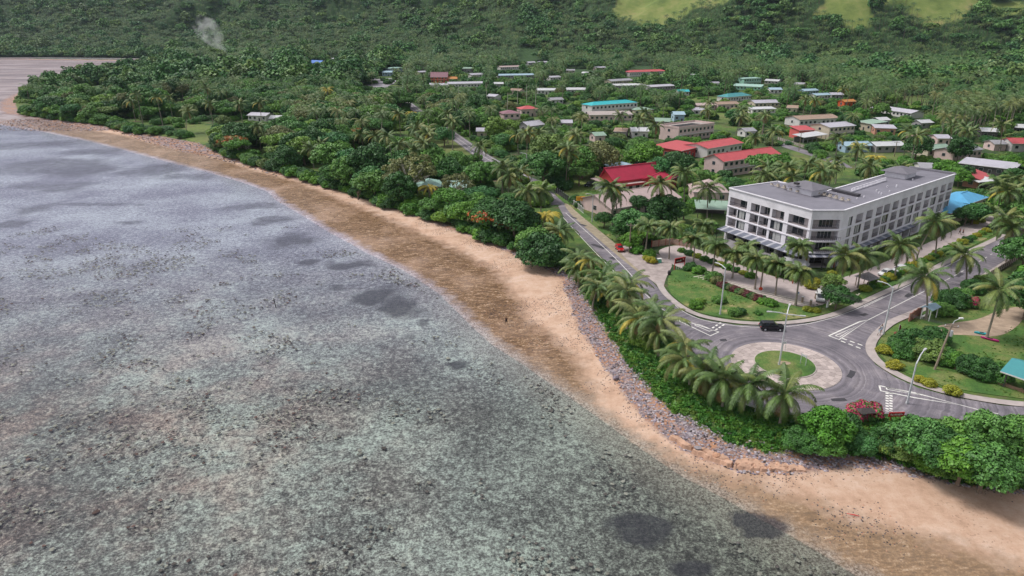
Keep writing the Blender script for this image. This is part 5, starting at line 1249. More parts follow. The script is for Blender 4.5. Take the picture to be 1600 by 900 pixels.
LAND += [(G(847, 360).x, G(847, 360).y, 'yellow palm by the coast road'), (G(671, 315).x, G(671, 315).y, 'yellow palm at the beach house'), (G(24, 175).x, G(24, 175).y, 'tip of the spit'), (G(305, 205).x, G(305, 205).y, 'grass clearing at the beach'), (G(1455, 500).x, G(1455, 500).y, 'bus shelter'), (G(1345, 660).x, G(1345, 660).y, 'notice board'), (G(1062, 425).x, G(1062, 425).y, 'red-framed sign'),
         (G(640, 168).x, G(640, 168).y, 'upper bend of the coast road'), (G(715, 222).x, G(715, 222).y, 'middle stretch of the coast road'), (G(1540, 515).x, G(1540, 515).y, 'dirt patch')]
# hand-placed trees and bushes ------------------------------------------
MAN = [('round2', 804, 346, 6.8), ('bush1', 848, 400, 6.5), ('bush1', 868, 405, 4.5), ('bright0', 757, 326, 4.4), ('bright0', 724, 335, 4.3), ('olive1', 745, 342, 3.6), ('umb1', 702, 315, 5.5), ('olive0', 640, 277, 9.5), ('olive1', 622, 282, 5.5), ('olive0', 712, 292, 6), ('tall0', 578, 268, 7.5), ('round3', 552, 258, 7), ('round1', 516, 250, 7.5), ('round0', 474, 236, 7), ('olive1', 440, 222, 8), ('round2', 375, 215, 8),
       ('round4', 850, 265, 8), ('round1', 752, 276, 5.8), ('tall1', 858, 250, 7.5), ('olive1', 938, 250, 8), ('umb0', 905, 275, 4.5), ('round0', 910, 255, 7), ('bright0', 1010, 245, 7), ('bright0', 990, 250, 5), ('round2', 1058, 262, 7), ('round0', 1030, 268, 6), ('umb2', 1193, 262, 7), ('round1', 1085, 282, 5),
       ('round1', 986, 352, 5.0), ('round2', 944, 344, 2.8), ('round0', 968, 362, 2.8), ('round2', 998, 320, 3.4), ('tall0', 1034, 338, 5), ('round4', 1058, 330, 4.0), ('bright0', 1006, 368, 3.2), ('round2', 1018, 352, 3.4), ('bright0', 985, 378, 2.8), ('round2', 1308, 466, 3.1), ('tall1', 1300, 452, 2.6), ('round1', 682, 196, 6.5), ('umb0', 668, 206, 6), ('round3', 694, 214, 5.5), ('round0', 608, 152, 7), ('umb2', 664, 192, 5),
       ('round4', 1604, 398, 5.5), ('round0', 1606, 335, 6.5), ('bright0', 1640, 440, 6), ('tall0', 1608, 470, 5), ('round1', 1522, 335, 3.8), ('round2', 1510, 338, 3.4), ('bright0', 1480, 268, 5), ('bright0', 1500, 278, 4), ('tall0', 1508, 275, 3.2), ('round2', 1433, 232, 6.5), ('tall0', 1498, 238, 5), ('round1', 1540, 330, 3),
       ('bright0', 1293, 668, 3.3), ('bush1', 1315, 672, 3.0), ('bush0', 1255, 690, 2.6), ('bush0', 1285, 692, 2.8), ('bush0', 1408, 698, 3.0), ('bush1', 1385, 694, 2.5), ('round0', 1440, 691, 3.8), ('round2', 1470, 708, 3.6), ('bright0', 1505, 724, 3.8), ('round1', 1540, 734, 3.9), ('bush2', 1450, 724, 2.1), ('bush1', 1570, 731, 3.3), ('round4', 1585, 701, 3.8), ('olive1', 1425, 686, 2.6), ('round3', 1500, 688, 3.4), ('tall1', 1545, 698, 3.6), ('round0', 1600, 683, 3.6), ('bush0', 1350, 698, 2.0), ('bush1', 1530, 738, 2.5), ('bush0', 1476, 731, 2.1), ('bush2', 1565, 748, 2.1),
       ('bush1', 1425, 540, 3.4), ('bush0', 1445, 550, 3.2), ('bush1', 1462, 530, 2.8), ('bush0', 1408, 548, 2.6), ('bush0', 1478, 560, 2.4), ('bush2', 1495, 568, 2.2), ('bush1', 1515, 575, 2.6), ('bush1', 1535, 582, 2.8), ('bush0', 1552, 586, 2.4), ('bush1', 1490, 472, 3.0), ('bush0', 1502, 464, 2.6), ('shrubM', 1512, 474, 2.2), ('shrubM', 1505, 468, 1.8), ('bush0', 1475, 487, 2.4), ('bush1', 1520, 452, 2.6), ('bush0', 1535, 443, 2.4), ('bush1', 1475, 470, 2.6),
       ('shrubM', 1352, 645, 2.2), ('shrubM', 1340, 650, 1.8), ('shrubM', 1415, 522, 1.1), ('shrubM', 1405, 526, 1.0), ('shrubY', 1383, 548, 1.5), ('shrubY', 1397, 572, 1.3), ('shrubY', 1437, 594, 1.0), ('shrubY', 1452, 600, 1.1), ('shrubY', 1488, 612, 1.3), ('shrubY', 1110, 434, 0.1), ('bush0', 1115, 435, 2.0), ('shrubO', 1120, 440, 1.6), ('shrub2', 1088, 478, 1.4), ('shrub0', 1148, 490, 1.5), ('shrub1', 1156, 488, 1.2), ('shrub0', 1185, 490, .8), ('bush0', 1125, 470, 1.5), ('shrub0', 1095, 472, 1.1),
       ('shrubY', 1018, 408, 1.4), ('shrubY', 1010, 404, 1.0), ('shrub2', 995, 392, 1.8), ('shrub2', 1015, 398, 1.6), ('shrub1', 1080, 418, 1.5), ('shrub2', 1092, 424, 1.6), ('shrub0', 1073, 421, 1.1), ('shrubY', 1268, 447, 1.6), ('shrubY', 1275, 441, 1.2), ('shrubY', 1262, 484, 1.0), ('shrubY', 1275, 486, .9), ('shrub2', 1205, 475, 1.3), ('shrub2', 1190, 472, 1.1), ('shrub1', 1335, 468, 1.2), ('shrubR', 1300, 462, 1.2)]
for i in range(17): MAN.append((['shrubR', 'shrubR', 'shrub1', 'shrubO'][i % 4], 1128 + i * 4.6, 446 + i * 1.7, 1.15))
for i in range(26): MAN.append((['shrubY', 'shrub1', 'shrub2', 'shrubY', 'shrub0'][i % 5], 1352 + i * 7.6, 452 - i * 3.65, R.uniform(.9, 1.5)))
for i in range(10): MAN.append((['shrub2', 'shrub1', 'shrubY'][i % 3], 1065 + i * 12, 392 + i * 4.4, R.uniform(.9, 1.4)))
for i in range(9): MAN.append((['shrubY', 'shrub1'][i % 2], 1300 + i * 22, 428 - i * 9.5, R.uniform(.8, 1.2)))
MAN += [('shrubY', 1530, 345, 1.5), ('shrubY', 1522, 348, 1.2), ('bush0', 1005, 535, 2.4), ('bush2', 945, 458, 2.6), ('bush1', 935, 470, 2.0), ('bush1', 900, 315, 2.6), ('bush1', 905, 322, 1.8), ('bush0', 935, 318, 2.2), ('bush0', 1290, 650, 1.2)]
NT = [0]
placed = []
for key, px, py, r in MAN:
    if r < .5: continue
    p = G(px, py, r * (.85 if TREEV[key][1] is not None else .3)); plant(key, p.x, p.y, r); placed.append((p.x, p.y, r * .7))
    if TREEV[key][1] is not None: NT[0] += 1
# scatter of the woods -------------------------------------------------------
ROADL = [(p[0], p[1]) for p in COAST]
KEEP = [XY(GL([(868, 328), (905, 296), (962, 290), (963, 330), (1005, 385), (1090, 372), (1130, 352), (1140, 300), (1300, 285), (1450, 262), (1500, 300), (1545, 330), (1580, 340), (1800, 350), (1800, 1000), (1000, 900), (885, 432), (868, 400), (850, 345)]))]
def protected(x, y, r, h, slack=.72):
    X, Y0, zc = P(x, y, 0); _, Y1, _ = P(x, y, h); k = FPX / zc * r * slack
    for x0, y0, x1, y1, d in PROT:
        if zc < d + 3 and X + k > x0 + 1 and X - k < x1 - 1 and Y1 < y1 - 1 and Y0 > y0: return True
    return False
cand = []
yy = 175.0
while yy < 2150:
    sp = 7.6 + max(0, yy - 300) * .0018
    xm = yy * .86 + 90; xs = np.arange(-xm, xm, sp)
    for x in xs: cand.append((x + R.uniform(-.45, .45) * sp, yy + R.uniform(-.45, .45) * sp, sp))
    yy += sp * .92
cand = np.array(cand); cx_, cy_ = cand[:, 0], cand[:, 1]
zt, dw_, dv_ = terrain(cx_, cy_)
ok = dv_ < -2.5
ok &= ~((cy_ > 1200) & (cx_ < -500) & (dv_ > -26))
near = cy_ < 900
sub = np.where(near)[0]
dr2 = np.full(len(cand), 99.0); dr2[sub] = dline(cx_[sub], cy_[sub], ROADL); ok &= dr2 > 6.5
for poly in GRASS_HILLS: ok &= ~inside(cx_, cy_, poly)
for poly in GRASS_FLAT: ok &= ~(inside(cx_, cy_, poly) & (NR.rand(len(cand)) < .93))
for poly in KEEP: ok &= ~inside(cx_, cy_, poly)
ok &= dline(cx_, cy_, XY(GL([(1176, 210), (1240, 232), (1320, 262)]))) > 6
VILL = inside(cx_, cy_, XY(GL([(560, 150), (650, 104), (800, 92), (900, 100), (1060, 104), (1230, 118), (1400, 150), (1500, 180), (1620, 190), (1640, 300), (1480, 270), (1200, 280), (960, 300), (800, 200), (700, 170)])))
GROVE = [inside(cx_, cy_, XY(GL(q))) for q in ([(1200, 100), (1300, 90), (1420, 84), (1580, 98), (1560, 120), (1440, 135), (1350, 148), (1240, 138)], [(430, 75), (560, 66), (800, 74), (860, 86), (800, 100), (660, 108), (560, 102), (430, 100)], [(0, 66), (260, 64), (430, 70), (430, 110), (300, 112), (240, 88), (0, 86)], [(860, 80), (1060, 90), (1200, 100), (1180, 118), (1050, 108), (860, 102)], [(1450, 180), (1620, 175), (1640, 260), (1480, 230)], [(1170, 245), (1330, 235), (1460, 245), (1450, 268), (1180, 290)])]
grove = np.zeros(len(cand), bool)
for g_ in GROVE: grove |= g_
rnd = NR.rand(len(cand), 4)
trees, palms = [], []
for i in np.where(ok)[0]:
    x, y, sp = cand[i]; d = math.hypot(x, y)
    if VILL[i] and rnd[i, 0] > .82: continue
    isp = rnd[i, 1] < (.88 if grove[i] else .40 if VILL[i] else .15 if y < 900 else .012)
    r = (4.4 + 3.9 * rnd[i, 2] ** 1.6) * (.66 if VILL[i] else 1.0) * (sp / 7.6) ** .9
    Xs_ = P(x, y, 0)[0]
    if Xs_ < 270 and y > 560 and dv_[i] > -150: isp = False; r *= .68
    h = (11 + 5.5 * rnd[i, 2] if not grove[i] else 12.5 + 5 * rnd[i, 2]) if isp else r * 1.55
    if any(math.hypot(x - q[0], y - q[1]) < q[2] + (r * .45 if not isp else 0) for q in FOOT if abs(x - q[0]) < 30 and abs(y - q[1]) < 30): continue
    if y < 320 and any(math.hypot(x - q[0], y - q[1]) < q[2] + 1.5 for q in placed): continue
    if y < 1250 and protected(x, y, 4.8 if isp else r * (1.35 if y > 620 else 1), (h + 2) if isp else h * (1.5 if y > 620 else 1.1)): continue
    X, Y_, zc = P(x, y, zt[i])
    vis = -60 < X < 1660 and Y_ > -40
    (palms if isp else trees).append(((r if not isp else 4) / zc * (1 if vis else .2), x, y, float(zt[i]), r, h, i))
# tall village palms standing clear above the lower trees
yy = 235.0
while yy < 950:
    sp = 12.5 + (yy - 235) * .004
    for x in np.arange(-yy * .35, yy * .8, sp):
        px_, py_ = x + R.uniform(-.5, .5) * sp, yy + R.uniform(-.5, .5) * sp; X, Y_, zc = P(px_, py_, 0)
        if X < 440 or X > 1650 or R.random() > (.62 if X > 700 else .38) or inside(np.array([px_]), np.array([py_]), KEEP[0])[0]: continue
        if dline(np.array([px_]), np.array([py_]), ROADL)[0] < 5.5 or terrain([px_], [py_])[2][0] > -3 or any(math.hypot(px_ - q[0], py_ - q[1]) < q[2] for q in FOOT): continue
        h = R.uniform(11, 17)
        if protected(px_, py_, 4.6, h + 2): continue
        palms.append((4.3 / zc, px_, py_, 0.0, 4, h, 0))
    yy += sp
# a close row of overhanging trees along the top of the beach
for a, b in zip(VEG[12:28], VEG[13:29]):
    n_ = max(1, int((b - a).length / 7.0)); dd = (b - a).normalized(); inn = Vector((-dd.y, dd.x, 0)); inn = inn if inn.y > 0 else -inn
    for k in range(n_):
        p = a.lerp(b, (k + R.random()) / n_) + inn * R.uniform(1.5, 5.0); r = R.uniform(3.8, 6.6)
        X, Y_, zc = P(p.x, p.y, 0)
        if (215 < X < 345 and 195 < Y_ < 240 and R.random() < .75) or any(math.hypot(p.x - q[0], p.y - q[1]) < q[2] for q in placed) or inside(np.array([p.x]), np.array([p.y]), KEEP[0])[0] or protected(p.x, p.y, r, r * 1.5): continue
        trees.append((r / zc * 1.5, p.x, p.y, -1.2, r, r * 1.5, 0))
trees.sort(key=lambda t: -t[0]); palms.sort(key=lambda t: -t[0])
KEYS = ['round0', 'round1', 'round2', 'round3', 'round4', 'umb0', 'umb2', 'tall0', 'tall1', 'olive1', 'bright0', 'umb1', 'round2', 'umb0']
nT = 292 - NT[0]; nP = 292 - NPALM[0]
for t in trees[:nT]:
    k = R.choice(KEYS)
    if R.random() < .012: k = 'flame0'
    if R.random() < .03: k = 'olive0'
    plant(k, t[1], t[2], t[4], zs=R.uniform(.85, 1.15), z=t[3])
for t in palms[:nP]: palm(t[1], t[2], t[5], 'yellow' if R.random() < .03 else 'coconut', full=(t[2] < 300), nf=18, sc=R.uniform(1.2, 1.45), z=t[3])
def points_obj(name, pts, protos, label, cat=None, zrot=True):
    """one stuff object: meshes of protos strewn over the given points (x,y,z,scale,proto index)"""
    me = bpy.data.meshes.new(name); A = np.array(pts, dtype=np.float32)
    me.vertices.add(len(A)); me.vertices.foreach_set('co', A[:, :3].ravel())
    for nm, tp, arr in (('sc', 'FLOAT', A[:, 3]), ('rz', 'FLOAT', (np.random.RandomState(3).rand(len(A)) * 6.283).astype(np.float32)), ('sel', 'INT', A[:, 4].astype(np.int32))):
        a = me.attributes.new(nm, tp, 'POINT'); a.data.foreach_set('value', arr)
    o = stuff(obj(name, me), label, cat)
    ng = bpy.data.node_groups.new(name + '_nodes', 'GeometryNodeTree')
    ng.interface.new_socket('Geometry', in_out='INPUT', socket_type='NodeSocketGeometry'); ng.interface.new_socket('Geometry', in_out='OUTPUT', socket_type='NodeSocketGeometry')
    n, l = ng.nodes, ng.links; gi = n.new('NodeGroupInput'); go = n.new('NodeGroupOutput')
    ip = n.new('GeometryNodeInstanceOnPoints'); jn = n.new('GeometryNodeJoinGeometry')
    for p in reversed(protos):
        oi = n.new('GeometryNodeObjectInfo'); oi.inputs['Object'].default_value = p; oi.inputs['As Instance'].default_value = True; oi.transform_space = 'ORIGINAL'
        l.new(oi.outputs['Geometry'], jn.inputs[0])
    def na(k, t): q = n.new('GeometryNodeInputNamedAttribute'); q.data_type = t; q.inputs['Name'].default_value = k; return q.outputs['Attribute']
    cx = n.new('ShaderNodeCombineXYZ'); l.new(na('rz', 'FLOAT'), cx.inputs['Z'])
    er = n.new('FunctionNodeEulerToRotation'); l.new(cx.outputs[0], er.inputs[0])
    ip.inputs['Pick Instance'].default_value = True
    l.new(gi.outputs[0], ip.inputs['Points']); l.new(jn.outputs[0], ip.inputs['Instance']); l.new(na('sel', 'INT'), ip.inputs['Instance Index']); l.new(er.outputs[0], ip.inputs['Rotation']); l.new(na('sc', 'FLOAT'), ip.inputs['Scale']); l.new(ip.outputs[0], go.inputs[0])
    md = o.modifiers.new('strewn', 'NODES'); md.node_group = ng
    return o
def proto(me):      # a real piece already standing in the scene lends its mesh
    for o in bpy.data.objects:
        if o.data is me: return o
    return None
def seed_piece(me, x, y, s, label, cat, z=0.0, nm=None):
    o = obj(nm or 'seed', me, None, (x, y, z), None, s); return tag(o, label, cat)
farP = [TREEV['far%d' % i][0] for i in range(5)]
rest_t = trees[nT:]; rest_p = palms[nP:]
mid = [t for t in rest_t if t[2] < 620]; fr = [t for t in rest_t if t[2] >= 620]
pk = ['round0', 'round1', 'round2', 'round3', 'round4', 'umb0', 'umb2', 'tall0', 'olive1', 'bright0', 'umb1']
points_obj('woods', [(t[1], t[2], t[3], t[4] / 6.0, R.randrange(len(pk))) for t in mid], [proto(TREEV[k][0]) for k in pk], 'unbroken green wood between the beach and the village')
fobs = []
for i, me in enumerate(farP):      # five hillside trees of the forest edge
    p = fr[i * 7]; o = obj('hillside_tree', None, None, (p[1], p[2], p[3]), None, p[4] / 6.0); tag(o, 'x', 'tree', 'hillside trees'); fobs.append(obj('crown', me, o)); PENDING.append((o, 'far round-topped tree'))
points_obj('hill_forest', [(t[1], t[2], t[3] - .5, t[4] / 6.0 * 1.35, R.randrange(5)) for t in fr], fobs, 'dense dark forest over the plain and the hills')
# distant palms as one mass: crown and trunk together
def join_palm(cme, h, seed):
    tm, top = ptrunk(h, .6, seed, .15, 1.0, BARK); w = MB()
    for src, off in ((tm, Vector()), (cme, top)):
        o = len(w.v); w.v += [tuple(v.co + off) for v in src.vertices]
        for p in src.polygons: w.f.append(tuple(o + k for k in p.vertices)); w.m.append(w.mi(src.materials[p.material_index]))
    return w.mesh('distant_palm')
pobs = []
for i in range(3):
    me = join_palm(VCROWN[i % 2], [8, 9.5, 11][i], i); p = rest_p[i * 5]; o = obj('distant_palm', me, None, (p[1], p[2], p[3])); tag(o, 'x', 'palm', 'distant palms'); PENDING.append((o, 'distant slender palm')); pobs.append(o)
points_obj('palm_grove', [(t[1], t[2], t[3], R.uniform(1.2, 1.65), R.randrange(3)) for t in rest_p], pobs, 'mass of coconut palms behind the village')
# understorey: low scrub that closes the wood down to the ground
und = []
yy = 180.0
UX = []
while yy < 800:
    sp = 4.2 + (yy - 180) * .010
    for x in np.arange(-yy * .86 - 60, yy * .86 + 60, sp): UX.append((x + R.uniform(-.5, .5) * sp, yy + R.uniform(-.5, .5) * sp))
    yy += sp
U = np.array(UX); _, dw2, dv2 = terrain(U[:, 0], U[:, 1]); k_ = (dv2 < -.8) & (dline(U[:, 0], U[:, 1], ROADL) > 5.5) & ~inside(U[:, 0], U[:, 1], KEEP[0])
for g_ in GRASS_FLAT: k_ &= ~inside(U[:, 0], U[:, 1], g_)
vil2 = inside(U[:, 0], U[:, 1], XY(GL([(560, 150), (650, 104), (1060, 104), (1400, 150), (1620, 190), (1640, 300), (1480, 270), (1200, 280), (960, 300), (800, 200)])))
k_ &= ~(vil2 & (NR.rand(len(U)) < .5))
for i in np.where(k_)[0]:
    x, y = U[i]
    if any(math.hypot(x - q[0], y - q[1]) < q[2] * .95 for q in FOOT): continue
    if protected(x, y, 2.2, 3.2, 1.0): continue
    k4 = R.randrange(4); und.append((x, y, -.1, R.uniform(1.0, 1.9) * (1 + y / 1600) * (.55 if k4 == 3 else 1), k4))
for a, b in zip(VEG[12:28], VEG[13:29]):
    n_ = max(1, int((b - a).length / 2.2)); dd = (b - a).normalized(); inn = Vector((-dd.y, dd.x, 0)); inn = inn if inn.y > 0 else -inn
    for k in range(n_):
        p = a.lerp(b, (k + R.random()) / n_) + inn * R.uniform(-.6, 4.0)
        if R.random() < .85 and not (230 < P(p.x, p.y, 0)[0] < 345): und.append((p.x, p.y, -.6, R.uniform(1.2, 2.4), R.randrange(3)))
points_obj('undergrowth', und, [proto(TREEV[k][0]) for k in ('shrub0', 'shrub1', 'shrub2', 'bush0')], 'tangled low scrub under the trees')
# ---------------------------------------------------------------- street furniture, vehicles, people and small things
GALV = mat('galvanised_steel', (.60, .61, .64), .5, .1, 3, metal=.2)
WPAINT = mat('white_paint', (.72, .71, .70), .5, .08, 2)
RUBBER = mat('tyre_rubber', (.02, .02, .02), .9, .2)
LAMPH = mat('lamp_head', (.5, .5, .5), .4, .05)
WOOD = mat('weathered_timber_pole', (.28, .22, .17), .9, .25, 2)
def lamp(label, base, h, arms, group='street lamps around the junction'):
    p = G(*base); o = thing('street_lamp', label, 'street lamp', (p.x, p.y, 0), 0, group)
    w = MB(); w.tube([(0, 0, 0), (0, 0, h * .5), (0, 0, h)], [.17, .14, .11], GALV, 8); w.box((0, 0, .2), (.34, .34, .4), GALV); w.build('pole', o)
    for ax, ay, rise, L in arms:
        v = Vector((ax, ay, 0)).normalized(); e = v * L + Vector((0, 0, h + rise))
        w = MB(); w.tube([(0, 0, h - .1), tuple(v * L * .5 + Vector((0, 0, h + rise * .7))), tuple(e)], [.10, .09, .08], GALV, 6); am = w.build('arm', o)
        w = MB(); q = e + v * .35; w.box((q.x, q.y, q.z), (.9, .32, .16), LAMPH, math.atan2(v.y, v.x)); w.build('lamp_head', am)
    return o
lamp('tall steel street lamp on the lawn edge left of the black car', (1125, 492), 10.3, [(-.6, .8, .5, 1.8)])
lamp('three-armed street lamp standing in the roundabout island', (1217, 572), 10.0, [(-1, .1, .3, 2.6), (1, -.25, -.1, 2.2), (.5, .9, 1.0, 1.6)])
lamp('tall street lamp on the footpath corner right of the splitter triangle', (1380, 523), 9.8, [(-.9, .5, .8, 2.0)])
lamp('angled street lamp beside the right-hand road, nearest of the lamps', (1417, 631), 7.2, [(.75, .65, 1.6, 2.2)])
lamp('slender lamp on the roadside lawn behind the white fence', (925, 347), 8.6, [(-.9, -.3, .3, 1.6)])
lamp('lamp on the coast road among the trees', (823, 279), 9.6, [(-.9, .3, .3, 1.8)])
lamp('distant lamp at the coast road bend', (630, 142), 12, [(-.9, .3, .3, 2.2)])
def upole(label, base, h, lean=(0, 0), box=False):
    p = G(*base); o = thing('utility_pole', label, 'utility pole', (p.x, p.y, 0), 0, 'utility poles')
    w = MB(); w.tube([(0, 0, 0), (lean[0] * .5, lean[1] * .5, h * .5), (lean[0], lean[1], h)], [.20, .17, .13], WOOD, 8); w.build('pole', o)
    w = MB(); w.beam((lean[0] - 1.1, lean[1] + .3, h - .5), (lean[0] + 1.1, lean[1] - .3, h - .5), .12, .12, WOOD); ca = w.build('crossarm', o)
    for k in (-.95, 0, .95):
        w = MB(); w.tube([(lean[0] + k, lean[1] - k * .27, h - .42), (lean[0] + k, lean[1] - k * .27, h - .18)], .07, WPAINT, 6); w.build('insulator', ca)
    if box:
        w = MB(); w.tube([(lean[0] * .85 + .35, lean[1] * .85, h - 2.2), (lean[0] * .85 + .35, lean[1] * .85, h - 1.2)], .3, GALV, 10); w.build('transformer', o)
        w = MB(); w.tube([(lean[0], lean[1], h - .3), (lean[0] + .4, lean[1] + .2, h + .5), (lean[0] + 1.3, lean[1] + .3, h + .9)], .05, GALV, 6); w.box((lean[0] + 1.5, lean[1] + .3, h + .95), (.7, .35, .2), WPAINT); w.build('lamp_arm', o)
    return Vector((p.x + lean[0], p.y + lean[1], h - .25))
u1 = upole('leaning timber utility pole with transformer at the corner plot', (1460, 578), 8.6, (1.3, .3), True)
u2 = upole('short timber pole between the feather palms of the forecourt', (1188, 453), 6.4)
u3 = upole('utility pole beside the coast road near the fence', (983, 395), 8.0); u4 = upole('utility pole by the side road in the village', (1248, 236), 9); u5 = upole('utility pole by the green yard behind the hotel', (1397, 245), 7)
u6 = upole('utility pole at the distant end of the side road', (1190, 213), 9)
def wire(a, b, sag, label):
    w = MB(); n = 14; w.tube([tuple(a.lerp(b, i / n) - Vector((0, 0, sag * 4 * (i / n) * (1 - i / n)))) for i in range(n + 1)], .022, DARKM, 4); tag(w.build('power_line'), label, 'cable', 'power lines')
for k in (-.95, 0, .95):
    wire(u1 + Vector((k, -k * .27, 0)), u2 + Vector((k, -k * .27, 0)), 1.1, ['leftmost', 'middle', 'rightmost'][int(round(k / .95)) + 1] + ' power line sagging from the leaning pole to the forecourt pole')
    wire(u2 + Vector((k, -k * .27, 0)), u3 + Vector((k, -k * .27, 0)), .9, ['leftmost', 'middle', 'rightmost'][int(round(k / .95)) + 1] + ' power line from the forecourt pole to the coast road')
# cars --------------------------------------------------------------------
def car(label, px, py, ang, col, kind='hatch', name='parked_car', cat='car', group='cars', z=.06, sc=1.0):
    p = G(px, py, z); o = thing(name, label, cat, (p.x, p.y, z), ang, group, (sc,) * 3)
    pm = mat('car_paint_' + '_'.join('%02d' % int(c * 99) for c in col), col, .25, .03, 1, spec=.6)
    L, Wd = {'suv': (4.6, 1.85), 'hatch': (4.0, 1.7), 'pickup': (5.1, 1.8), 'van': (4.6, 1.75)}[kind]
    prof = {'suv': [(-2.3, .45), (-2.3, .95), (-2.15, 1.1), (2.25, .98), (2.3, .75), (2.3, .42)], 'hatch': [(-2.0, .4), (-2.0, .85), (-1.9, .95), (1.1, .95), (1.9, .75), (2.0, .6), (2.0, .38)],
            'pickup': [(-2.55, .5), (-2.55, 1.0), (2.3, 1.0), (2.5, .85), (2.55, .45)], 'van': [(-2.3, .4), (-2.3, 1.0), (2.1, .98), (2.3, .8), (2.3, .4)]}[kind]
    cab = {'suv': [(-2.15, 1.1), (-2.0, 1.62), (-1.6, 1.72), (.3, 1.70), (1.15, 1.08)], 'hatch': [(-1.9, .95), (-1.6, 1.38), (-1.1, 1.48), (.2, 1.45), (1.0, .95)],
           'pickup': [(-.7, 1.0), (-.6, 1.6), (.6, 1.6), (1.3, 1.0)], 'van': [(-2.25, 1.0), (-2.15, 1.75), (.9, 1.75), (1.8, .98)]}[kind]
    def extr(w, pf, hw, m, tap=0.0, tz=99):
        n = len(pf); ys = (-hw, hw); V = []
        for y in ys: V.append([(x, y * (1 - tap * max(0, zz - tz)), zz) for x, zz in pf])
        w.face([V[0][i] for i in range(n)][::-1], m); w.face(V[1], m)
        for i in range(n): j = (i + 1) % n; w.face([V[0][i], V[0][j], V[1][j], V[1][i]], m)
    w = MB(); extr(w, [(x, zz) for x, zz in prof], Wd / 2, pm); extr(w, [(x * .98, zz * (1.0) - .02) for x, zz in prof][::1], Wd / 2 - .06, pm)
    bm = bmesh.new(); me = w.mesh('body'); bm.from_mesh(me); bmesh.ops.remove_doubles(bm, verts=bm.verts, dist=.001); bmesh.ops.recalc_face_normals(bm, faces=bm.faces); bmesh.ops.bevel(bm, geom=[e for e in bm.edges if len(e.link_faces) == 2 and e.calc_face_angle(0) > .5], offset=.06, segments=2, affect='EDGES'); bm.to_mesh(me); bm.free()
    obj('body', me, o)
    w = MB(); extr(w, [(x, zz + .01) for x, zz in cab], Wd / 2 - .10, pm, .22, 1.0); w.build('roof', o)
    # side glass and screens, a few mm proud of the cabin
    hw = Wd / 2 - .10; zt = max(c[1] for c in cab); zb = cab[0][1] + .06; x0, x1 = cab[0][0] + .25, cab[-1][0] - .25
    for s_ in (-1, 1):
        yt = s_ * (hw * (1 - .22 * (zt - .12 - 1.0)) + .006); yb = s_ * (hw * (1 - .22 * max(0, zb - 1.0)) + .006)
        xm = (x0 + x1) / 2
        for a, b in ((x0, xm - .05), (xm + .05, x1)):
            ta = a + (.25 if a == x0 else 0); tb = b - (.42 if b == x1 else 0)
            w = MB(); w.face([(a, yb, zb), (b, yb, zb), (tb, yt, zt - .14), (ta, yt, zt - .14)][::s_ * -1 if s_ > 0 else 1], GLASS); w.build('side_window', o)
    f0, f1 = cab[-2], cab[-1]; w = MB(); q = lambda t, y, k=.012: (f0[0] + (f1[0] - f0[0]) * t + k, y, f0[1] + (f1[1] - f0[1]) * t + k + .01)
    w.face([q(.1, -hw * .8), q(.95, -hw * .92), q(.95, hw * .92), q(.1, hw * .8)], GLASS); w.build('windscreen', o)
    f0, f1 = cab[1], cab[0]; w = MB(); q = lambda t, y: (f0[0] + (f1[0] - f0[0]) * t - .014, y, f0[1] + (f1[1] - f0[1]) * t + .01)
    w.face([q(.1, hw * .8), q(.85, hw * .9), q(.85, -hw * .9), q(.1, -hw * .8)], GLASS); w.build('rear_window', o)
    for sx in (-1, 1):
        for sy in (-1, 1):
            wh = obj('wheel', None, o, (sx * L * .31, sy * (Wd / 2 - .1), .33))
            w = MB(); w.tube([(0, -.11, 0), (0, .11, 0)], .33, RUBBER, 14); w.build('tyre', wh)
            w = MB(); w.tube([(0, -.125, 0), (0, .125, 0)], .2, GALV, 10); w.build('rim', wh)
    for sy in (-1, 1):
        w = MB(); w.box((L / 2 - .02, sy * (Wd / 2 - .3), .68), (.1, .38, .16), LAMPH); w.build('headlight', o)
        w = MB(); w.box((-L / 2 + .01, sy * (Wd / 2 - .2), .85), (.08, .26, .2), mat('red_lamp_lens', (.5, .02, .02), .3, .1)); w.build('tail_light', o)
    if kind == 'pickup': w = MB(); w.box((-1.65, 0, 1.02), (1.6, 1.5, .06), DARKIN); w.build('load_bed', o)
    return o
def adir(a, b): p, q = G(*a), G(*b); return math.atan2(q.y - p.y, q.x - p.x)
BLK = (.012, .012, .016); WHT = (.68, .68, .68)
car('black sport utility car driving round the top of the roundabout', 1205, 515, adir((1188, 514), (1222, 515)), BLK, 'suv', 'driving_car', z=.06)
car('small red hatchback on the coast road by the driveway mouth', 968, 391, adir((958, 380), (976, 402)), (.45, .015, .02), 'hatch', 'driving_car')
car('white car, left of two parked side by side on the hotel forecourt', 1383, 430, adir((1395, 426), (1372, 432)), WHT, 'hatch', z=.08)
car('white car, right of two parked side by side on the hotel forecourt', 1404, 425, adir((1416, 420), (1392, 428)), (.6, .61, .63), 'suv', z=.08, sc=.95)
car('white van facing out of the driveway below the feather palms', 1281, 468, adir((1281, 460), (1282, 470)), WHT, 'van', 'parked_van', 'van', z=.08)
car('dark car parked on the earth drive left of the crimson hall', 921, 291, adir((930, 287), (912, 291)), (.02, .025, .04), 'suv')
car('white pickup standing in the green yard behind the hotel', 1434, 241, adir((1426, 241), (1442, 240)), WHT, 'pickup', 'parked_pickup', 'pickup')
car('dark car under the white carport behind the hotel', 1519, 287, adir((1519, 280), (1521, 290)), (.03, .03, .03), 'hatch')
car('dark car in the distant paved yard', 583, 130, .3, BLK, 'suv')
car('white car in the shade beside the far side road, near the end of the hotel', 1565, 335, .8, WHT, 'hatch')
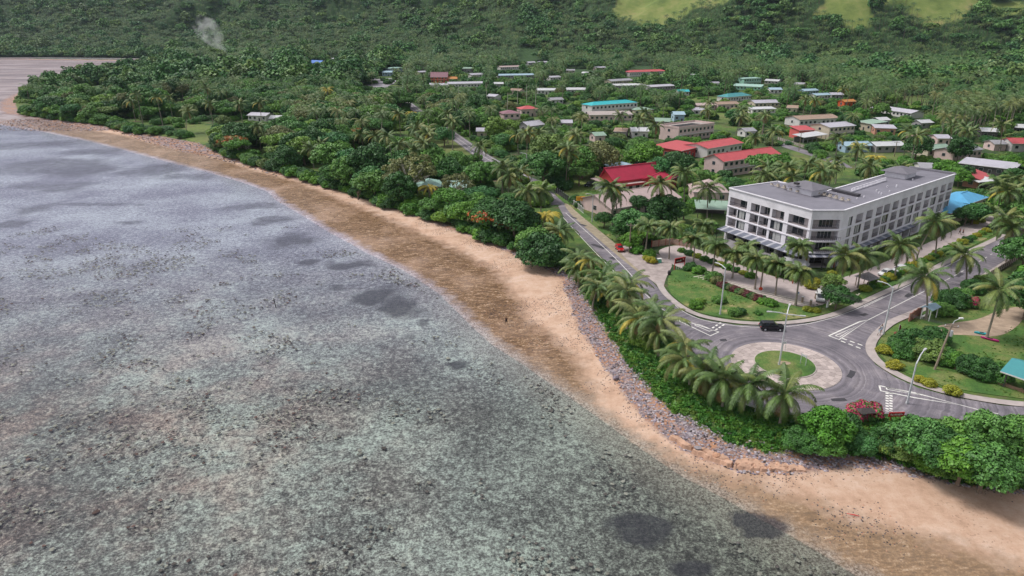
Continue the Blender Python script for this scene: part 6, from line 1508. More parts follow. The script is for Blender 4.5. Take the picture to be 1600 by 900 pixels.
# signs -------------------------------------------------------------------
SIGNR = mat('red_sign_paint', (.55, .035, .04), .5, .08); SIGND = mat('dark_sign_panel', (.10, .012, .016), .5, .1); YEL = mat('yellow_sign', (.78, .42, .05), .6, .08); ORA = mat('orange_lettering', (.66, .12, .02), .6, .05)
def scribble(w, n, x0, x1, zc, h, y, m, seed):
    """the blurred lettering of the photograph: unreadable strokes of varying height"""
    r = random.Random(seed); dx = (x1 - x0) / n
    for i in range(n):
        hh = h * r.uniform(.45, 1); w.box((x0 + dx * (i + .5), y, zc + r.uniform(-.1, .1) * h - (h - hh) / 2), (dx * r.uniform(.35, .7), .02, hh), m)
p, q = G(1053.5, 422), G(1069, 419); o = thing('entrance_sign', 'red-framed sign with white lettering on a dark panel at the driveway', 'sign', (p.x, p.y, .05), math.atan2(q.y - p.y, q.x - p.x)); L = (q - p).length
for x in (0, L): w = MB(); w.box((x, 0, 1.45), (.12, .12, 2.9), SIGNR); w.build('post', o)
w = MB(); w.box((L / 2, 0, 2.85), (L + .2, .16, .16), SIGNR); w.box((L / 2, 0, 1.62), (L, .14, .10), SIGNR); w.build('frame', o)
w = MB(); w.box((L / 2, 0, 2.25), (L - .14, .08, 1.1), SIGND); w.build('panel', o)
w = MB(); scribble(w, 5, .45, L * .62, 2.2, .42, -.06, WPAINT, 3); w.box((L * .82, -.06, 2.45), (.5, .02, .45), SIGNR); w.box((L * .82, -.075, 2.45), (.2, .02, .2), WPAINT); w.build('lettering', o)
for x in (L * .2, L * .4, L * .6, L * .8): w = MB(); w.box((x, 0, .8), (.04, .04, 1.55), GALV); w.build('rail_bar', o)
p = G(907, 326); o = thing('billboard', 'yellow board with orange lettering behind the white roadside fence', 'sign', (p.x, p.y, 0), -.05)
w = MB(); w.box((0, 0, 1.7), (.14, .14, 3.4), GALV); w.build('post', o); w = MB(); w.box((-.1, 0, 3.4), (2.9, .12, 1.5), YEL); w.build('board', o); w = MB(); scribble(w, 5, -1.2, 1.0, 3.55, .5, -.075, ORA, 4); scribble(w, 7, -1.1, .9, 3.05, .25, -.075, ORA, 5); w.build('lettering', o)
p = G(1349, 662); o = thing('notice_board', 'roofed notice board with a white map sheet beside magenta flowers', 'notice board', (p.x, p.y, .05), .1)
for x in (-.65, .65): w = MB(); w.box((x, 0, 1.1), (.12, .12, 2.2), REDP); w.build('post', o)
w = MB(); w.box((0, 0, 1.2), (1.15, .06, 1.3), WPAINT); w.build('board', o); w = MB(); w.box((0, -.04, 1.45), (.7, .02, .35), mat('grey_print', (.3, .32, .36), .7, .2, 8)); w.box((0, -.04, .95), (.8, .02, .3), mat('grey_print', (.3, .32, .36))); w.build('print', o)
w = MB(); hip(w, 0, 0, 2.2, 1.4, 0, 2.2, .5, mat('dark_shingles', (.07, .06, .06), .9, .3, 4), .1, .8); w.build('roof', o)
p = G(1398, 660); o = thing('roadside_board', 'long low red board with white lettering on two legs at the bank', 'sign', (p.x, p.y, .05), .05)
w = MB(); w.box((0, 0, 1.35), (2.4, .1, .75), SIGNR); w.build('board', o); w = MB(); scribble(w, 9, -1.0, 1.0, 1.38, .32, -.06, WPAINT, 6); w.build('lettering', o)
for x in (-.8, .8): w = MB(); w.box((x, .0, .5), (.12, .12, 1.0), REDP); w.build('leg', o)
def twinpost(label, a, b, h=2.1, z=.28):
    p, q = G(*a), G(*b); o = thing('chevron_sign', label, 'sign', (p.x, p.y, z), math.atan2(q.y - p.y, q.x - p.x), 'two-post signs round the roundabout'); L = (q - p).length
    for x in (0, L): w = MB(); w.tube([(x, 0, 0), (x, 0, h)], .055, GALV, 6); w.build('post', o)
    w = MB(); w.box((L / 2, 0, h - .35), (L + .1, .04, .4), GALV); w.build('plate', o)
twinpost('two-post sign seen from behind on the right of the grass island', (1250, 570), (1258, 574))
twinpost('two-post sign behind the lamp on the grass island', (1222, 551), (1226, 550), 2.0)
twinpost('two-post sign on the sea bank below the roundabout', (1179, 646), (1190, 650), 2.2, .05)
w_ = [(1130, 622), (1137, 626), (1158, 635), (1179, 642), (1202, 647), (1238, 653), (1278, 655)]
o = thing('guard_rail', 'pale steel guard rail curving along the sea side of the roundabout', 'guard rail', (0, 0, 0)); pl = chaikin(XY(GL(w_)), 2)
w = MB()
for a, b in zip(pl, pl[1:]): w.beam((a[0], a[1], .72), (b[0], b[1], .72), .05, .34, WPAINT)
w.build('rail', o)
for i in range(0, len(pl), 2): w = MB(); w.box((pl[i][0], pl[i][1] - .08, .36), (.1, .14, .72), GALV); w.build('post', o)
# fences and walls -----------------------------------------------------------
def fence(label, pts, h, m, pm, name='fence', step=2.2, z=0.0, style='bars', group=None):
    pl = XY(GL(pts)); o = thing(name, label, 'fence' if style != 'wall' else 'wall', (0, 0, z), 0, group)
    for a, b in zip(pl, pl[1:]):
        a, b = Vector((a[0], a[1], 0)), Vector((b[0], b[1], 0)); L = (b - a).length; n = max(1, round(L / step)); d = (b - a) / n
        for i in range(n):
            p, q = a + d * i, a + d * (i + 1); w = MB()
            w.box((p.x, p.y, h / 2 + .08), (.24, .24, h + .16), pm); w.build('post', o)
            w = MB()
            if style == 'bars':
                for zz in (.12, h - .12): w.beam(p + Vector((0, 0, zz)), q + Vector((0, 0, zz)), .06, .08, m)
                for k in range(1, 9): r_ = p.lerp(q, k / 9); w.beam(r_ + Vector((0, 0, .1)), r_ + Vector((0, 0, h - .05)), .05, .05, m)
            elif style == 'wall': w.beam(p + Vector((0, 0, h / 2)), q + Vector((0, 0, h / 2)), .2, h, m)
            else:
                for k in range(4): w.beam(p + Vector((0, 0, h * (k + .5) / 4)), q + Vector((0, 0, h * (k + .5) / 4)), .05, h / 4 - .05, m)
            w.build('panel', o)
    return o
fence('dark steel bar fence with grey posts beside the coast road', [(848, 289), (868, 301), (889, 316)], 2.0, DARKM, mat('grey_post', (.3, .3, .32), .8))
fence('white barred fence panels with white posts beside the coast road', [(890, 317), (897, 322), (904, 327), (912, 334)], 1.9, WPAINT, WPAINT, step=2.6)
fence('low brown kerb wall running down the corner plot', [(1492, 577), (1530, 590), (1570, 604), (1620, 622)], .5, mat('brown_wall', (.30, .19, .13), .9, .2), mat('brown_wall', (.3, .19, .13)), 'low_wall', 3, .1, 'wall')
fence('dark brown fence with pale posts along the far side of the right road', [(1536, 438), (1560, 424), (1592, 404)], 1.3, mat('dark_brown_boards', (.10, .05, .035), .9, .3), mat('pale_post', (.42, .36, .32), .8), step=1.8, style='board')
fence('brick-red wall with pillars beside the bus shelter', [(1420, 503), (1432, 495), (1439, 491)], 1.7, mat('brick_red_wall', (.27, .12, .09), .9, .3, 3), mat('brick_pillar', (.36, .17, .12), .9), 'brick_wall', 1.8, .1, 'wall')
fence('sun-bleached timber fence beside the side road', [(1215, 218), (1240, 226), (1290, 242)], 1.4, mat('bleached_boards', (.36, .32, .29), .9, .3), WOOD, style='board')
fence('pinkish garden wall behind the forecourt palms', [(1018, 386), (1050, 382), (1085, 388)], 1.7, mat('pinkish_fence', (.40, .26, .20), .9, .3, 2), REDP, 'garden_wall', 2.4, 0, 'wall')
fence('long pinkish yard wall below the distant grey roofs', [(1002, 148), (1030, 147), (1058, 146)], 1.8, WL['pink'], WL['pink'], 'yard_wall', 4, 0, 'wall')
# bus shelter
p = G(1450, 498); o = thing('bus_shelter', 'small open shelter with pale blue roof on white posts by the road', 'shelter', (p.x, p.y, .1), .62)
for x in (-1.5, 1.5):
    for y in (-.8, .8): w = MB(); w.box((x, y, 1.25), (.16, .16, 2.5), WPAINT); w.build('post', o)
w = MB(); w.hexa([(-1.9, -1.2, 2.4), (1.9, -1.2, 2.4), (1.9, 0, 2.9), (-1.9, 0, 2.9)], [(-1.9, -1.2, 2.5), (1.9, -1.2, 2.5), (1.9, 0, 3.0), (-1.9, 0, 3.0)], RF['pale']); w.build('roof_slope', o)
w = MB(); w.hexa([(-1.9, .01, 2.9), (1.9, .01, 2.9), (1.9, 1.2, 2.4), (-1.9, 1.2, 2.4)], [(-1.9, .01, 3.0), (1.9, .01, 3.0), (1.9, 1.2, 2.5), (-1.9, 1.2, 2.5)], RF['pale']); w.build('roof_slope', o)
w = MB(); w.box((0, .7, .45), (2.8, .4, .08), WPAINT); w.box((-1.1, .7, .22), (.1, .3, .42), WPAINT); w.box((1.1, .7, .22), (.1, .3, .42), WPAINT); w.build('bench', o)
for lb, px, py, rz, s_ in (('small gazebo with grey pyramid roof at the forecourt hedge', 1352, 448, .5, 1.0), ('grey-roofed gazebo between the tall palms near the end of the hotel', 1568, 348, .3, .9)):
    p = G(px, py); o = thing('gazebo', lb, 'gazebo', (p.x, p.y, .05), rz, None, (s_,) * 3); w = MB(); hip(w, 0, 0, 3.4, 3.4, 0, 2.3, 1.3, mat('thatch_grey', (.24, .22, .23), .95, .3, 2), .3, .05); w.build('roof', o)
    for x in (-1.5, 1.5):
        for y in (-1.5, 1.5): w = MB(); w.box((x, y, 1.15), (.14, .14, 2.3), WOOD); w.build('post', o)
# small things
p = G(1022, 411); o = thing('recycling_bin', 'dark green bin beside a pale green one at the driveway', 'bin', (p.x, p.y, .06), .2, 'bins at the driveway'); GB = mat('dark_green_plastic', (.01, .09, .06), .5); GB2 = mat('pale_green_plastic', (.12, .42, .30), .5)
w = MB(); w.box((0, 0, .55), (.9, .8, 1.1), GB, 0, .12); w.build('body', o); w = MB(); w.box((0, 0, 1.15), (1.0, .9, .1), GB); w.build('lid', o)
p = G(1030, 410.5); o = thing('recycling_bin', 'pale green bin, right of the dark green one', 'bin', (p.x, p.y, .06), .2, 'bins at the driveway')
w = MB(); w.box((0, 0, .5), (1.0, .7, 1.0), GB2, 0, .12); w.build('body', o); w = MB(); w.box((0, 0, 1.04), (1.1, .8, .1), WPAINT); w.build('lid', o)
p = G(1045.5, 430); o = thing('stone_urn', 'black urn standing at the corner of the lawn', 'urn', (p.x, p.y, .1)); w = MB(); w.tube([(0, 0, 0), (0, 0, .3), (0, 0, .8), (0, 0, 1.0), (0, 0, 1.05)], [.25, .38, .42, .28, .34], DARKM, 12); w.build('bowl', o)
p = G(1187, 463); o = thing('round_sign', 'round orange-red sign on a short post at the forecourt edge', 'sign', (p.x, p.y, .1)); w = MB(); w.tube([(0, 0, 0), (0, 0, 1.6)], .04, GALV, 6); w.build('post', o); w = MB(); w.tube([(0, -.03, 1.7), (0, .03, 1.7)], .42, mat('orange_red', (.6, .06, .03), .5), 16); w.build('plate', o)
p = G(1246, 476); o = thing('post_sign', 'small white sign on a post under the last feather palm', 'sign', (p.x, p.y + .6, .1)); w = MB(); w.tube([(0, 0, 0), (0, 0, 2.6)], .05, GALV, 6); w.build('post', o); w = MB(); w.box((0, -.06, 2.3), (.55, .04, .8), WPAINT); w.build('plate', o); w = MB(); w.box((0, -.09, 2.4), (.35, .02, .25), mat('blue_mark', (.05, .15, .4), .6)); w.build('mark', o)
for i, (px, py) in enumerate(((1253, 473), (1266, 478), (1292, 481), (1274, 467))):
    p = G(px, py); w = MB(); w.box((p.x, p.y, .7), (.35, .35, 1.3), WOOD if i != 2 else WPAINT, .3, .1); w.box((p.x, p.y, 1.4), (.45, .45, .1), WPAINT, .3); tag(w.build('gate_pillar'), ['brown gate pillar, nearest the white post sign', 'brown gate pillar at the lawn end', 'white gate pillar right of the white van', 'brown gate pillar beside the white van'][i], 'pillar', 'driveway pillars')
p = G(1402, 525); o = thing('banner', 'narrow maroon feather banner at the hedge corner', 'banner', (p.x, p.y, .1)); w = MB(); w.tube([(0, 0, 0), (0, 0, 2.4)], .035, GALV, 6); w.build('pole', o); w = MB(); w.hexa([(.03, -.01, .5), (.5, -.01, .6), (.5, .01, .6), (.03, .01, .5)], [(.03, -.01, 2.4), (.35, -.01, 2.0), (.35, .01, 2.0), (.03, .01, 2.4)], mat('maroon_cloth', (.16, .02, .03), .8)); w.build('cloth', o)
def hull(label, px, py, rz, L, m1, m2, zb=.14):
    p = G(px, py); o = thing('kayak', label, 'kayak', (p.x, p.y, zb), rz); w = MB(); n = 8; R1, R2 = [], []
    for i in range(n + 1):
        t = i / n * 2 - 1; b = .38 * math.sqrt(max(0, 1 - t * t)) + .02; R1.append((t * L / 2, b)); 
    for i in range(n):
        (x0, b0), (x1, b1) = R1[i], R1[i + 1]
        for s_ in (-1, 1):
            w.face([(x0, s_ * b0, .32), (x1, s_ * b1, .32), (x1, s_ * b1 * .5, 0.0), (x0, s_ * b0 * .5, 0.0)], m1)
        w.face([(x0, -b0, .32), (x1, -b1, .32), (x1, b1, .32), (x0, b0, .32)], m1)
    w.build('hull', o); w = MB(); w.box((0, 0, .33), (L * .3, .4, .05), m2); w.build('seat', o)
hull('magenta kayak lying on the grass beside the leaning palm', 1546, 532, -.75, 3.0, mat('magenta_plastic', (.45, .03, .18), .5), DARKIN); hull('teal kayak lying left of the palm trunk', 1533, 523, -.5, 2.4, mat('teal_plastic', (.03, .35, .40), .5), DARKIN)
p = G(1335, 806, -1.5); w = MB(); w.tube([(p.x - .8, p.y + .35, -1.42), (p.x, p.y, -1.36), (p.x + .6, p.y - .2, -1.4)], [.04, .08, .03], SIGNR, 6); tag(w.build('driftwood'), 'small red stick of driftwood on the sand', 'driftwood')
p = G(431, 478, -2); w = MB(); w.tube([(p.x, p.y, -2.5), (p.x - .25, p.y, -.2)], .09, DARKM, 6); tag(w.build('stake'), 'dark stake standing in the shallow water', 'stake')
p = G(1479, 502); o = thing('garden_boulder', 'pale boulder by the bank at the far right of the beach', 'boulder', (G(1592, 745).x, G(1592, 745).y, -.2))
bm = bmesh.new(); bmesh.ops.create_icosphere(bm, subdivisions=2, radius=1.0)
for v in bm.verts: v.co *= .8 + .4 * R.random(); v.co.z *= .7
me = bpy.data.meshes.new('rock'); bm.to_mesh(me); bm.free(); me.materials.append(mat('pale_rock', (.40, .36, .34), .95, .3, 2)); obj('rock', me, o)
# bleached dead trees and leaning bare trunks along the beach
def deadtree(label, px, py, h, seed, m=BARK_W):
    p = G(px, py, -.4); r = random.Random(seed); o = thing('dead_tree', label, 'dead tree', (p.x, p.y, -.5), r.uniform(0, 6))
    w = MB(); w.tube([(0, 0, 0), (.2, .1, h * .4), (.1, .3, h * .7)], [.32, .24, .16], m, 7); w.build('trunk', o)
    for i in range(7):
        a = r.uniform(0, 6.3); z0 = h * r.uniform(.3, .7); l = h * r.uniform(.3, .5); w = MB(); w.tube([(.15, .15, z0), (math.cos(a) * l * .5, math.sin(a) * l * .5, z0 + l * .45), (math.cos(a + .4) * l, math.sin(a + .4) * l, z0 + l * .7)], [.12, .08, .03], m, 5); w.build('branch', o)
deadtree('bleached bare tree at the edge of the beach wood', 386, 244, 7, 1); deadtree('pale fallen branches on the rubble of the far beach', 372, 240, 3, 2); deadtree('pale dead tree leaning over the sand near the olive tree', 560, 312, 4, 3, BARK)
for k, (px, y0) in enumerate(((717, 176), (760, 172), (792, 186), (808, 176), (822, 175), (836, 178))):
    p = G(px, y0 - 2); h = R.uniform(15, 19); w = MB(); w.tube([(p.x, p.y, 0), (p.x + .3, p.y, h * .5), (p.x + R.uniform(-.8, .8), p.y, h)], [.28, .2, .12], BARK_W, 6); tag(w.build('bare_trunk'), 'tall pale bare trunk, %s from the left in the row at the pink house' % ['first', 'second', 'third', 'fourth', 'fifth', 'sixth'][k], 'dead palm', 'bare palm trunks near the pink house')
# people ------------------------------------------------------------------
SKIN = mat('brown_skin', (.16, .08, .05), .6, .05)
def person(label, px, py, z, rz, top, bot, walk=.22, seed=1):
    p = G(px, py, z); o = thing('person', label, 'person', (p.x, p.y, z), rz, 'people')
    def skin(name, vs, es, rad, m, parent):
        me = bpy.data.meshes.new(name); me.from_pydata(vs, es, []); me.materials.append(m); b = obj(name, me, parent)
        md = b.modifiers.new('skin', 'SKIN'); 
        for i, r_ in enumerate(rad): me.skin_vertices[0].data[i].radius = (r_, r_)
        me.skin_vertices[0].data[0].use_root = True; b.modifiers.new('sub', 'SUBSURF').levels = 1; b.modifiers['sub'].render_levels = 1; return b
    w = walk
    V = [(0, 0, .95), (0, 0, 1.15), (0, 0, 1.38), (0, 0, 1.50), (.01, 0, 1.60), (.01, 0, 1.73), (0, .20, 1.40), (w * .5, .27, 1.14), (w * .9, .27, .92), (w, .27, .82), (0, -.20, 1.40), (-w * .5, -.27, 1.14), (-w * .6, -.27, .90), (-w * .5, -.27, .80),
         (0, .10, .90), (-w * .5, .11, .50), (-w * 1.4, .11, .08), (-w * 1.4 + .16, .11, .04), (0, -.10, .90), (w * .8, -.11, .50), (w * .9, -.11, .08), (w * .9 + .16, -.11, .04)]
    Ed = [(0, 1), (1, 2), (2, 3), (3, 4), (4, 5), (2, 6), (6, 7), (7, 8), (8, 9), (2, 10), (10, 11), (11, 12), (12, 13), (0, 14), (14, 15), (15, 16), (16, 17), (0, 18), (18, 19), (19, 20), (20, 21)]
    rd = [.12, .12, .14, .055, .09, .085, .06, .045, .035, .03, .06, .045, .035, .03, .085, .06, .045, .035, .085, .06, .045, .035]
    b = skin('body', V, Ed, rd, SKIN, o)
    skin('shirt', [V[0], V[1], V[2], (0, 0, 1.44), V[6], tuple((a + c) / 2 for a, c in zip(V[6], V[7])), V[10], tuple((a + c) / 2 for a, c in zip(V[10], V[11]))], [(0, 1), (1, 2), (2, 3), (2, 4), (4, 5), (2, 6), (6, 7)], [.15, .145, .165, .08, .085, .075, .085, .075], top, b)
    skin('shorts', [(0, 0, .98), V[14], V[15], V[18], V[19]], [(0, 1), (1, 2), (0, 3), (3, 4)], [.14, .11, .085, .11, .085], bot, b)
    skin('hair', [(-.01, 0, 1.70), (-.02, 0, 1.77)], [(0, 1)], [.10, .075], mat('black_hair', (.01, .008, .008), .7), b)
    return o
CL1 = mat('dark_clothes', (.02, .02, .03), .9); CL2 = mat('red_shirt', (.45, .05, .05), .9); CL3 = mat('pale_blue_shirt', (.35, .45, .60), .9); CL4 = mat('white_shirt', (.65, .65, .65), .9)
person('person in dark clothes walking on the wet brown sand', 791, 507, -1.75, 1.2, CL1, CL1)
person('person in red shirt, left of two on the forecourt near the blue roof', 1499, 366, .08, 2.6, CL2, CL1); person('person in dark red, right of two on the forecourt near the blue roof', 1504, 367, .08, 3.0, mat('dark_red_shirt', (.22, .04, .04), .9), CL1)
person('person in pale blue shirt at the foot of the corner street lamp', 1373, 524, .17, .6, CL3, CL4); person('person in white shirt beside the one in pale blue', 1376.5, 519, .17, 1.2, CL4, CL3)
person('person in a white top in front of the red hotel entrance', 1283, 444, .08, -.8, mat('pink_top', (.6, .35, .35), .9), CL4)
# ---------------------------------------------------------------- shore rocks, ground cover, coral and pebbles
def rock_mesh(name, seed, m, flat=.6, sub=1):
    bm = bmesh.new(); bmesh.ops.create_icosphere(bm, subdivisions=sub, radius=.5); r = random.Random(seed)
    for v in bm.verts: v.co *= r.uniform(.7, 1.25); v.co.z *= flat
    me = bpy.data.meshes.new(name); bm.to_mesh(me); bm.free(); me.materials.append(m); return me
RK = [mat('lilac_grey_stone', (.24, .20, .235), .95, .3, 3, rnd=.45), mat('pale_stone', (.38, .34, .36), .95, .25, 3, rnd=.3), mat('rusty_stone', (.36, .20, .13), .95, .3, 3, rnd=.35), mat('dark_stone', (.09, .075, .075), .95, .3, 3, rnd=.5)]
def lone(name, me, px, py, z, s, label, cat):
    p = G(px, py, z); o = obj(name, me, None, (p.x, p.y, z), (0, 0, R.uniform(0, 6)), s); return tag(o, label, cat)
rocks = [lone('boulder', rock_mesh('boulder', 3, RK[0]), 962, 590, -.8, 1.3, 'lilac-grey boulder in the rubble below the palms, left end', 'boulder'), lone('boulder', rock_mesh('boulder', 4, RK[1]), 1090, 700, -.8, 1.2, 'pale boulder in the rubble, middle of the bank', 'boulder'),
         lone('boulder', rock_mesh('boulder', 5, RK[2]), 1120, 712, -.9, 1.2, 'rusty boulder on the rock shelf', 'boulder'), lone('boulder', rock_mesh('boulder', 6, RK[3]), 930, 530, -1.0, 1.0, 'dark boulder at the foot of the rubble strip', 'boulder')]
pts = []
def strew(n, box, cond, sc, sel, zoff=0.0, out=pts):
    x = NR.uniform(box[0], box[1], n); y = NR.uniform(box[2], box[3], n); z, dw, dv = terrain(x, y); dr = sd(x, y, ROCK); ds = sd(x, y, SAND)
    k = cond(x, y, dw, dv, dr, ds)
    for a, b, c in zip(x[k], y[k], z[k]): out.append((a, b, c + zoff, sc(a, b), sel()))
nz = lambda x, y, s, q: fbm(x, y, s, 3, q)
strew(90000, (0, 75, 60, 175), lambda x, y, dw, dv, dr, ds: (dv > -1.2 + 3.0 * (nz(x, y, 4, 8) - .5)) & (dr < 0.2 + 3 * (nz(x, y, 3, 6) - .5)), lambda a, b: R.uniform(.14, .55) ** 1.2 + .05, lambda: R.choice((0, 0, 0, 1, 1, 2, 3)))
strew(30000, (-330, -90, 215, 460), lambda x, y, dw, dv, dr, ds: (dv > -1) & (dr < 2) , lambda a, b: R.uniform(.4, 1.1), lambda: R.choice((0, 2, 2, 1, 3)))
points_obj('shore_rubble', pts, rocks, 'lilac and rusty stones heaped under the green bank')
pts2 = []
strew(120000, (-30, 75, 58, 260), lambda x, y, dw, dv, dr, ds: (dr > 0) & (dw < 1) & (nz(x, y, 9, 12) + .35 * np.exp(-np.abs(dr) / 3) + .10 * np.exp(-np.abs(ds) / 4) > .56 + .2 * NR.rand(len(x))), lambda a, b: R.uniform(.08, .3), lambda: R.choice((3, 3, 3, 2)), -.02, pts2)
strew(9000, (-320, -10, 200, 460), lambda x, y, dw, dv, dr, ds: (dr > 0) & (dw < 3), lambda a, b: R.uniform(.12, .5), lambda: R.choice((3, 3, 2)), -.02, pts2)
points_obj('beach_pebbles', pts2, rocks, 'dark pebbles and weed clots scattered on the sand')
CORM = [mat('dark_coral', (.095, .085, .078), .85, .4, 2, rnd=.5), mat('grey_green_coral', (.20, .20, .17), .85, .3, 2, rnd=.4), mat('reddish_coral', (.11, .070, .062), .85, .3, 2, rnd=.4)]
corals = [lone('coral_head', rock_mesh('coral_head', 7, CORM[0], .3), 600, 700, -2.1, 1.1, 'dark coral lump in the shallow middle of the flat', 'coral'), lone('coral_head', rock_mesh('coral_head', 8, CORM[1], .3), 700, 560, -2.1, 1.0, 'grey-green coral lump left of the small dark pool', 'coral'), lone('coral_head', rock_mesh('coral_head', 9, CORM[2], .3), 150, 800, -2.1, 1.1, 'reddish coral lump at the lower left', 'coral')]
pts3 = []
strew(85000, (-150, 60, 50, 205), lambda x, y, dw, dv, dr, ds: (dw > 3) & (nz(x, y, 6, 21) + .5 * (nz(x, y, 40, 22) - .5) > .36 + .26 * NR.rand(len(x))), lambda a, b: .22 + .55 * R.random() ** 2.5, lambda: R.choice((0, 0, 0, 1, 1, 1)), 0, pts3)
sgk = np.zeros(len(pts3)); A3 = np.array([(q[0], q[1]) for q in pts3])
for cx, cy, rx, ry, w_ in SEAGRASS: sgk = np.maximum(sgk, w_ * np.clip(1.9 - np.hypot((A3[:, 0] - cx) / rx, (A3[:, 1] - cy) / ry), 0, 1))
pts3 = [q for q, g_ in zip(pts3, sgk) if g_ < .2]
pts3 = [(a, b, -2.09, s, 2 if (k == 0 and a < -22 and R.random() < .25) else k) for a, b, z, s, k in pts3]
points_obj('coral_field', pts3, corals, 'countless low coral lumps breaking the shallow water')
# broken sandstone shelf at the foot of the bank
SHELF = mat('peach_sandstone', (.50, .31, .22), .95, .25, .8, .5, 5, stain=.4)
sp = [(905, 505), (930, 545), (955, 583), (985, 622), (1012, 655), (1045, 682), (1075, 702), (1110, 719), (1150, 731), (1180, 738), (1215, 739), (1262, 738)]
wdt = [1.2, 1.4, 1.6, 1.8, 2.0, 2.4, 2.8, 3.6, 4.2, 4.0, 3.2, 2.0]
sh = obj('rock_shelf', None); struct(sh, 'broken peach sandstone shelf along the top of the beach')
line = [Vector((p[0], p[1], 0)) for p in chaikin(XY(GL(sp[5:], -1.2)), 2)]
def ledge(k0, k1, seed):
    seg = line[k0:k1 + 1]; acc = [0.0]
    for a, b in zip(seg, seg[1:]): acc.append(acc[-1] + (b - a).length)
    nu = int(acc[-1] / .22); nv_ = 14; V = []; F = []
    for i in range(nu + 1):
        s = acc[-1] * i / nu; q = max(0, min(len(seg) - 2, next((t for t in range(len(acc) - 1) if acc[t + 1] >= s), len(seg) - 2)))
        f = (s - acc[q]) / max(1e-6, acc[q + 1] - acc[q]); p = seg[q].lerp(seg[q + 1], f); d = (seg[q + 1] - seg[q]).normalized(); inn = Vector((-d.y, d.x, 0)); inn = inn if inn.y > 0 else -inn
        env = min(1, s / 1.2, (acc[-1] - s) / 1.2); off = float(fbm(np.array([s + seed * 9]), np.array([0.0]), 1.6, 4, 5)[0]) - .47
        W_ = (1.2 + 2.0 * math.sin(math.pi * (k0 + f) / len(line)) ** 2) * (.45 + .55 * env)
        for j in range(nv_ + 1):
            t = j / nv_; v = p + inn * (t * W_ - off * 1.5)
            nz_ = float(fbm(np.array([v.x]), np.array([v.y]), .9, 4, 7)[0]) - .47; cr = abs(float(fbm(np.array([v.x * .8]), np.array([v.y * 2.0]), 1.7, 3, 11)[0]) - .47)
            top = -.92 + .30 * nz_ - (.22 if cr < .018 else 0); z = -1.75 if j == 0 else (-1.45 + .2 * nz_ if j == 1 else top) if t < .9 else top - .4 * (t - .9) * 10
            V.append((v.x, v.y, z if env > .02 else -1.75))
        if i:
            for j in range(nv_): a = (i - 1) * (nv_ + 1) + j; F.append((a, a + nv_ + 1, a + nv_ + 2, a + 1))
    me = bpy.data.meshes.new('sandstone_ledge'); me.from_pydata(V, [], F); me.materials.append(SHELF); me.update(); bm = bmesh.new(); bm.from_mesh(me); bmesh.ops.recalc_face_normals(bm, faces=bm.faces)
    if sum(f.normal.z for f in bm.faces) < 0: bmesh.ops.reverse_faces(bm, faces=bm.faces)
    bm.to_mesh(me); bm.free(); obj('sandstone_ledge', me, sh)
nl_ = len(line) - 1
for k in range(4): ledge(k * nl_ // 4, (k + 1) * nl_ // 4, k)
# leafy ground cover on the bank, grass tufts on the lawns
def tuft_mesh(name, seed, n, sp_, h, m, up=1.0):
    r = np.random.RandomState(seed); C = np.stack([r.normal(size=n) * sp_, r.normal(size=n) * sp_, r.rand(n) * h], 1); Nn = r.normal(size=(n, 3)) + np.array((0, 0, up)); return cards_mesh(name, C, Nn, h * .55, [m], None, .7, seed)
tufts = []
for i, (m, h, px, py) in enumerate(((COVER, .38, 1050, 615), (COVER, .5, 1150, 665), (GRASSL, .3, 1180, 490), (LEAF_YEL, .22, 1240, 492))):
    p = G(px, py); o = obj('grass_tuft', tuft_mesh('grass_tuft', 90 + i, [60, 70, 70, 20][i], [.33, .36, .22, .25][i], h, m), None, (p.x, p.y, .05)); tag(o, ['low leafy plant on the bank below the palms', 'leafy creeper clump on the bank under the sign posts', 'tuft of green grass on the curving lawn', 'yellowish tuft at the lawn tip'][i], 'plant'); tufts.append(o)
pts4 = []
strew(80000, (0, 110, 60, 170), lambda x, y, dw, dv, dr, ds: (dv < -.4 + 2.4 * (nz(x, y, 3, 31) - .5)) & ((dv < -4) | (NR.rand(len(x)) < .5)) & inside(x, y, XY(GL([(880, 395), (905, 392), (940, 425), (985, 462), (1040, 525), (1075, 572), (1100, 600), (1140, 628), (1181, 643), (1242, 651), (1300, 653), (1363, 653), (1480, 664), (1640, 676), (1660, 790), (1300, 740), (1110, 720), (1000, 660), (920, 540)]))), lambda a, b: R.uniform(.4, 1.1), lambda: R.choice((0, 0, 1, 2, 2)), 0, pts4)
LAWNP = [XY(GL(q)) for q in ([(1045, 426), (1090, 430), (1180, 465), (1240, 482), (1320, 468), (1400, 434), (1562, 362), (1430, 430), (1345, 468), (1298, 487), (1208, 500), (1096, 489), (1042, 454)], [(1375, 530), (1452, 487), (1560, 430), (1700, 420), (1700, 640), (1570, 618), (1440, 590), (1384, 560)], [(905, 296), (945, 292), (962, 300), (958, 325), (935, 335), (908, 318)], [(862, 300), (925, 342), (975, 380), (960, 378), (890, 325)])]
DP = XY(GL([(1455, 512), (1490, 505), (1560, 485), (1600, 478), (1600, 500), (1552, 528), (1470, 524)]))
strew(90000, (20, 150, 85, 300), lambda x, y, dw, dv, dr, ds: (inside(x, y, LAWNP[0]) | inside(x, y, LAWNP[1]) | inside(x, y, LAWNP[2]) | inside(x, y, LAWNP[3])) & ~inside(x, y, DP) & (nz(x, y, 3, 33) > .38 + .4 * NR.rand(len(x))), lambda a, b: R.uniform(.16, .36), lambda: R.choice((2, 2, 2, 2, 2, 3)), 0.11, pts4)
points_obj('ground_cover', pts4, tufts, 'leafy creepers and grass tufts over the bank and lawns')
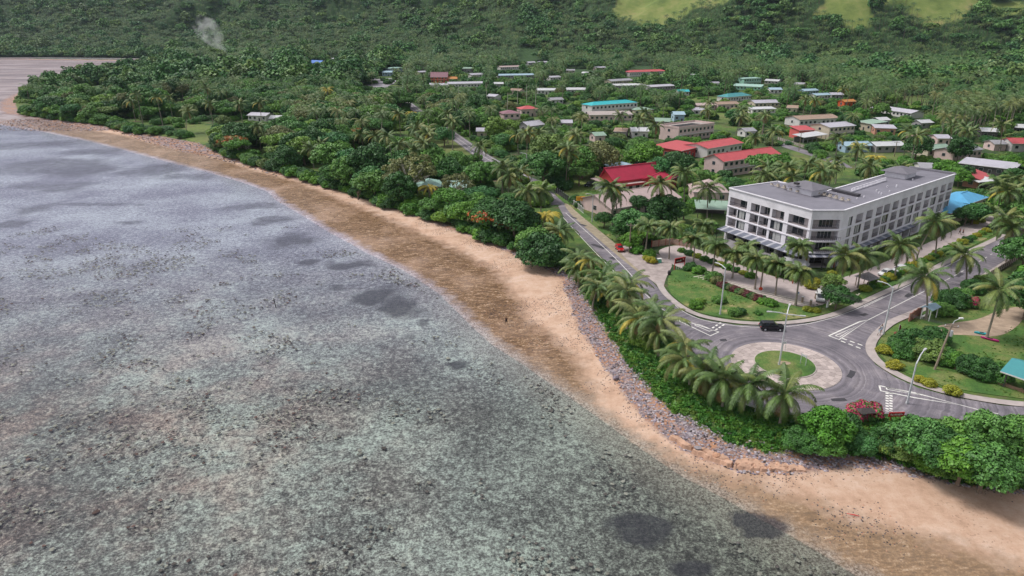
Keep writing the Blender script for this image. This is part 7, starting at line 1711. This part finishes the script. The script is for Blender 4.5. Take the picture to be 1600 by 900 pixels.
# stone seawall and pale road on the far side of the bay
o = thing('sea_wall', 'low pale sea wall along the far shore of the bay', 'sea wall', (0, 0, 0)); ln_ = GL([(-300, 92.6), (-100, 92.2), (60, 91.4), (160, 92.4), (235, 93.4)], 0)
w = MB()
for a, b in zip(ln_, ln_[1:]): w.beam(a + Vector((0, 0, .3)), b + Vector((0, 0, .3)), 1.2, 3.4, mat('pale_seawall', (.55, .52, .52), .9, .15, .1))
w.build('wall', o)
w = MB(); ribbon(w, [(p.x, p.y + 9) for p in ln_], 7, .12, GRAVEL); struct(w.build('far_road'), 'pale road on the far shore of the bay')
# smoke drifting up from a fire in the far palms
def smoke():
    b_ = G(352, 97); pts_ = [b_ + Vector((0, 0, 2)), b_ + Vector((-5, 3, 22)), b_ + Vector((-14, 5, 38)), b_ + Vector((-27, 8, 52)), b_ + Vector((-42, 10, 66))]
    w = MB(); m = bpy.data.materials.new('drifting_smoke'); m.use_nodes = True; n, l = m.node_tree.nodes, m.node_tree.links; n.clear()
    out = n.new('ShaderNodeOutputMaterial'); v = n.new('ShaderNodeVolumePrincipled'); v.inputs['Color'].default_value = (1, 1, 1, 1); pos = n.new('ShaderNodeNewGeometry').outputs['Position']
    f = noise(n, l, pos, .055, 5, .65); l.new(ramp(n, l, f, [(.47, 0.0), (.68, .045)]), v.inputs['Density']); l.new(v.outputs[0], out.inputs['Volume'])
    w.tube([tuple(p) for p in pts_], [3, 10, 17, 22, 12], m, 12); stuff(w.build('smoke', None, True), 'thin white smoke rising over the far palms')
smoke()
hz = MB(); hm = bpy.data.materials.new('thin_haze'); hm.use_nodes = True; hn, hl = hm.node_tree.nodes, hm.node_tree.links; hn.clear()
ho = hn.new('ShaderNodeOutputMaterial'); hv = hn.new('ShaderNodeVolumePrincipled'); hv.inputs['Color'].default_value = (.72, .85, 1.0, 1); hv.inputs['Density'].default_value = .00003; hl.new(hv.outputs[0], ho.inputs['Volume'])
hz.box((0, 1950, 208), (14800, 4900, 424), hm); stuff(hz.build('haze'), 'thin bluish haze over the plain and hills')
write_labels()
